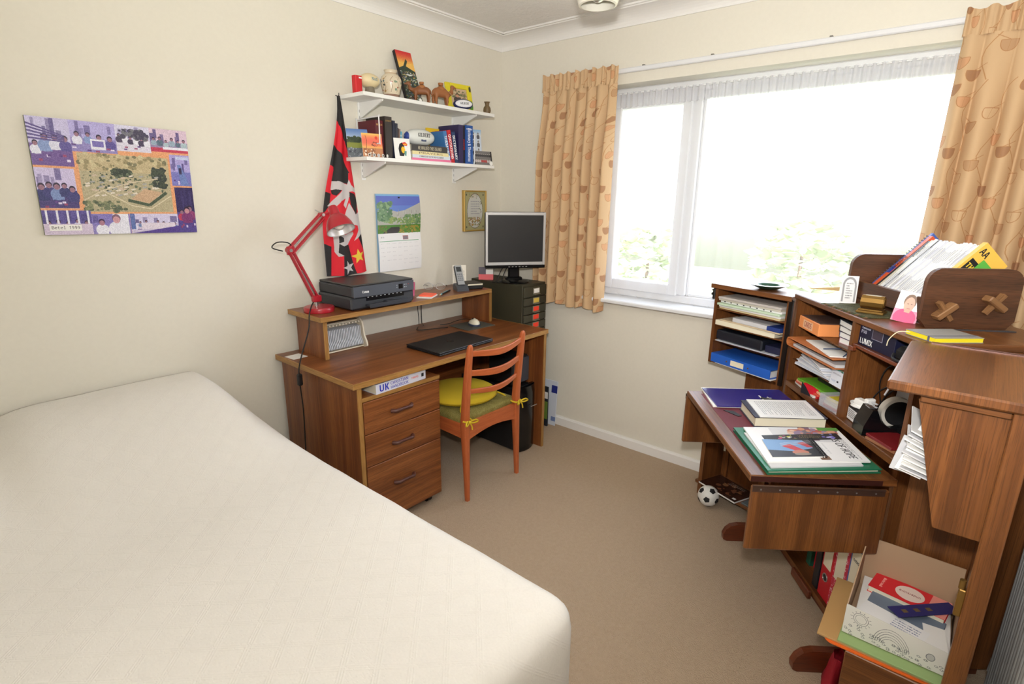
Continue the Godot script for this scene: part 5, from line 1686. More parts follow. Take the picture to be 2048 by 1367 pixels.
	for q in [[0.074, 0.03, 0.014, 0.02], [0.078, 0.05, 0.01, 0.012], [0.078, 0.126, 0.008, 0.016]]:
		part(t, "leaf_decoration", MB.new().ell(Vector3(q[0], q[1], 0.014), Vector3(q[2], q[3], 0.002), 12, 6), mat(C(90, 150, 50) if q[1] < 0.1 else C(50, 56, 40), 0.5))
	# small white rugby ball
	t = thing("mini_rugby_ball", "small white rugby ball with navy ends before the yellow frame", "ball", T(0.168, yt, 0.503, 64))
	part(t, "ball", MB.new().ell(Vector3(0, 0.027, 0), Vector3(0.056, 0.027, 0.027), 28, 16), mat(C(36, 42, 90), 0.4))
	part(t, "white_panel", MB.new().ell(Vector3(0, 0.0275, 0.008), Vector3(0.05, 0.0225, 0.0205), 28, 16), mat(C(236, 236, 240), 0.4))
	words(t, "GILBERT", 0.010, T(0, 0.028, 0.029), M.ink, 0.05, "Droid Serif", 700)
	# little dark vase
	t = thing("bud_vase", "tiny brown stone bud vase at the right end of the upper shelf", "vase", T(0.165, yt, 0.308))
	part(t, "body", MB.new().lathe([Vector2(0.0, 0), Vector2(0.016, 0.0), Vector2(0.022, 0.016), Vector2(0.02, 0.032), Vector2(0.011, 0.046), Vector2(0.013, 0.058), Vector2(0.018, 0.064), Vector2(0.014, 0.064), Vector2(0.009, 0.05), Vector2(0.0, 0.05)], 24), mat(C(112, 92, 62), 0.5))
	# ---- lower shelf: cards on the left
	var pa := Paint.new(128, 160, C(120, 150, 200), 5)
	for i in 10:
		pa.rect(0, i * 0.04, 1, 0.045, C(86, 124, 186).lerp(C(186, 200, 220), i / 9.0))
	pa.rect(0, 0.36, 1, 0.3, C(100, 116, 50))
	pa.blobs(0, 0.3, 1, 0.16, 60, 0.03, 0.09, [C(44, 60, 36), C(60, 76, 40)])
	pa.rect(0, 0.48, 1, 0.18, C(132, 140, 56))
	pa.rect(0, 0.66, 1, 0.34, C(96, 104, 112))
	pa.blobs(0, 0.66, 1, 0.32, 60, 0.01, 0.04, [C(60, 66, 80), C(150, 156, 166)])
	print_card("landscape_card", "card with a blue sky river landscape standing by the flag", "card", T(0.085, yl, 1.126, 66, -10), 0.108, 0.134, pa.tex(), M.paper)
	var pb := Paint.new(128, 128, C(236, 150, 90), 6)
	for i in 12:
		pb.rect(0, i * 0.055, 1, 0.06, C(240, 190, 100).lerp(C(232, 110, 90), sin(i / 11.0 * PI)))
	pb.ell(0.72, 0.18, 0.07, 0.07, C(226, 70, 50))
	pb.rect(0, 0.62, 1, 0.38, C(190, 130, 90))
	pb.blobs(0.05, 0.65, 0.6, 0.3, 40, 0.02, 0.05, [C(240, 220, 200), C(140, 90, 60), C(120, 80, 60)])
	pb.blobs(0.5, 0.35, 0.35, 0.2, 14, 0.02, 0.05, [C(120, 70, 60), C(200, 100, 80)])
	pb.path([[0.2, 0.7], [0.24, 0.3], [0.18, 0.1]], 0.02, C(120, 70, 50))
	print_card("sunset_card", "orange sunset picture card propped before the maroon book", "card", T(0.178, yl, 1.112, 76, -8), 0.1, 0.108, pb.tex(), M.paper)
	var rings := [C(110, 74, 60), C(130, 130, 140), C(190, 186, 200), C(90, 80, 70), C(240, 240, 240)]
	for i in 5:
		t = thing("bead_ring", ["tiny brown bead ring leftmost on the lower shelf edge", "tiny grey bead ring second on the lower shelf edge", "tiny lilac bead ring in the middle of the shelf edge", "tiny dark bead ring fourth on the lower shelf edge", "tiny white bead ring nearest the toucan card"][i], "bead", T(0.19, yl, 1.142 - i * 0.0255, 60 + i * 14), "bead rings on the shelf edge")
		var rr := []
		for kk in 17:
			var a := TAU * kk / 16.0
			rr.append(Vector3(cos(a) * 0.0062, 0.0085 + sin(a) * 0.0062, 0))
		part(t, "ring", MB.new().tube(rr, 0.0023, 8, false), mat(C(214, 208, 200), 0.3))
		part(t, "bead", MB.new().ell(Vector3(0, 0.0085, 0), Vector3(0.0045, 0.0045, 0.004), 10, 6), mat(rings[i], 0.4))
	# upright books
	upright_book("thick maroon book with gilt lettering behind the wire bookend", 1.052, 0.044, 0.172, 0.14, 0.152, C(94, 28, 38), 0, "", C(200, 160, 90), 0.01, "BIBLE")
	upright_book("tall black book with brown spine right of the maroon book", 1.008, 0.042, 0.192, 0.15, 0.165, C(44, 36, 30), 0, "", C(150, 120, 70), 0.01, "HYMNS")
	upright_book("tall navy book beside the tall black book", 0.977, 0.015, 0.178, 0.14, 0.16, C(30, 34, 56), -2)
	upright_book("dark slate book fourth in the row of dark books", 0.959, 0.014, 0.168, 0.13, 0.155, C(40, 44, 60), -3)
	upright_book("short dark brown book in the row of dark books", 0.943, 0.011, 0.15, 0.12, 0.14, C(64, 44, 40), -4)
	upright_book("short grey-brown book beside the pale blue booklet", 0.93, 0.01, 0.146, 0.12, 0.14, C(120, 100, 92), -4)
	upright_book("pale blue booklet behind the toucan card", 0.912, 0.02, 0.138, 0.1, 0.12, C(80, 170, 206), -5, "", M.ink_white.albedo_color, 0.01, "BOOK")
	t = thing("wire_bookend", "white wire bookend clasping the maroon book", "bookend", T(0, yl, 0))
	part(t, "wire", MB.new().tube(curve([Vector3(0.02, 0.0035, 1.086), Vector3(0.02, 0.17, 1.086), Vector3(0.03, 0.178, 1.086), Vector3(0.19, 0.184, 1.086), Vector3(0.197, 0.178, 1.086), Vector3(0.197, 0.07, 1.086), Vector3(0.19, 0.063, 1.086), Vector3(0.10, 0.06, 1.086)], 5), 0.003, 8), M.gloss_white)
	# toucan card
	var pc := Paint.new(96, 108, C(240, 240, 238), 7)
	pc.poly([[0.3, 0.85], [0.26, 0.5], [0.34, 0.28], [0.5, 0.2], [0.62, 0.3], [0.66, 0.6], [0.56, 0.85]], C(30, 28, 32))
	pc.ell(0.55, 0.55, 0.12, 0.16, C(240, 190, 40))
	pc.poly([[0.5, 0.22], [0.7, 0.16], [0.84, 0.26], [0.82, 0.34], [0.6, 0.34]], C(214, 60, 40))
	pc.poly([[0.56, 0.26], [0.78, 0.24], [0.8, 0.3], [0.6, 0.32]], C(240, 170, 40))
	pc.poly([[0.6, 0.6], [0.76, 0.6], [0.7, 0.86], [0.62, 0.8]], C(90, 150, 140))
	print_card("toucan_card", "white card with a toucan standing on the lower shelf", "card", T(0.184, yl, 0.938, 82, -8), 0.09, 0.1, pc.tex(), M.paper)
	# stack of lying books under the rugby ball
	var st := [["pink paperback at the bottom of the lying stack", 0.0, 0.012, 0.885, 0.612, C(230, 120, 160), ""], ["white and blue paperback second from the bottom of the stack", 0.0122, 0.016, 0.88, 0.622, C(216, 226, 236), "COMMENTARY ON THE NEW TESTAMENT"], ["cream paperback below the dark book in the stack", 0.0284, 0.017, 0.88, 0.632, C(232, 220, 166), "PRAYERS"], ["thick dark book on top of the lying stack", 0.0456, 0.031, 0.885, 0.64, C(62, 60, 60), "HE WALKED THIS ISLAND"]]
	for q in st:
		t = thing("book", q[0], "book", T(0.185, yl + q[1], (q[3] + q[4]) / 2, 90), "lying books on the lower wall shelf")
		var hw: float = (q[3] - q[4]) / 2
		var th: float = q[2]
		part(t, "cover", MB.new().bx(-hw, hw, 0, 0.0015, -0.165, 0).bx(-hw, hw, th - 0.0015, th, -0.165, 0).bx(-hw, hw, 0.0015, th - 0.0015, -0.0015, 0), mat(q[5], 0.55))
		part(t, "pages", MB.new().bx(-hw + 0.002, hw - 0.002, 0.0015, th - 0.0015, -0.163, -0.0015), M.paper_cream)
		if q[6]:
			words(t, q[6], th * 0.5, T(0, th / 2, 0.0003), mat(C(206, 196, 170), 0.5) if th > 0.02 else mat(C(110, 90, 80), 0.5), hw * (1.3 if th > 0.015 else 0.8))
	# rugby ball
	t = thing("rugby_ball", "white rugby ball with blue and green ends on the lying books", "ball", T(0.118, yl + 0.0768, 0.775, 86))
	part(t, "ball", MB.new().ell(Vector3(0, 0.042, 0), Vector3(0.094, 0.042, 0.042), 32, 18), mat(C(228, 230, 226), 0.45))
	part(t, "blue_patch", band(0.0943, 0.0423, 0.042, -1.0, 1.0), mat(C(50, 70, 150), 0.45))
	part(t, "green_patch", band(0.0943, 0.0423, 0.042, 1.0, 1.05), mat(C(60, 140, 80), 0.45))
	words(t, "GILBERT", 0.018, T(0, 0.05, 0.0418), M.ink, 0.078, "Droid Serif", 700)
	part(t, "emblem", MB.new().bx(-0.016, 0.016, 0.02, 0.034, 0.037, 0.0395, 0.001), mat(C(70, 80, 110), 0.5))
	upright_book("tall yellow book with a blue band behind the rugby ball", 0.618, 0.09, 0.182, 0.012, 0.05, C(240, 200, 40))
	upright_book("leaning light blue thesaurus first of the three leaning books", 0.618, 0.024, 0.162, 0.12, 0.178, C(66, 120, 180), 12, "THESAURUS", C(240, 240, 240), 0.016)
	upright_book("leaning red quotations book between two blue leaning books", 0.592, 0.024, 0.168, 0.12, 0.18, C(196, 36, 46), 11, "QUOTATIONS", C(240, 240, 240), 0.016)
	upright_book("leaning dark blue dictionary next to the big purple book", 0.566, 0.024, 0.162, 0.12, 0.182, C(36, 60, 100), 10, "DICTIONARY", C(240, 240, 240), 0.016)
	upright_book("big dark purple hardback right of the leaning dictionaries", 0.536, 0.034, 0.2, 0.16, 0.182, C(44, 38, 84), 0)
	upright_book("thin black book between the purple book and the blue dictionary", 0.508, 0.016, 0.2, 0.15, 0.178, C(28, 26, 40), 0, "CROSSWORD", C(190, 40, 60), 0.008)
	upright_book("thick bright blue dictionary and thesaurus at the end of the books", 0.47, 0.056, 0.203, 0.16, 0.182, C(34, 84, 160), 0, "Dictionary & Thesaurus", C(235, 240, 250), 0.022, "Oxford")
	t = thing("wire_bookend", "white wire bookend at the right of the blue dictionary", "bookend", T(0, yl, 0))
	part(t, "wire", MB.new().tube(curve([Vector3(0.02, 0.0035, 0.434), Vector3(0.02, 0.15, 0.434), Vector3(0.03, 0.158, 0.434), Vector3(0.18, 0.158, 0.434), Vector3(0.187, 0.15, 0.434), Vector3(0.187, 0.0035, 0.434)], 5), 0.003, 8), M.gloss_white)
	# photo sheets
	var pd := Paint.new(128, 160, C(206, 216, 230), 9)
	for i in 6:
		pd.rect(0, i * 0.03, 1, 0.035, C(150, 190, 226).lerp(C(220, 224, 230), i / 5.0))
	for r in 4:
		for c in 4:
			pd.figure(0.16 + c * 0.23, 0.12 + r * 0.22, 0.1, C(90, 92, 100), C(170, 160, 156), C(60, 60, 66))
	print_card("greeting_sheet", "pale blue sheet of small figure pictures at the shelf's right end", "card", T(0.085, yl, 0.345, 66, -8), 0.125, 0.205, pd.tex(), M.paper)
	var pe := Paint.new(128, 72, C(120, 118, 118), 10)
	pe.rect(0, 0, 0.06, 1, C(30, 30, 32)).rect(0.94, 0, 0.06, 1, C(30, 30, 32))
	for c in 8:
		pe.figure(0.12 + c * 0.11, 0.2, 0.07, C(60, 60, 64), C(190, 186, 184), C(40, 40, 44))
		pe.figure(0.1 + c * 0.11, 0.6, 0.07, C(200, 190, 190) if c < 3 or c > 5 else C(176, 70, 70), C(190, 180, 176), C(40, 40, 44))
	print_card("team_photo", "black and white team photo with a red figure leaning on the shelf edge", "photo", T(0.182, yl, 0.352, 82, -10), 0.13, 0.078, pe.tex(), M.ink)
	t = thing("pin_badge", "small round white badge on the corner of the team photo", "badge", T(0.196, yl, 0.303, 82, -10))
	part(t, "disc", MB.new().cyl(Vector3(0, 0.012, -0.002), Vector3(0, 0.012, 0.0), 0.012, 0.012, 18), M.paper)

func band(rx: float, ry: float, yc: float, s: float, a0 := 0.62) -> MB:
	var rows := []
	for i in 8:
		var a := lerpf(a0, 1.52, i / 7.0)
		var l := PackedVector3Array()
		for kk in 24:
			var b := TAU * kk / 24.0 * s
			l.append(Vector3(s * sin(a) * rx, yc + cos(b) * cos(a) * ry, sin(b) * cos(a) * ry))
		rows.append(l)
	return MB.new().grid(rows, true)

# ---------------------------------------------------------------- home-office bureau standing across the corner
var BF := Transform3D.IDENTITY
var WF := Transform3D.IDENTITY

func bt(s: float, y: float, u: float, yaw := 0.0, pitch := 0.0, roll := 0.0) -> Transform3D:
	return BF * T(s, y, u, yaw, pitch, roll)

func wt(s: float, y: float, u: float, yaw := 0.0, pitch := 0.0, roll := 0.0) -> Transform3D:
	return WF * T(s, y, u, yaw, pitch, roll)

func bureau() -> void:
	BF = T(1.927, 0, 0.375, -52.5)
	WF = T(1.905, 0, 0.355, -19.0)
	var t := thing("bureau", "sapele home-office bureau with both shelved doors open and writing flap down", "bureau", BF)
	var wd: Material = M.sapele
	part(t, "top_board", MB.new().g(0).bx(-0.012, 0.762, 1.07, 1.09, -0.41, 0.004, 0.003), wd)
	part(t, "side_panel", MB.new().g(1).bx(0.0, 0.018, 0.04, 1.07, -0.405, 0), wd)
	part(t, "side_panel", MB.new().g(1).bx(0.737, 0.755, 0.04, 1.07, -0.405, 0), wd)
	part(t, "back_panel", MB.new().g(1).bx(0.018, 0.737, 0.06, 1.07, -0.403, -0.395), wd)
	part(t, "divider", MB.new().g(1).bx(0.404, 0.420, 0.735, 1.07, -0.395, -0.004), wd)
	part(t, "middle_board", MB.new().g(0).bx(0.018, 0.737, 0.712, 0.735, -0.395, 0.002, 0.002), wd)
	part(t, "base_board", MB.new().g(0).bx(0.018, 0.737, 0.05, 0.07, -0.395, 0.0), wd)
	part(t, "plinth", MB.new().g(0).bx(0.02, 0.735, 0.0, 0.05, -0.39, -0.03), M.sapele_dark)
	part(t, "stop_batten", MB.new().g(0).bx(0.32, 0.46, 0.028, 0.062, 0.0, 0.014, 0.003), M.sapele_dark)
	for y in [0.966, 0.893, 0.826]:
		part(t, "pigeonhole_shelf", MB.new().g(0).bx(0.018, 0.404, y - 0.005, y, -0.395, -0.012), wd)
	part(t, "inner_shelf", MB.new().g(0).bx(0.42, 0.737, 0.988, 1.0, -0.36, -0.006, 0.002), M.sapele_dark)
	part(t, "shelf_stop", MB.new().bx(0.42, 0.445, 0.978, 0.992, -0.008, 0.006, 0.002), M.sapele_dark)
	# writing flap with hanging leaves
	part(t, "writing_flap", MB.new().g(0).bx(0.066, 0.772, 0.668, 0.690, 0.002, 0.414, 0.003), wd)
	part(t, "leather_inset", MB.new().bx(0.105, 0.728, 0.690, 0.6906, 0.05, 0.368), M.leather, "maroon leather writing surface")
	for q in [[0.774, 0.790, 1.0], [0.048, 0.064, -1.0]]:
		var leaf := part(t, "hanging_leaf", MB.new().g(1).bx(q[0], q[1], 0.458, 0.664, 0.03, 0.412, 0.004), wd)
		var xh: float = q[1] if q[2] > 0 else q[0]
		part(leaf, "hinge", MB.new().bx(xh, xh + 0.0015 * q[2], 0.648, 0.664, 0.045, 0.412).cyl(Vector3(xh + 0.001 * q[2], 0.667, 0.045), Vector3(xh + 0.001 * q[2], 0.667, 0.412), 0.003, 0.003, 8), mat(C(92, 70, 60), 0.35, 0.6))
		for k in 7:
			part(leaf, "screw", MB.new().cyl(Vector3(xh, 0.656, 0.07 + k * 0.053), Vector3(xh + 0.0022 * q[2], 0.656, 0.07 + k * 0.053), 0.0026, 0.0026, 8), M.steel)
	part(t, "hinge", MB.new().bx(0.772, 0.7735, 0.671, 0.687, 0.045, 0.412), mat(C(70, 36, 30), 0.4, 0.3))
	for s in [[0.052, 0.077], [0.737, 0.762]]:
		var pts := [Vector2(-0.06, 0.0), Vector2(0.18, 0.0), Vector2(0.195, 0.008), Vector2(0.197, 0.03), Vector2(0.187, 0.055), Vector2(0.168, 0.073), Vector2(0.14, 0.08), Vector2(-0.06, 0.08)]
		var fm := MB.new().g(2)
		fm.prism(pts, s[0], s[1], 0)
		part(t, "foot", fm, M.sapele_dark)
	# left door: shelved box, narrow middle panel, low box
	var rel := BF.affine_inverse() * WF
	var d := MB.new().g(1)
	d.xf = rel
	d.bx(-0.375, -0.359, 0.697, 1.052, -0.165, 0.0)
	d.bx(-0.016, 0.0, 0.06, 1.052, -0.165, 0.0)
	d.bx(-0.359, -0.016, 0.697, 1.052, -0.165, -0.157)
	d.bx(-0.27, -0.016, 0.2, 0.697, -0.165, -0.155)
	d.bx(-0.352, -0.016, 0.05, 0.2, -0.165, -0.155)
	d.bx(-0.356, -0.342, 0.05, 0.30, -0.155, -0.03)
	var door := part(t, "door", d, wd, "left door opened to show its shelves")
	for q in [["door_top", -0.395, 0.006, 1.052, 1.073, -0.17, 0.012, 0], ["shelf", -0.359, -0.016, 0.697, 0.704, -0.157, -0.003, 0], ["shelf", -0.359, -0.016, 0.803, 0.810, -0.157, -0.003, 0], ["shelf", -0.359, -0.016, 0.878, 0.885, -0.157, -0.003, 0], ["shelf", -0.359, -0.016, 0.955, 0.962, -0.157, -0.003, 0], ["lower_board", -0.37, 0.0, 0.058, 0.074, -0.16, 0.004, 0], ["post", -0.356, -0.334, 0.0, 0.3, -0.03, 0.0, 1], ["post", -0.320, -0.300, 0.074, 0.34, -0.155, -0.14, 1]]:
		var b := MB.new().g(q[7])
		b.xf = rel
		b.bx(q[1], q[2], q[3], q[4], q[5], q[6], 0.002)
		part(door, q[0], b, wd)
	var hg := MB.new()
	hg.xf = rel
	hg.bx(-0.006, 0.012, 0.69, 1.06, -0.004, 0.006, 0.001)
	part(door, "hinge", hg, mat(C(26, 20, 18), 0.4, 0.4), "black piano hinge")
	var lt := MB.new()
	lt.xf = rel
	lt.bx(-0.388, -0.374, 1.0, 1.05, -0.01, 0.006, 0.003)
	lt.bx(-0.396, -0.386, 1.018, 1.03, -0.006, 0.004, 0.002)
	lt.bx(-0.394, -0.386, 1.038, 1.046, -0.006, 0.004, 0.002)
	part(door, "catch", lt, M.black)
	# right door, swung round beside the radiator
	var inv := BF.affine_inverse()
	var e := MB.new().g(1)
	e.xf = inv
	e.bx(2.585, 2.597, 0.0, 1.068, 0.97, 1.40)
	e.bx(2.418, 2.585, 0.0, 1.068, 0.968, 0.984)
	var door2 := part(t, "door", e, wd, "right door opened beside the radiator")
	var pieces := [["door_top", 2.355, 2.60, 1.068, 1.090, 0.966, 1.415, 2, 0.004], ["front_stile", 2.560, 2.597, 0.0, 1.068, 1.384, 1.402, 1, 0.002], ["top_rail", 2.415, 2.56, 1.048, 1.068, 1.37, 1.39, 0, 0.002],
		["lower_panel", 2.372, 2.56, 0.0, 0.318, 1.285, 1.30, 0, 0.002], ["lower_side", 2.372, 2.386, 0.0, 0.318, 0.985, 1.285, 1, 0.001], ["lower_lid", 2.386, 2.585, 0.302, 0.318, 0.985, 1.285, 2, 0.001]]
	for q in pieces:
		var b := MB.new().g(q[7])
		b.xf = inv
		b.bx(q[1], q[2], q[3], q[4], q[5], q[6], q[8])
		part(door2, q[0], b, wd)
	var tp := MB.new().g(1)
	tp.xf = inv
	tp.prism([Vector2(2.412, 1.05), Vector2(2.482, 0.772), Vector2(2.562, 0.772), Vector2(2.562, 1.05)], 1.366, 1.376, 2)
	part(door2, "letter_rack_panel", tp, wd)
	var hb := MB.new()
	hb.xf = inv
	hb.bx(2.40, 2.6, 1.090, 1.0925, 0.966, 0.978)
	hb.cyl(Vector3(2.40, 1.091, 0.966), Vector3(2.6, 1.091, 0.966), 0.003, 0.003, 8)
	part(door2, "hinge", hb, mat(C(110, 80, 74), 0.35, 0.5))
	var br := MB.new()
	br.xf = inv
	br.bx(2.548, 2.561, 0.60, 0.665, 1.386, 1.402, 0.002)
	br.cyl(Vector3(2.552, 0.665, 1.394), Vector3(2.552, 0.685, 1.394), 0.006, 0.006, 10)
	part(door2, "catch", br, M.brass)

# a flat thing on the bureau: quad of [s, u] corners front-left, front-right, back-right, back-left
func flat(called: String, label: String, category: String, q: Array, y: float, h: float, m: Material, group := "") -> Node3D:
	var c := Vector2.ZERO
	for p in q:
		c += Vector2(p[0], p[1]) / 4.0
	var t := thing(called, label, category, bt(c.x, y, c.y), group)
	var poly := []
	for p in q:
		poly.append(Vector2(p[0] - c.x, p[1] - c.y))
	part(t, "cover" if h > 0.004 else "sheet", MB.new().prism(poly, 0, h, 1), m)
	t.set_meta("poly", poly)
	return t

func flat_print(t: Node3D, h: float, tex: Texture2D, rough := 0.4) -> void:
	var p: Array = t.get_meta("poly")
	part(t, "print", MB.new().card(Vector3(p[0].x, h + 0.0003, p[0].y), Vector3(p[1].x, h + 0.0003, p[1].y), Vector3(p[2].x, h + 0.0003, p[2].y), Vector3(p[3].x, h + 0.0003, p[3].y)), tmat(tex, rough))

func rect_q(s0: float, s1: float, u0: float, u1: float, yaw := 0.0) -> Array:
	var c := Vector2((s0 + s1) / 2, (u0 + u1) / 2)
	var out := []
	for p in [Vector2(s0, u1), Vector2(s1, u1), Vector2(s1, u0), Vector2(s0, u0)]:
		var r: Vector2 = (p - c).rotated(deg_to_rad(yaw)) + c
		out.append([r.x, r.y])
	return out

func document_tex(sd: int, rows := 24, bg := Color8(240, 240, 242)) -> Texture2D:
	var p := Paint.new(128, 176, bg, sd)
	p.words(0.12, 0.08, 0.76, 0.84, rows, C(150, 150, 158), 0.35)
	return p.tex()

func writing_flap_items() -> void:
	var y := 0.6908
	var t := flat("plastic_wallet", "purple-blue glossy folder over loose pages at the left of the flap", "folder", [[0.06, 0.352], [0.258, 0.352], [0.254, 0.04], [0.055, 0.04]], y + 0.006, 0.004, mat(C(52, 44, 128), 0.2))
	part(t, "emblem", MB.new().bx(-0.012, 0.012, 0.004, 0.0045, -0.075, -0.071).bx(-0.002, 0.002, 0.004, 0.0045, -0.084, -0.062).bx(-0.024, 0.024, 0.004, 0.0045, -0.048, -0.042), M.paper)
	var pg := flat("loose_pages", "white pages sticking out under the purple folder", "paper", [[0.040, 0.352], [0.248, 0.364], [0.25, 0.05], [0.042, 0.045]], y, 0.0055, M.paper)
	pg.set_meta("label", "white pages sticking out under the purple folder")
	flat("black_ribbon", "crumpled black strip lying on the leather beside the purple folder", "strip", [[0.278, 0.335], [0.335, 0.30], [0.33, 0.285], [0.285, 0.3]], y, 0.002, M.ink)
	t = thing("ballpoint_pen", "black pen lying on the purple folder", "pen", bt(0.20, y + 0.0145, 0.10, 62))
	part(t, "barrel", MB.new().cyl(Vector3(-0.065, 0, 0), Vector3(0.055, 0, 0), 0.0042, 0.0042, 10), M.black_gloss)
	part(t, "tip", MB.new().cyl(Vector3(0.055, 0, 0), Vector3(0.07, 0, 0), 0.0038, 0.001, 10), M.steel)
	# thick book with printed sheets on top
	t = flat("hardback_book", "thick cream-paged hardback under printed sheets", "book", [[0.262, 0.27], [0.425, 0.278], [0.42, 0.03], [0.262, 0.022]], y, 0.003, mat(C(44, 44, 66), 0.4))
	var poly: Array = t.get_meta("poly")
	var ins := []
	for q in poly:
		ins.append(q * 0.965)
	part(t, "pages", MB.new().prism(ins, 0.003, 0.034, 1), M.paper_cream)
	part(t, "upper_cover", MB.new().prism(poly, 0.034, 0.0375, 1), mat(C(44, 44, 66), 0.4))
	t = flat("printed_sheets", "printed white sheets lying on the thick hardback", "paper", [[0.262, 0.25], [0.428, 0.262], [0.425, 0.045], [0.255, 0.03]], y + 0.0377, 0.003, M.paper)
	flat_print(t, 0.003, document_tex(3, 26))
	# green folder and what lies on it
	t = flat("green_folder", "thick dark green plastic folder at the front of the flap", "folder", [[0.466, 0.362], [0.768, 0.366], [0.735, 0.03], [0.448, 0.026]], y, 0.004, mat(C(24, 104, 74), 0.35))
	poly = t.get_meta("poly")
	ins = []
	for q in poly:
		ins.append(q * 0.96)
	part(t, "papers", MB.new().prism(ins, 0.004, 0.010, 1), M.paper_cream)
	part(t, "upper_flap", MB.new().prism(poly, 0.010, 0.0135, 1), mat(C(24, 110, 78), 0.35))
	t = flat("loose_paper", "white paper sheets directly on the green folder", "paper", [[0.515, 0.345], [0.756, 0.353], [0.722, 0.075], [0.49, 0.06]], y + 0.0137, 0.004, M.paper_grey)
	var mg := Paint.new(192, 240, C(236, 236, 238), 21)
	mg.rect(0.02, 0.12, 0.45, 0.62, C(214, 214, 218))
	mg.rect(0.0, 0.3, 0.42, 0.12, C(120, 90, 110)).rect(0.06, 0.04, 0.14, 0.5, C(176, 90, 80))
	mg.blobs(0.04, 0.05, 0.2, 0.5, 40, 0.02, 0.05, [C(206, 150, 120), C(150, 130, 160), C(120, 110, 120), C(226, 190, 170)])
	mg.rect(0.0, 0.0, 0.1, 0.22, C(90, 150, 60))
	mg.rect(0.86, 0.36, 0.1, 0.1, C(120, 90, 70))
	mg.words(0.35, 0.06, 0.6, 0.05, 3, C(170, 170, 176), 0.4)
	mg.words(0.5, 0.3, 0.3, 0.4, 10, C(206, 206, 210), 0.4)
	t = flat("magazine", "white magazine with large dark title on top of the green folder", "magazine", [[0.480, 0.335], [0.728, 0.353], [0.705, 0.046], [0.462, 0.022]], y + 0.0179, 0.004, M.paper)
	flat_print(t, 0.004, mg.tex())
	words(t, "ES OF HOPE", 0.022, Transform3D(Basis.from_euler(Vector3(-PI / 2, -0.07, 0)), Vector3(0.025, 0.0046, -0.108)), M.ink, 0.14, "Droid Sans")
	var pb := Paint.new(160, 160, C(44, 46, 50), 22)
	pb.poly([[0.0, 0.9], [0.1, 0.2], [0.55, 0.1], [0.7, 0.5], [0.6, 1.0], [0.0, 1.0]], C(120, 160, 206))
	pb.poly([[0.3, 0.5], [0.66, 0.3], [0.7, 0.45], [0.4, 0.7]], C(196, 60, 70))
	pb.poly([[0.2, 0.2], [0.5, 0.08], [0.5, 0.2], [0.25, 0.35]], C(190, 70, 80))
	for k in 4:
		pb.line(Vector2(0.1 + k * 0.05, 0.0), Vector2(0.25 + k * 0.05, 0.7), 0.01, C(220, 220, 226))
	pb.ell(0.76, 0.4, 0.12, 0.16, C(196, 130, 110))
	pb.ell(0.86, 0.38, 0.07, 0.16, C(150, 140, 130))
	t = flat("spiral_booklet", "small spiral-bound booklet with a footballer photo on the magazine", "booklet", [[0.583, 0.314], [0.708, 0.33], [0.690, 0.17], [0.565, 0.156]], y + 0.0221, 0.004, M.paper)
	flat_print(t, 0.004, pb.tex())
	for k in 14:
		var f := k / 13.0
		var p3 := Vector3(lerpf(-0.066, 0.05, f) + 0.004, 0.004, lerpf(-0.084, -0.072, f))
		var rr := []
		for j in 11:
			var a := TAU * j / 10.0
			rr.append(p3 + Vector3(0, sin(a) * 0.006, cos(a) * 0.006))
		part(t, "binding_ring", MB.new().tube(rr, 0.0016, 5, false), M.ink)
	var bm := Paint.new(160, 32, C(36, 34, 36), 23)
	bm.blobs(0.2, 0.15, 0.22, 0.7, 16, 0.012, 0.028, [C(190, 190, 80), C(190, 70, 120), C(90, 120, 70), C(220, 220, 210)])
	bm.blobs(0.78, 0.1, 0.14, 0.8, 12, 0.012, 0.03, [C(110, 100, 190), C(180, 176, 220)])
	bm.words(0.46, 0.2, 0.28, 0.6, 3, C(150, 130, 90), 0.4)
	t = flat("bookmark", "long black floral bookmark across the magazine", "bookmark", [[0.585, 0.302], [0.554, 0.05], [0.510, 0.046], [0.546, 0.300]], y + 0.0222, 0.0012, M.ink)
	flat_print(t, 0.0012, bm.tex())
	t.position.y += 0.0

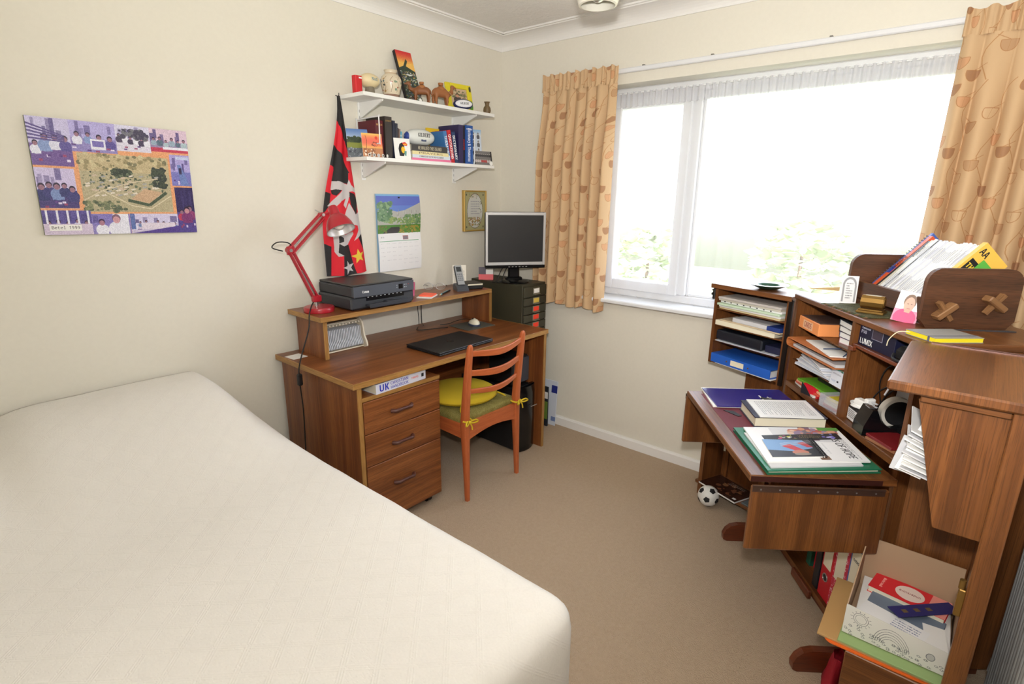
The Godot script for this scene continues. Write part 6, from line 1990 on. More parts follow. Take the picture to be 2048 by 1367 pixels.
func pigeonholes() -> void:
	# orange box file marked CARDS
	var t := thing("box_file", "orange box marked in red capitals in the top pigeonhole", "box", bt(0.13, 0.9664, -0.055, -2))
	part(t, "box", MB.new().bx(-0.085, 0.085, 0.0, 0.046, -0.1, 0.055, 0.002), mat(C(240, 152, 88), 0.6))
	part(t, "dark_top", MB.new().bx(-0.08, 0.08, 0.046, 0.049, -0.095, 0.05), mat(C(84, 60, 52), 0.6))
	var lb := part(t, "label", MB.new().bx(-0.045, 0.035, 0.008, 0.038, 0.055, 0.0556), mat(C(236, 190, 150), 0.6))
	words(lb, "CARDS", 0.02, T(-0.005, 0.023, 0.0558), mat(C(150, 60, 60), 0.6), 0.06)
	for k in 4:
		t = thing("small_book", ["lowest small book stacked right of the orange box", "second small book stacked right of the orange box", "third small book stacked right of the orange box", "topmost small book stacked right of the orange box"][k], "book", bt(0.33, 0.9664 + k * 0.0205, -0.11 + 0.004 * k, 8 - k * 5), "small books beside the orange box")
		part(t, "cover", MB.new().bx(-0.05, 0.05, 0, 0.0015, -0.07, 0.07).bx(-0.05, 0.05, 0.0185, 0.02, -0.07, 0.07).bx(-0.05, -0.0485, 0.0015, 0.0185, -0.07, 0.07), mat([C(200, 160, 170), C(40, 50, 90), C(36, 36, 40), C(60, 70, 80)][k], 0.5))
		part(t, "pages", MB.new().bx(-0.0485, 0.048, 0.0015, 0.0185, -0.068, 0.068), M.paper)
	# brown wallets and envelope
	t = thing("card_wallet", "tan expanding card wallet in the second pigeonhole", "wallet", bt(0.212, 0.8936, -0.09, 3))
	var tan := mat(C(186, 110, 56), 0.6)
	part(t, "lower_flap", MB.new().bx(-0.15, 0.165, 0.0, 0.003, -0.13, 0.12, 0.001), tan)
	part(t, "papers", MB.new().bx(-0.13, 0.16, 0.004, 0.014, -0.12, 0.11), M.paper_grey)
	var upf := MB.new()
	upf.xf = T(0, 0.032, 0.125, 0, 2.0)
	upf.bx(-0.152, 0.163, 0.0, 0.003, -0.25, 0.0, 0.001)
	part(t, "upper_flap", upf, tan)
	var fold := []
	for k in 9:
		var a := -PI / 2 + PI * k / 8.0
		fold.append(Vector2(-0.15 - 0.014 * cos(a), 0.018 + 0.0165 * sin(a)))
	for k in 9:
		var a := PI / 2 - PI * k / 8.0
		fold.append(Vector2(-0.15 - 0.011 * cos(a), 0.018 + 0.0135 * sin(a)))
	part(t, "spine", MB.new().prism(fold, -0.12, 0.122, 2), tan)
	t = thing("envelope", "white envelope lying on the tan card wallet", "envelope", bt(0.26, 0.9308, -0.08, -6))
	part(t, "sheet", MB.new().bx(-0.12, 0.11, 0, 0.004, -0.06, 0.095), M.paper)
	t = thing("blue_lanyard", "loop of dark blue cord on the white envelope", "cord", bt(0.33, 0.9362, -0.03))
	part(t, "loop", MB.new().tube(curve([Vector3(-0.06, 0, 0.035), Vector3(-0.02, 0.012, 0.0), Vector3(0.01, 0.018, -0.02), Vector3(0.03, 0.01, 0.0), Vector3(0.045, 0.002, 0.02)], 6), 0.0022, 6), mat(C(56, 70, 100), 0.6))
	# letters
	for k in 9:
		t = thing("letter", ["bottom letter of the untidy pile", "second letter of the untidy pile", "third letter of the untidy pile", "fourth letter of the untidy pile", "fifth letter of the untidy pile", "sixth letter of the untidy pile", "seventh letter of the untidy pile", "eighth letter of the untidy pile", "topmost letter of the untidy pile"][k] + " in the third pigeonhole", "letter", bt(0.195 + 0.006 * (k % 3), 0.8264 + k * 0.0052, -0.06 + 0.004 * (k % 2), 8.0 - k * 2.4), "letters in the third pigeonhole")
		part(t, "envelope", MB.new().bx(-0.11, 0.1, 0, 0.0044, -0.07, 0.06, 0.001), mat([C(226, 228, 236), C(206, 212, 224), C(236, 236, 238)][k % 3], 0.7))
	var lp := Paint.new(96, 96, C(222, 226, 236), 31)
	lp.rect(0, 0, 1, 0.2, C(110, 150, 120)).blobs(0, 0.02, 1, 0.16, 20, 0.03, 0.07, [C(60, 110, 90), C(150, 190, 200)])
	lp.words(0.1, 0.35, 0.6, 0.1, 2, C(140, 140, 150)).rect(0.5, 0.7, 0.12, 0.08, C(30, 30, 40)).words(0.1, 0.72, 0.3, 0.1, 2, C(120, 140, 190))
	t = print_card("charity_envelope", "upright white envelope with green and blue print beside the letters", "envelope", bt(0.362, 0.8262, -0.008, 4, -6), 0.078, 0.068, lp.tex(), M.paper)
	part(t, "backing", MB.new().bx(-0.039, 0.039, 0, 0.066, -0.02, -0.0016), M.paper)
	# bright booklets on the floor of the pigeonhole
	var cols := [C(224, 222, 214), C(214, 84, 62), C(236, 176, 140), C(106, 168, 44)]
	for k in 4:
		t = thing("booklet", ["white booklet at the bottom of the bright pile", "orange-red booklet in the bright pile", "salmon booklet in the bright pile", "lime green booklet on top of the bright pile"][k], "booklet", bt(0.155 + k * 0.012, 0.7356 + k * 0.0102, -0.075, -4.0 + k * 4.0), "bright booklets in the lowest pigeonhole")
		part(t, "cover", MB.new().bx(-0.085, 0.09, 0, 0.009, -0.085, 0.068, 0.001), mat(cols[k], 0.5))
	t = thing("black_case", "black case behind the lime green booklet", "case", bt(0.215, 0.7770, -0.11, 6))
	part(t, "case", MB.new().bx(-0.07, 0.08, 0, 0.03, -0.07, 0.05, 0.005), M.black)
	t = thing("red_notebook", "red and black notebook standing at the front of the booklets", "book", bt(0.222, 0.7356, 0.0, 20, 0, 0))
	part(t, "cover", MB.new().prism([Vector2(-0.045, 0.0), Vector2(0.03, 0.0), Vector2(0.03, 0.035), Vector2(-0.04, 0.042)], -0.012, -0.004, 2), mat(C(206, 30, 44), 0.4))
	part(t, "spine_strip", MB.new().prism([Vector2(-0.048, 0.0), Vector2(0.0, 0.0), Vector2(-0.03, 0.03), Vector2(-0.048, 0.042)], -0.004, -0.002, 2), M.ink)
	# clear plastic tub of cards
	t = thing("clear_tub", "clear plastic tub of cards beside the divider", "tub", bt(0.345, 0.7356, -0.055, 10))
	var clear := mat(Color(0.86, 0.86, 0.9, 0.3), 0.1, 0.0, {"transparency": BaseMaterial3D.TRANSPARENCY_ALPHA})
	var tb := MB.new()
	tb.bx(-0.05, 0.05, 0, 0.002, -0.07, 0.055)
	tb.bx(-0.052, -0.05, 0, 0.046, -0.07, 0.055)
	tb.bx(0.05, 0.052, 0, 0.046, -0.07, 0.055)
	tb.bx(-0.05, 0.05, 0, 0.046, 0.053, 0.055)
	tb.bx(-0.05, 0.05, 0, 0.046, -0.07, -0.068)
	part(t, "tub", tb, clear)
	for k in 4:
		part(t, "card_stack", MB.new().bx(-0.042 + k * 0.004, 0.04, 0.003 + k * 0.009, 0.011 + k * 0.009, -0.06, 0.045), mat([C(190, 60, 60), C(226, 220, 190), C(200, 190, 150), C(220, 200, 60)][k], 0.6))
	# right bay
	t = thing("camera_box", "dark navy camera box with white lettering on the inner shelf", "box", bt(0.512, 1.0004, -0.075, 2))
	part(t, "carton", MB.new().bx(-0.086, 0.09, 0, 0.066, -0.1, 0.055, 0.001), mat(C(26, 28, 54), 0.4))
	words(t, "LUMIX", 0.017, T(-0.045, 0.015, 0.0554), M.ink_white, 0.062, "Droid Sans")
	words(t, "FS8", 0.010, T(-0.062, 0.045, 0.0554), mat(C(190, 190, 210), 0.5), 0.026)
	words(t, "Panasonic", 0.007, T(-0.052, 0.058, 0.0554), mat(C(190, 190, 210), 0.5), 0.044)
	part(t, "camera_picture", MB.new().bx(-0.018, 0.03, 0.034, 0.062, 0.055, 0.0555), mat(C(70, 60, 76), 0.4))
	part(t, "picture_border", MB.new().bx(-0.02, -0.018, 0.032, 0.064, 0.055, 0.0556).bx(0.03, 0.032, 0.032, 0.064, 0.055, 0.0556).bx(-0.018, 0.03, 0.032, 0.034, 0.055, 0.0556).bx(-0.018, 0.03, 0.062, 0.064, 0.055, 0.0556), mat(C(140, 140, 160), 0.4))
	t = thing("camera_bag", "small black camera case on the inner shelf", "case", bt(0.668, 1.0004, -0.06))
	part(t, "case", MB.new().bx(-0.055, 0.055, 0, 0.045, -0.05, 0.045, 0.012), M.black)
	part(t, "strap", MB.new().tube(curve([Vector3(-0.05, 0.02, 0.045), Vector3(-0.03, 0.01, 0.058), Vector3(0.02, 0.012, 0.056), Vector3(0.05, 0.03, 0.04)], 5), 0.004, 6), M.ink)
	part(t, "name_tag", MB.new().bx(-0.04, 0.0, 0.0455, 0.0465, 0.0, 0.03), mat(C(70, 76, 80), 0.4))
	t = thing("grey_card", "pale grey card standing against the divider", "card", bt(0.468, 0.7356, -0.168, 0, -4))
	part(t, "card", MB.new().bx(-0.04, 0.05, 0, 0.115, -0.004, 0), M.paper_grey)
	t = thing("hard_drive", "black external drive box with a white printed label", "drive", bt(0.432, 0.7356, -0.068, -4))
	part(t, "case", MB.new().bx(-0.006, 0.06, 0, 0.05, -0.09, 0.04, 0.003), M.black)
	var hp := Paint.new(96, 64, C(226, 226, 228), 33)
	hp.words(0.06, 0.12, 0.85, 0.7, 5, C(70, 70, 76), 0.4)
	part(t, "label", MB.new().card(Vector3(-0.004, 0.003, 0.0404), Vector3(0.058, 0.003, 0.0404), Vector3(0.058, 0.042, 0.0404), Vector3(-0.004, 0.042, 0.0404)), tmat(hp.tex(), 0.6))
	t = thing("mains_plug", "white mains plug with coiled lead on the black drive", "plug", bt(0.468, 0.7862, -0.05, 12))
	part(t, "body", MB.new().bx(-0.03, 0.03, 0.006, 0.03, -0.014, 0.014, 0.004).bx(0.014, 0.03, 0.0, 0.044, -0.016, 0.016, 0.003), M.paper)
	for k in 3:
		part(t, "pin", MB.new().bx(0.03, 0.052, 0.012 + k * 0.011, 0.0155 + k * 0.011, -0.003, 0.003), M.paper_grey)
	var coil := []
	for k in 60:
		var a := TAU * k / 12.0
		coil.append(Vector3(-0.015 + cos(a) * (0.032 + 0.003 * sin(k)), 0.003 + k * 0.0002, 0.0 + sin(a) * (0.022 + 0.002 * cos(k * 1.7))))
	part(t, "lead", MB.new().tube(coil, 0.0018, 5), M.paper)
	# tape dispenser
	t = thing("tape_dispenser", "black weighted tape dispenser holding a roll of clear tape", "tape dispenser", bt(0.545, 0.7356, -0.085, 84))
	part(t, "body", MB.new().prism([Vector2(-0.085, 0.0), Vector2(0.075, 0.0), Vector2(0.085, 0.02), Vector2(0.08, 0.045), Vector2(0.05, 0.05), Vector2(0.03, 0.035), Vector2(-0.005, 0.03), Vector2(-0.035, 0.05), Vector2(-0.05, 0.085), Vector2(-0.064, 0.085), Vector2(-0.083, 0.03)], -0.034, 0.034, 2), M.black_gloss)
	var roll := MB.new()
	roll.xf = T(0.022, 0.072, 0, 0, 90)
	roll.lathe([Vector2(0.0405, -0.012), Vector2(0.05, -0.012), Vector2(0.05, 0.012), Vector2(0.0405, 0.012), Vector2(0.0405, -0.012)], 36)
	part(t, "tape_roll", roll, mat(C(206, 200, 190), 0.25))
	var hub := MB.new()
	hub.xf = roll.xf
	hub.lathe([Vector2(0.0, -0.011), Vector2(0.0403, -0.009), Vector2(0.0403, 0.009), Vector2(0.0, 0.011)], 30)
	part(t, "hub", hub, M.black)
	part(t, "cutter", MB.new().bx(-0.066, -0.05, 0.085, 0.088, -0.014, 0.014), M.steel)
	t = thing("stereo_box", "grey and black product box with a round lens picture at the back of the bay", "box", bt(0.665, 0.7356, -0.17, 0))
	part(t, "carton", MB.new().bx(-0.06, 0.06, 0, 0.14, -0.05, 0.05, 0.001), mat(C(34, 28, 30), 0.4))
	part(t, "grey_side", MB.new().bx(-0.06, -0.022, 0.0, 0.14, 0.05, 0.0504), mat(C(170, 170, 172), 0.4))
	part(t, "lens_picture", MB.new().cyl(Vector3(-0.041, 0.105, 0.0504), Vector3(-0.041, 0.105, 0.0508), 0.013, 0.013, 20), mat(C(60, 58, 60), 0.4))
	words(t, "MU", 0.014, T(0.014, 0.115, 0.0504), M.paper_grey, 0.03)
	words(t, "SI", 0.014, T(0.012, 0.096, 0.0504), M.paper_grey, 0.02)
	part(t, "red_band", MB.new().bx(-0.02, 0.06, 0.07, 0.078, 0.05, 0.0504), mat(C(150, 30, 40), 0.4))
	t = thing("desk_speaker", "rounded black gadget with cables at the back of the bay", "gadget", bt(0.50, 0.7356, -0.255))
	part(t, "body", MB.new().ell(Vector3(0, 0.05, 0), Vector3(0.07, 0.055, 0.05), 22, 12), M.black)
	for q in [[Vector3(0.44, 0.80, -0.12), Vector3(0.45, 0.88, -0.1), Vector3(0.49, 0.945, -0.1), Vector3(0.58, 0.965, -0.12)], [Vector3(0.46, 0.79, -0.1), Vector3(0.49, 0.86, -0.12), Vector3(0.56, 0.89, -0.16), Vector3(0.62, 0.86, -0.18), Vector3(0.64, 0.80, -0.2)], [Vector3(0.43, 0.79, -0.09), Vector3(0.45, 0.85, -0.11), Vector3(0.5, 0.90, -0.16), Vector3(0.6, 0.93, -0.2)]]:
		part(t, "cable", tube_in(BF.affine_inverse() * t.transform, curve(q, 7), 0.0022), M.cable)
	part(t, "white_cable", tube_in(BF.affine_inverse() * t.transform, curve([Vector3(0.56, 0.87, -0.05), Vector3(0.60, 0.935, -0.05), Vector3(0.66, 0.965, -0.05), Vector3(0.73, 0.975, -0.06)], 7), 0.0028), M.paper_grey)
	for k in 2:
		t = thing("pocket_book", ["red pocket book lying by the tape dispenser", "brown pocket book under the red one by the dispenser"][k], "book", bt(0.63, 0.7356 + (0.009 if k == 0 else 0.0), -0.055, 6 + k * 6), "pocket books by the dispenser")
		part(t, "cover", MB.new().bx(-0.05, 0.06, 0, 0.0085, -0.05, 0.05, 0.001), mat(C(120, 26, 30) if k == 0 else C(150, 100, 70), 0.4))
	t = thing("paper_slip", "tiny white paper slip on the bureau's middle board", "paper", bt(0.39, 0.7354, -0.018, 0))
	part(t, "sheet", MB.new().bx(-0.016, 0.016, 0, 0.0006, -0.011, 0.011), M.paper)
	# lower cupboard: lever arch files
	var lf := [[0.44, 0.034, C(28, 28, 34), "slim black file at the left of the lever arch files", 0.0], [0.50, 0.068, C(196, 26, 42), "plain red lever arch file with a white label", 0.0], [0.573, 0.072, C(206, 70, 90), "marbled red and white lever arch file", 1.0], [0.647, 0.068, C(80, 110, 170), "pale blue lever arch file with handwritten label", 0.0]]
	var mb := Paint.new(64, 256, C(200, 44, 70), 41)
	mb.blobs(0, 0, 1, 1, 900, 0.008, 0.035, [C(232, 190, 200), C(214, 90, 110), C(180, 30, 56), C(240, 220, 224)])
	var marb := mb.tex()
	for q in lf:
		t = thing("lever_arch_file", q[3], "file", bt(q[0], 0.0703, -0.012), "lever arch files in the lower cupboard")
		var hw: float = q[1] / 2
		part(t, "case", MB.new().bx(-hw, hw, 0, 0.318, -0.285, 0, 0.002), mat(q[2], 0.45))
		if q[4] > 0.5:
			part(t, "spine_print", MB.new().card(Vector3(-hw, 0, 0.0004), Vector3(hw, 0, 0.0004), Vector3(hw, 0.318, 0.0004), Vector3(-hw, 0.318, 0.0004)), tmat(marb, 0.45))
		if q[1] > 0.05:
			part(t, "label", MB.new().bx(-hw * 0.72, hw * 0.72, 0.125, 0.30, 0.0006, 0.0012), M.paper_cream)
			part(t, "finger_ring", MB.new().tube(ring(0.014, 0, 24).map(func(p): return Vector3(p.x, p.z + 0.085, 0.001)), 0.0022, 6, false), M.steel)
			part(t, "finger_hole", MB.new().cyl(Vector3(0, 0.085, 0.0005), Vector3(0, 0.085, 0.0012), 0.0125, 0.0125, 20), M.ink)
			words(t, "notes", 0.012, T(0.0, 0.26, 0.0014), M.ink, hw * 0.9)
	for k in 3:
		t = thing("ring_binder", ["dark green binder standing left of the black file", "red binder standing left of the black file", "white binder standing left of the black file"][k], "file", bt(0.31 + k * 0.034, 0.0703, -0.05 - 0.012 * k), "binders in the lower cupboard")
		part(t, "case", MB.new().bx(-0.015, 0.015, 0, 0.3, -0.24, 0, 0.002), mat([C(24, 90, 70), C(190, 30, 46), C(200, 200, 205)][k], 0.45))
	# red bag between foot and right door
	t = thing("red_carrier_bag", "red and white carrier bag tucked behind the bureau's near foot", "bag", T(2.335, 0, 1.06, 0, 0, -6))
	var rows := []
	for i in 7:
		var f := i / 6.0
		var l := PackedVector3Array()
		for k in 20:
			var a := TAU * k / 20.0
			var r := 1.0 - 0.35 * f + 0.08 * sin(a * 5.0 + f * 6.0)
			l.append(Vector3(cos(a) * 0.024 * r, 0.11 * f, -sin(a) * 0.045 * r))
		rows.append(l)
	part(t, "bag", MB.new().grid(rows, true), mat(C(170, 30, 46), 0.6))

func tube_in(rel: Transform3D, pts: Array, r: float) -> MB:
	var inv := rel.affine_inverse()
	var q := []
	for p in pts:
		q.append(inv * p)
	return MB.new().tube(q, r, 6)

func left_door_items() -> void:
	# top compartment: papers
	var cols := [C(214, 196, 152), C(226, 226, 222), C(196, 216, 190), C(236, 236, 236), C(206, 200, 186), C(190, 184, 180)]
	var nm := ["manila folder at the bottom of the top paper pile", "white sheaf above the manila folder in the top pile", "pale green sheaf in the middle of the top pile", "punched white sheets in the top pile", "cream folder in the top paper pile", "grey paper topmost in the top pile"]
	for k in 6:
		var t := thing("paper_folder", nm[k] + " of the open left door", "paper", wt(-0.186 + 0.004 * (k % 2), 0.9623 + k * 0.0098, -0.062 + 0.008 * (k % 3), -1.5 + 1.2 * (k % 3)), "papers in the open left door")
		part(t, "sheets", MB.new().bx(-0.16, 0.152, 0, 0.0095, -0.085, 0.062, 0.001), mat(cols[k], 0.75))
		if k == 3:
			for j in 8:
				part(t, "punched_hole", MB.new().bx(-0.14 + j * 0.034, -0.133 + j * 0.034, 0.003, 0.0075, 0.062, 0.0624), M.ink)
	# second: white box and blue pad
	var t2 := thing("white_card_box", "flat cream card box on the second shelf of the left door", "box", wt(-0.19, 0.8854, -0.06, 0))
	part(t2, "box", MB.new().bx(-0.165, 0.14, 0, 0.022, -0.09, 0.064, 0.001), M.paper_cream)
	t2 = thing("loose_paper", "wavy brown-edged papers lying on the cream card box", "paper", wt(-0.17, 0.9078, -0.055, -2))
	part(t2, "sheets", MB.new().bx(-0.16, 0.15, 0, 0.006, -0.085, 0.062, 0.001), mat(C(206, 186, 156), 0.8))
	t2 = thing("writing_pad", "white and blue pad on top of the second door shelf", "pad", wt(-0.145, 0.9142, -0.05, -3))
	part(t2, "pad", MB.new().bx(-0.12, 0.06, 0, 0.018, -0.08, 0.055, 0.001), M.paper_grey)
	part(t2, "blue_end", MB.new().bx(0.06, 0.125, 0, 0.018, -0.08, 0.055, 0.001), mat(C(36, 60, 130), 0.4))
	# third: black binder on a pale folder
	t2 = thing("plastic_sleeve", "white plastic sleeve under the black binder", "sleeve", wt(-0.186, 0.8104, -0.055, 0))
	part(t2, "sheet", MB.new().bx(-0.155, 0.155, 0, 0.004, -0.085, 0.064, 0.001), mat(C(196, 200, 210), 0.3))
	t2 = thing("black_binder", "black binder lying on the third shelf of the left door", "binder", wt(-0.2, 0.8147, -0.06, -2))
	part(t2, "case", MB.new().bx(-0.15, 0.1, 0, 0.046, -0.085, 0.06, 0.006), mat(C(26, 30, 40), 0.35))
	t2 = thing("dark_folder", "thin dark blue folder at the right of the black binder", "folder", wt(-0.06, 0.8147, -0.06, 0))
	part(t2, "case", MB.new().bx(-0.035, 0.035, 0, 0.03, -0.085, 0.05, 0.002), mat(C(32, 36, 64), 0.4))
	# bottom: bright blue ring binder over white sheets
	t2 = thing("loose_paper", "white sheets under the bright blue ring binder", "paper", wt(-0.175, 0.7043, -0.05, -2))
	part(t2, "sheets", MB.new().bx(-0.15, 0.15, 0, 0.005, -0.08, 0.066, 0.001), M.paper)
	t2 = thing("ring_binder", "bright blue ring binder on the bottom shelf of the left door", "binder", wt(-0.186, 0.7096, -0.055, -1.5))
	var bl := mat(C(36, 96, 196), 0.4)
	part(t2, "cover", MB.new().bx(-0.16, 0.156, 0, 0.0025, -0.095, 0.075).bx(-0.16, 0.156, 0.0385, 0.041, -0.095, 0.075).bx(-0.16, 0.156, 0.0025, 0.0385, 0.072, 0.075), bl)
	part(t2, "pages", MB.new().bx(-0.15, 0.148, 0.003, 0.03, -0.09, 0.066), M.paper)
	part(t2, "spine_label", MB.new().bx(-0.048, 0.022, 0.008, 0.032, 0.075, 0.0756), M.paper_cream)
	for x in [-0.07, 0.046]:
		part(t2, "rivet", MB.new().cyl(Vector3(x, 0.02, 0.075), Vector3(x, 0.02, 0.0765), 0.004, 0.004, 12), mat(C(120, 90, 70), 0.4, 0.5))
	# low shelf: dark magazine
	var pm := Paint.new(96, 64, C(56, 30, 22), 51)
	pm.blobs(0.3, 0.2, 0.5, 0.6, 30, 0.02, 0.07, [C(110, 70, 50), C(40, 20, 16), C(130, 90, 60)])
	pm.words(0.4, 0.1, 0.4, 0.2, 3, C(170, 160, 150)).rect(0.85, 0.8, 0.08, 0.1, C(230, 230, 230))
	t2 = thing("magazine", "dark brown glossy magazine on the low shelf of the left door", "magazine", wt(-0.215, 0.0744, -0.045, -3))
	part(t2, "pages", MB.new().bx(-0.115, 0.105, 0, 0.007, -0.08, 0.07), M.paper)
	part(t2, "cover", MB.new().card(Vector3(-0.115, 0.0074, 0.07), Vector3(0.105, 0.0074, 0.07), Vector3(0.105, 0.0074, -0.08), Vector3(-0.115, 0.0074, -0.08)), tmat(pm.tex(), 0.25))
	t2 = thing("grey_folder", "grey-blue folder beside the dark magazine on the low shelf", "folder", wt(-0.05, 0.0744, -0.06, 0))
	part(t2, "case", MB.new().bx(-0.05, 0.04, 0, 0.006, -0.08, 0.06, 0.001), mat(C(96, 106, 112), 0.5))
	# football on the carpet
	t2 = thing("football", "small black and white football on the carpet under the bureau", "ball", T(1.655, 0.0, 0.315))
	var ico := []
	var ph := (1.0 + sqrt(5.0)) / 2.0
	for a in [-1.0, 1.0]:
		for b in [-ph, ph]:
			ico.append(Vector3(0, a, b).normalized())
			ico.append(Vector3(a, b, 0).normalized())
			ico.append(Vector3(b, 0, a).normalized())
	var r := 0.05
	var tilt := Basis.from_euler(Vector3(0.5, 0.3, 0.2))
	part(t2, "ball", MB.new().ell(Vector3(0, r, 0), Vector3.ONE * r, 32, 18), mat(C(236, 236, 232), 0.4))
	for q in ico:
		var n: Vector3 = tilt * q
		var ax := n.cross(Vector3.UP if absf(n.y) < 0.9 else Vector3.RIGHT).normalized()
		var ay := n.cross(ax)
		var rows := []
		for i in 4:
			var l := PackedVector3Array()
			for k in 5:
				var a := TAU * k / 5.0
				var p := (n + (ax * cos(a) + ay * sin(a)) * (0.33 * (3 - i) / 3.0 + 0.0005)).normalized() * (r + 0.0008)
				l.append(p + Vector3(0, r, 0))
			rows.append(l)
		part(t2, "black_patch", MB.new().grid(rows, true), M.ink)

func bureau_top_items() -> void:
	var y := 1.0903
	# book trough
	var t := thing("book_trough", "dark oak book trough with pegged rounded ends on the bureau", "book trough", bt(0, y, 0))
	var endp := rrect(-0.370, 0.004, -0.100, 0.178, 0.042, 6)
	endp = [Vector2(-0.10, 0.024), Vector2(-0.10, 0.135)]
	for k in 7:
		var a := PI / 2 * k / 6.0
		endp.append(Vector2(-0.142 + 0.042 * cos(a), 0.135 + 0.042 * sin(a)))
	for k in 7:
		var a := PI / 2 + PI / 2 * k / 6.0
		endp.append(Vector2(-0.328 + 0.042 * cos(a), 0.135 + 0.042 * sin(a)))
	endp.append_array([Vector2(-0.37, 0.024), Vector2(-0.35, 0.0), Vector2(-0.12, 0.0)])
	for s in [0.155, 0.556]:
		part(t, "end_panel", MB.new().g(2).prism(endp, s, s + 0.016, 0), M.oak_dark)
	var fb := MB.new().g(0)
	fb.xf = T(0.3635, 0.058, -0.165, 0, -43.5)
	fb.bx(-0.193, 0.193, -0.045, 0.0, -0.05, -0.038)
	var front := MB.new().g(0)
	front.bx(0.171, 0.556, 0.022, 0.082, -0.14, -0.128, 0.002)
	part(t, "front_board", front, M.oak_dark)
	part(t, "floor_board", MB.new().g(0).bx(0.171, 0.556, 0.0, 0.0035, -0.345, -0.128, 0.001), M.oak_dark)
	part(t, "back_board", MB.new().g(0).bx(0.171, 0.556, 0.0, 0.115, -0.357, -0.345, 0.002), M.oak_dark)
	for q in [[-0.155, 0.054, 40.0], [-0.29, 0.078, -35.0]]:
		var pg := MB.new().g(0)
		pg.xf = T(0.582, q[1], q[0], 0, q[2])
		pg.bx(-0.011, 0.022, -0.009, 0.009, -0.032, 0.032, 0.003)
		part(t, "tenon", pg, M.oak_pale)
		var wg := MB.new().g(1)
		wg.xf = T(0.586, q[1], q[0], 0, q[2])
		wg.prism([Vector2(-0.008, -0.036), Vector2(0.004, -0.036), Vector2(0.010, 0.034), Vector2(-0.008, 0.034)], -0.006, 0.006, 2)
		part(t, "wedge", wg, M.oak_pale)
	# slanted books in the trough; local y runs up the spine
	var tf := BF * T(0, 1.150, -0.165, 0, -43.5)
	var slab := func(called: String, label: String, cat: String, s0: float, s1: float, y0: float, ln: float, w: float, z: float, m: Material, grp := "") -> Node3D:
		var o := thing(called, label, cat, tf * T((s0 + s1) / 2, y0, z), grp)
		var hw := (s1 - s0) / 2
		part(o, "pages", MB.new().bx(-hw + 0.001, hw - 0.001, 0.001, ln - 0.001, -w + 0.001, -0.001), M.paper_cream)
		part(o, "cover", MB.new().bx(-hw, -hw + 0.001, 0, ln, -w, 0).bx(hw - 0.001, hw, 0, ln, -w, 0).bx(-hw + 0.001, hw - 0.001, 0, ln, -0.001, 0), m)
		return o
	var sp: Node3D = slab.call("spiral_book", "blue spiral-bound book leftmost in the trough", "book", 0.174, 0.186, 0.02, 0.25, 0.075, 0.0, mat(C(70, 100, 180), 0.4))
	for k in 22:
		var rr := []
		for j in 9:
			var a := TAU * j / 8.0
			rr.append(Vector3(-0.002 + cos(a) * 0.006, 0.012 + k * 0.0105, sin(a) * 0.006))
		part(sp, "binding_ring", MB.new().tube(rr, 0.001, 5, false), mat(C(90, 84, 90), 0.4))
	var ob: Node3D = slab.call("book", "orange spined book second from left in the trough", "book", 0.187, 0.204, 0.005, 0.25, 0.075, 0.003, mat(C(222, 96, 54), 0.4))
	words(ob, "FRANCE", 0.011, T(0, 0.12, 0.0004, 0, 0, 90), M.ink, 0.06)
	part(ob, "blue_band", MB.new().bx(-0.0086, 0.0086, 0.07, 0.1, 0.0, 0.0004), mat(C(50, 70, 160), 0.4))
	slab.call("book", "charcoal spined book third from left in the trough", "book", 0.205, 0.216, 0.003, 0.23, 0.075, 0.002, mat(C(52, 52, 54), 0.4))
	var cb: Node3D = slab.call("book", "pale book with black letters fourth from left in the trough", "book", 0.217, 0.228, 0.003, 0.235, 0.075, 0.002, mat(C(214, 210, 194), 0.5))
	words(cb, "FLIGHT", 0.008, T(0, 0.18, 0.0004, 0, 0, 90), M.ink, 0.05)
	var g := RandomNumberGenerator.new()
	g.seed = 6
	var n := 26
	var words_n := ["first", "second", "third", "fourth", "fifth", "sixth", "seventh", "eighth", "ninth", "tenth", "eleventh", "twelfth", "thirteenth", "fourteenth", "fifteenth", "sixteenth", "seventeenth", "eighteenth", "nineteenth", "twentieth", "twenty-first", "twenty-second", "twenty-third", "twenty-fourth", "twenty-fifth", "twenty-sixth"]
	for k in n:
		var s0 := 0.2295 + k * 0.0078
		var off := g.randf_range(-0.004, 0.004)
		var mg: Node3D = slab.call("magazine", "white-spined magazine, " + words_n[k] + " from the left of the trough's white run", "magazine", s0, s0 + 0.0075, 0.006 + off, 0.235, 0.072, g.randf_range(-0.002, 0.003), mat([C(236, 236, 236), C(226, 228, 232), C(240, 238, 234), C(214, 216, 226)][k % 4], 0.5) if k != 2 else mat(C(36, 36, 40), 0.5), "white magazines in the trough")
		part(mg, "spine_text", MB.new().bx(-0.0012, 0.0012, 0.02 + off, 0.07 + off, 0, 0.0003), mat(C(176, 176, 184), 0.6))
		part(mg, "spine_text", MB.new().bx(-0.0012, 0.0012, 0.15 + off, 0.2 + off, 0, 0.0003), mat(C(176, 176, 184), 0.6))
	var aa: Node3D = slab.call("road_atlas", "yellow road atlas with bold black letters at the right of the magazines", "atlas", 0.434, 0.452, 0.036, 0.215, 0.104, 0.004, mat(C(244, 196, 84), 0.4))
	words(aa, "AA", 0.022, T(0.0094, 0.19, -0.022, 90, 0, 0), M.ink, 0.03, "Droid Sans", 700)
	part(aa, "black_panel", MB.new().bx(0.009, 0.0094, 0.03, 0.158, -0.05, -0.008), M.ink)
	words(aa, "THE", 0.017, T(0.0098, 0.135, -0.029, 90), mat(C(240, 206, 60), 0.5), 0.034, "Droid Sans", 700)
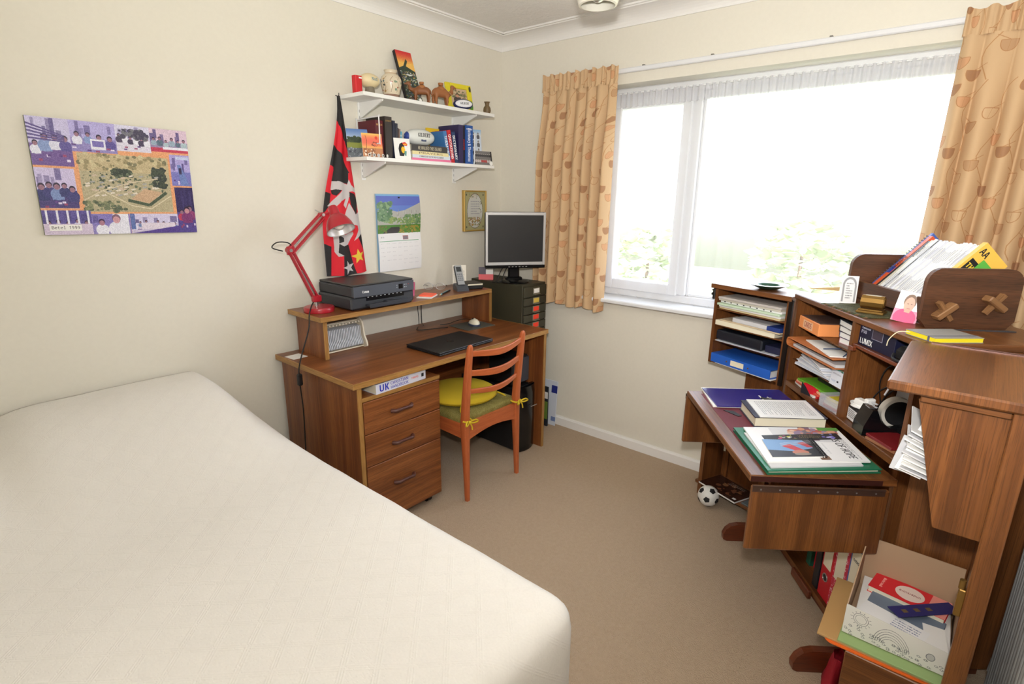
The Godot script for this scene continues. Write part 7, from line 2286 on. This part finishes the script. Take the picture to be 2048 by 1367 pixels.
	words(aa, "HIS", 0.017, T(0.0098, 0.108, -0.029, 90), mat(C(240, 206, 60), 0.5), 0.034, "Droid Sans", 700)
	var gl: Node3D = slab.call("leaflet", "lime green leaflet in front of the road atlas", "leaflet", 0.456, 0.459, 0.06, 0.15, 0.07, -0.03, mat(C(90, 180, 70), 0.5))
	gl.set_meta("label", "lime green leaflet in front of the road atlas")
	slab.call("leaflet", "dark red leaflet at the right end of the trough", "leaflet", 0.462, 0.468, 0.07, 0.12, 0.05, -0.055, mat(C(170, 30, 50), 0.5))
	# arch card, clock, raffia mat, portrait card, notebook
	var pa := Paint.new(64, 120, C(232, 232, 234), 61)
	pa.ell(0.5, 0.34, 0.42, 0.30, C(150, 150, 154)).rect(0.08, 0.34, 0.84, 0.6, C(150, 150, 154))
	pa.ell(0.5, 0.36, 0.31, 0.24, C(230, 230, 232)).rect(0.19, 0.36, 0.62, 0.58, C(230, 230, 232))
	pa.words(0.3, 0.26, 0.4, 0.6, 7, C(130, 130, 136), 0.45)
	print_card("arch_card", "white card printed with a grey arch standing on the bureau", "card", bt(0.195, y, -0.092, 72, -6), 0.052, 0.1, pa.tex(), M.paper)
	t = thing("raffia_mat", "dark green woven raffia mat under the brass clock", "mat", bt(0.335, y, -0.072, 4))
	var mm := tmat(speck_tex(C(74, 72, 42), 0.16, 0.16, 71, 128), 0.9, Vector3.ONE * 9.0)
	mm.uv1_triplanar = true
	part(t, "weave", MB.new().bx(-0.12, 0.12, 0, 0.004, -0.075, 0.065, 0.001), mm)
	for k in 17:
		part(t, "tassel", MB.new().cyl(Vector3(-0.118 + k * 0.0148, 0.0025, 0.065), Vector3(-0.121 + k * 0.0148, 0.0015, 0.077), 0.0022, 0.0014, 6), mat([C(60, 70, 40), C(120, 90, 60), C(70, 60, 40)][k % 3], 0.9))
	t = thing("brass_clock", "small brass barrel-topped clock box on the raffia mat", "clock", bt(0.385, y + 0.0043, -0.068, 48))
	part(t, "plinth", MB.new().bx(-0.04, 0.04, 0, 0.008, -0.028, 0.028, 0.002).bx(-0.035, 0.035, 0.008, 0.014, -0.024, 0.024, 0.002), M.brass)
	var oc := []
	for k in 10:
		var a := TAU * (k + 0.5) / 10.0
		oc.append(Vector2(sin(a) * 0.022, 0.037 + cos(a) * 0.022))
	part(t, "barrel", MB.new().prism(oc, -0.032, 0.032, 0), M.brass)
	part(t, "end_cap", MB.new().cyl(Vector3(0.032, 0.037, 0), Vector3(0.034, 0.037, 0), 0.016, 0.016, 20), mat(C(150, 116, 60), 0.4, 0.7))
	part(t, "glass_face", MB.new().bx(-0.022, 0.022, 0.0575, 0.0588, -0.008, 0.008), mat(C(220, 214, 196), 0.1))
	var pp := Paint.new(80, 112, C(226, 232, 238), 62)
	pp.rect(0, 0.6, 1, 0.4, C(236, 140, 170))
	pp.ell(0.5, 0.86, 0.44, 0.3, C(228, 60, 120))
	pp.ell(0.52, 0.32, 0.24, 0.24, C(120, 90, 70))
	pp.ell(0.52, 0.42, 0.2, 0.25, C(206, 166, 146))
	pp.rect(0.4, 0.56, 0.22, 0.12, C(200, 158, 138))
	pp.rect(0.42, 0.38, 0.06, 0.02, C(90, 66, 56)).rect(0.56, 0.38, 0.06, 0.02, C(90, 66, 56)).rect(0.46, 0.54, 0.12, 0.015, C(170, 100, 96))
	print_card("portrait_card", "folded photo card of a person in a pink top against the trough", "card", bt(0.50, y, -0.098, 54, -14, -8), 0.066, 0.096, pp.tex(), M.paper)
	t = thing("notebook", "grey notebook with yellow page edges on the bureau's front edge", "notebook", bt(0.705, y, -0.082, 6))
	part(t, "cover", MB.new().bx(-0.055, 0.05, 0, 0.0015, -0.068, 0.068).bx(-0.055, 0.05, 0.0125, 0.014, -0.068, 0.068).bx(-0.055, -0.0535, 0.0015, 0.0125, -0.068, 0.068), mat(C(146, 144, 142), 0.6))
	part(t, "pages", MB.new().bx(-0.0535, 0.049, 0.0015, 0.0125, -0.067, 0.067), mat(C(232, 214, 30), 0.6))
	part(t, "elastic", MB.new().bx(0.024, 0.03, -0.0002, 0.0146, -0.0686, 0.0686), mat(C(90, 92, 110), 0.7))
	part(t, "ribbon", MB.new().tube(curve([Vector3(-0.04, 0.008, 0.066), Vector3(-0.06, 0.004, 0.085), Vector3(-0.07, -0.02, 0.1), Vector3(-0.072, -0.04, 0.102)], 5), 0.0014, 5), mat(C(226, 214, 180), 0.7))
	t = thing("letter_opener", "thin dark grey letter opener lying along the trough end", "letter opener", bt(0.60, y, -0.24, -2))
	part(t, "blade", MB.new().prism([Vector2(-0.003, 0.11), Vector2(0.003, 0.11), Vector2(0.004, -0.06), Vector2(0.007, -0.11), Vector2(-0.007, -0.11), Vector2(-0.004, -0.06)], 0, 0.003, 1), mat(C(84, 84, 88), 0.4, 0.5))
	# dish on the left door's top
	t = thing("shallow_dish", "shallow dark green glazed dish on top of the left door", "dish", wt(-0.168, 1.0733, -0.085))
	part(t, "dish", MB.new().lathe([Vector2(0.0, 0.0), Vector2(0.035, 0.0), Vector2(0.042, 0.003), Vector2(0.078, 0.018), Vector2(0.082, 0.021), Vector2(0.074, 0.021), Vector2(0.048, 0.019), Vector2(0.04, 0.008), Vector2(0.0, 0.006)], 40), mat(C(48, 84, 68), 0.2))
	t = thing("paper_card", "pale folded card lying behind the green dish", "card", wt(0.03, 1.0905, -0.16, 30))
	part(t, "sheet", MB.new().prism([Vector2(-0.06, 0), Vector2(0.06, 0), Vector2(0.06, 0.016)], -0.03, -0.028, 2), M.manila)

func right_door_items() -> void:
	# folders lying on the lower box of the right door
	var t := thing("card_folder", "bright orange card folder at the bottom of the pile below the cardboard box", "folder", T(2.45, 0.3184, 1.14, 2))
	part(t, "sheet", MB.new().prism(rrect(-0.135, -0.15, 0.125, 0.155, 0.02), 0, 0.004, 1), mat(C(242, 112, 36), 0.6))
	t = thing("card_folder", "tan card folder below the cardboard box", "folder", T(2.44, 0.3227, 1.135, 1))
	part(t, "sheet", MB.new().bx(-0.14, 0.12, 0, 0.006, -0.135, 0.155, 0.001), mat(C(190, 150, 96), 0.7))
	t = thing("card_folder", "pale green card folder directly below the cardboard box", "folder", T(2.468, 0.3290, 1.14, 0))
	part(t, "sheet", MB.new().bx(-0.118, 0.112, 0, 0.006, -0.15, 0.152, 0.001), mat(C(150, 176, 116), 0.7))
	# open cardboard box
	t = thing("cardboard_box", "open cardboard box with a doodled front flap on the green folder", "box", T(2.466, 0.3354, 1.128))
	var cb := mat(C(178, 148, 118), 0.8)
	part(t, "base", MB.new().bx(-0.11, 0.112, 0, 0.003, -0.125, 0.125), cb)
	part(t, "back_wall", MB.new().bx(-0.113, 0.114, 0.003, 0.162, -0.128, -0.125), cb)
	part(t, "side_wall", MB.new().prism([Vector2(-0.125, 0.003), Vector2(0.125, 0.003), Vector2(0.127, 0.088), Vector2(-0.125, 0.162)], -0.113, -0.110, 0), cb)
	part(t, "side_wall", MB.new().prism([Vector2(-0.125, 0.003), Vector2(0.125, 0.003), Vector2(0.127, 0.066), Vector2(-0.125, 0.13)], 0.112, 0.115, 0), cb)
	var pd := Paint.new(384, 144, C(224, 222, 214), 81)
	var ik := C(90, 92, 96)
	pd.ell(0.16, 0.3, 0.075, 0.2, ik).ell(0.16, 0.3, 0.071, 0.188, C(224, 222, 214)).ell(0.16, 0.3, 0.055, 0.147, ik).ell(0.16, 0.3, 0.052, 0.138, C(224, 222, 214))
	for k in 14:
		var a := TAU * k / 14.0
		pd.line(Vector2(0.16 + cos(a) * 0.085, 0.3 + sin(a) * 0.22), Vector2(0.16 + cos(a) * 0.105, 0.3 + sin(a) * 0.27), 0.004, ik)
	for k in 5:
		var pts := []
		for j in 20:
			var a := PI + PI * j / 19.0
			pts.append([0.47 + cos(a) * (0.17 - k * 0.02), 0.75 + sin(a) * (0.6 - k * 0.08)])
		pd.path(pts, 0.004, ik)
	for k in 46:
		var cx := pd.rng.randf_range(0.02, 0.98)
		var cy := pd.rng.randf_range(0.55, 0.96) if cx > 0.05 else 0.8
		var pts := []
		for j in 10:
			var a := TAU * j / 9.0 * 1.2
			var r := 0.02 * (1.0 - j * 0.06)
			pts.append([cx + cos(a) * r, cy + sin(a) * r * 2.4])
		pd.path(pts, 0.004, ik)
	pd.ell(0.82, 0.45, 0.04, 0.16, ik).ell(0.82, 0.45, 0.035, 0.14, C(190, 190, 186))
	part(t, "front_wall", MB.new().prism([Vector2(-0.113, 0.003), Vector2(0.115, 0.003), Vector2(0.115, 0.066), Vector2(-0.113, 0.088)], 0.125, 0.128, 2), mat(C(224, 222, 214), 0.8))
	part(t, "doodles", MB.new().card(Vector3(-0.113, 0.003, 0.1284), Vector3(0.115, 0.003, 0.1284), Vector3(0.115, 0.066, 0.1284), Vector3(-0.113, 0.088, 0.1284)), tmat(pd.tex(), 0.8))
	# contents
	t = thing("white_envelope", "bulging white envelope lining the cardboard box", "envelope", T(2.468, 0.3387, 1.12, 2))
	part(t, "sheet", MB.new().bx(-0.10, 0.105, 0, 0.034, -0.115, 0.11, 0.001), M.paper)
	t = thing("grey_booklet", "slate grey booklet in the cardboard box", "booklet", T(2.472, 0.3731, 1.15, -6))
	part(t, "cover", MB.new().bx(-0.085, 0.085, 0, 0.006, -0.06, 0.07, 0.001), mat(C(112, 126, 144), 0.5))
	t = thing("paperback", "red paperback with a pale oval in the cardboard box", "book", T(2.476, 0.3731, 1.05, -8))
	part(t, "cover", MB.new().bx(-0.09, 0.088, 0, 0.0012, -0.045, 0.045).bx(-0.09, 0.088, 0.0178, 0.019, -0.045, 0.045).bx(-0.09, 0.088, 0.0012, 0.0178, -0.045, -0.0438), mat(C(222, 34, 48), 0.4))
	part(t, "pages", MB.new().bx(-0.088, 0.086, 0.0012, 0.0178, -0.0438, 0.043), M.paper_cream)
	part(t, "pale_end", MB.new().bx(0.045, 0.088, 0.019, 0.0193, -0.045, 0.045), mat(C(238, 150, 140), 0.4))
	var ov := MB.new().lathe([Vector2(0.0, 0.0194), Vector2(0.034, 0.0194), Vector2(0.034, 0.0197), Vector2(0.0, 0.0197)], 30)
	part(t, "oval_panel", ov, mat(C(240, 222, 212), 0.5))
	words(t, "underscore", 0.009, T(0.0, 0.0198, 0.0, 180, -90, 0), mat(C(150, 60, 60), 0.5), 0.05)
	words(t, "Martin Small", 0.007, T(-0.065, 0.0194, 0.0, -90, -90, 0), mat(C(250, 180, 170), 0.5), 0.05)
	t = thing("blue_bookmark", "navy blue leather bookmark lying across the red paperback", "bookmark", T(2.512, 0.3932, 1.10, -44, 0))
	part(t, "strip", MB.new().bx(-0.02, 0.02, 0, 0.0015, -0.09, 0.09), mat(C(36, 36, 104), 0.5))
	for k in 3:
		part(t, "gilt_motif", MB.new().bx(-0.006, 0.006, 0.0015, 0.0018, -0.02 + k * 0.035, -0.006 + k * 0.035), mat(C(120, 100, 70), 0.4, 0.4))
	t = thing("handwritten_note", "white handwritten note at the front of the cardboard box", "note", T(2.452, 0.3796, 1.19, -14))
	part(t, "sheet", MB.new().bx(-0.075, 0.075, 0, 0.0012, -0.034, 0.034), M.paper)
	var hn := Paint.new(96, 48, C(240, 240, 240), 83)
	hn.words(0.5, 0.2, 0.4, 0.6, 4, C(90, 100, 140), 0.3)
	part(t, "handwriting", MB.new().card(Vector3(-0.075, 0.0016, 0.034), Vector3(0.075, 0.0016, 0.034), Vector3(0.075, 0.0016, -0.034), Vector3(-0.075, 0.0016, -0.034)), tmat(hn.tex(), 0.8))
	t = thing("printed_note", "printed white slip in the right corner of the cardboard box", "note", T(2.545, 0.3796, 1.185, 8))
	part(t, "sheet", MB.new().bx(-0.025, 0.022, 0, 0.001, -0.05, 0.05), M.paper)
	# letters crammed in the rack of the right door
	var g := RandomNumberGenerator.new()
	g.seed = 15
	for k in 8:
		t = thing("rack_letter", ["lowest paper", "second paper", "third paper", "fourth paper", "fifth paper", "sixth paper", "seventh paper", "uppermost paper"][k] + " sticking out of the right door's letter rack", "letter", T(2.452, 0.862 + k * 0.0125, 1.30, g.randf_range(-6, 6), g.randf_range(-3, 3), -12 - k * 1.5), "letters in the door rack")
		part(t, "sheet", MB.new().bx(-0.05, 0.06, 0, 0.003, -0.12, 0.05), M.paper if k % 3 else M.paper_grey)
	t = thing("rack_envelope", "tall white envelope standing at the front of the letter rack", "envelope", T(2.415, 0.862, 1.335, 8, -4, -16))
	part(t, "sheet", MB.new().bx(-0.022, 0.03, 0, 0.12, -0.002, 0), M.paper)
	t = thing("rack_envelope", "white envelope leaning low at the left of the letter rack", "envelope", T(2.40, 0.852, 1.31, 20, -4, -12))
	part(t, "sheet", MB.new().bx(-0.018, 0.022, 0, 0.085, -0.002, 0), M.paper_grey)

func _ready() -> void:
	# camera
	var cam := Camera3D.new()
	cam.name = "camera"
	cam.fov = 64.1107
	cam.near = 0.05
	cam.far = 200.0
	add_child(cam)
	cam.transform = Transform3D(Basis(Vector3(0.760839, 0.013723, -0.648796), Vector3(-0.178140, 0.965786, -0.188477), Vector3(0.624012, 0.258977, 0.737252)), Vector3(2.456205, 1.453824, 2.764849))
	cam.current = true
	# sky and exposure
	var we := WorldEnvironment.new()
	we.name = "world"
	var env := Environment.new()
	env.background_mode = Environment.BG_SKY
	var sky := Sky.new()
	var sm := ProceduralSkyMaterial.new()
	sm.sky_top_color = Color(0.80, 0.85, 0.92)
	sm.sky_horizon_color = Color(0.96, 0.96, 0.96)
	sm.ground_horizon_color = Color(0.8, 0.82, 0.8)
	sm.ground_bottom_color = Color(0.4, 0.42, 0.36)
	sm.sky_energy_multiplier = 3.8
	sm.ground_energy_multiplier = 3.0
	sky.sky_material = sm
	env.sky = sky
	env.ambient_light_source = Environment.AMBIENT_SOURCE_DISABLED
	env.tonemap_mode = Environment.TONE_MAPPER_LINEAR
	env.tonemap_exposure = 0.48
	env.sdfgi_enabled = true
	env.ssao_enabled = true
	env.ssil_enabled = true
	we.environment = env
	add_child(we)
	# sun behind the house lights the garden only
	var sun := DirectionalLight3D.new()
	sun.name = "sun"
	sun.light_energy = 11.0
	sun.light_color = Color(1.0, 0.96, 0.88)
	sun.shadow_enabled = true
	add_child(sun)
	sun.rotation_degrees = Vector3(-52, 18, 0)
	# the photographer's flash, above the lens
	var flash := SpotLight3D.new()
	flash.name = "camera_flash"
	flash.light_energy = 10.2
	flash.light_color = Color(1.0, 0.99, 0.975)
	flash.spot_range = 12.0
	flash.spot_attenuation = 2.0
	flash.spot_angle = 82.0
	flash.spot_angle_attenuation = 1.0
	flash.light_size = 0.04
	flash.shadow_enabled = true
	add_child(flash)
	flash.look_at_from_position(Vector3(2.456205, 1.453824, 2.764849) + Vector3(0.0, 0.17, 0.02), Vector3(1.7, 2.85, 0.2))
	make_materials()
	setting()
	radiator()
	rail_and_curtains()
	pendant()
	bed()
	desk()
	chair()
	computer()
	filing_cabinet()
	desk_items()
	collage()
	calendar()
	oval_picture()
	flag()
	shelves()
	shelf_items()
	bureau()
	writing_flap_items()
	pigeonholes()
	left_door_items()
	bureau_top_items()
	right_door_items()
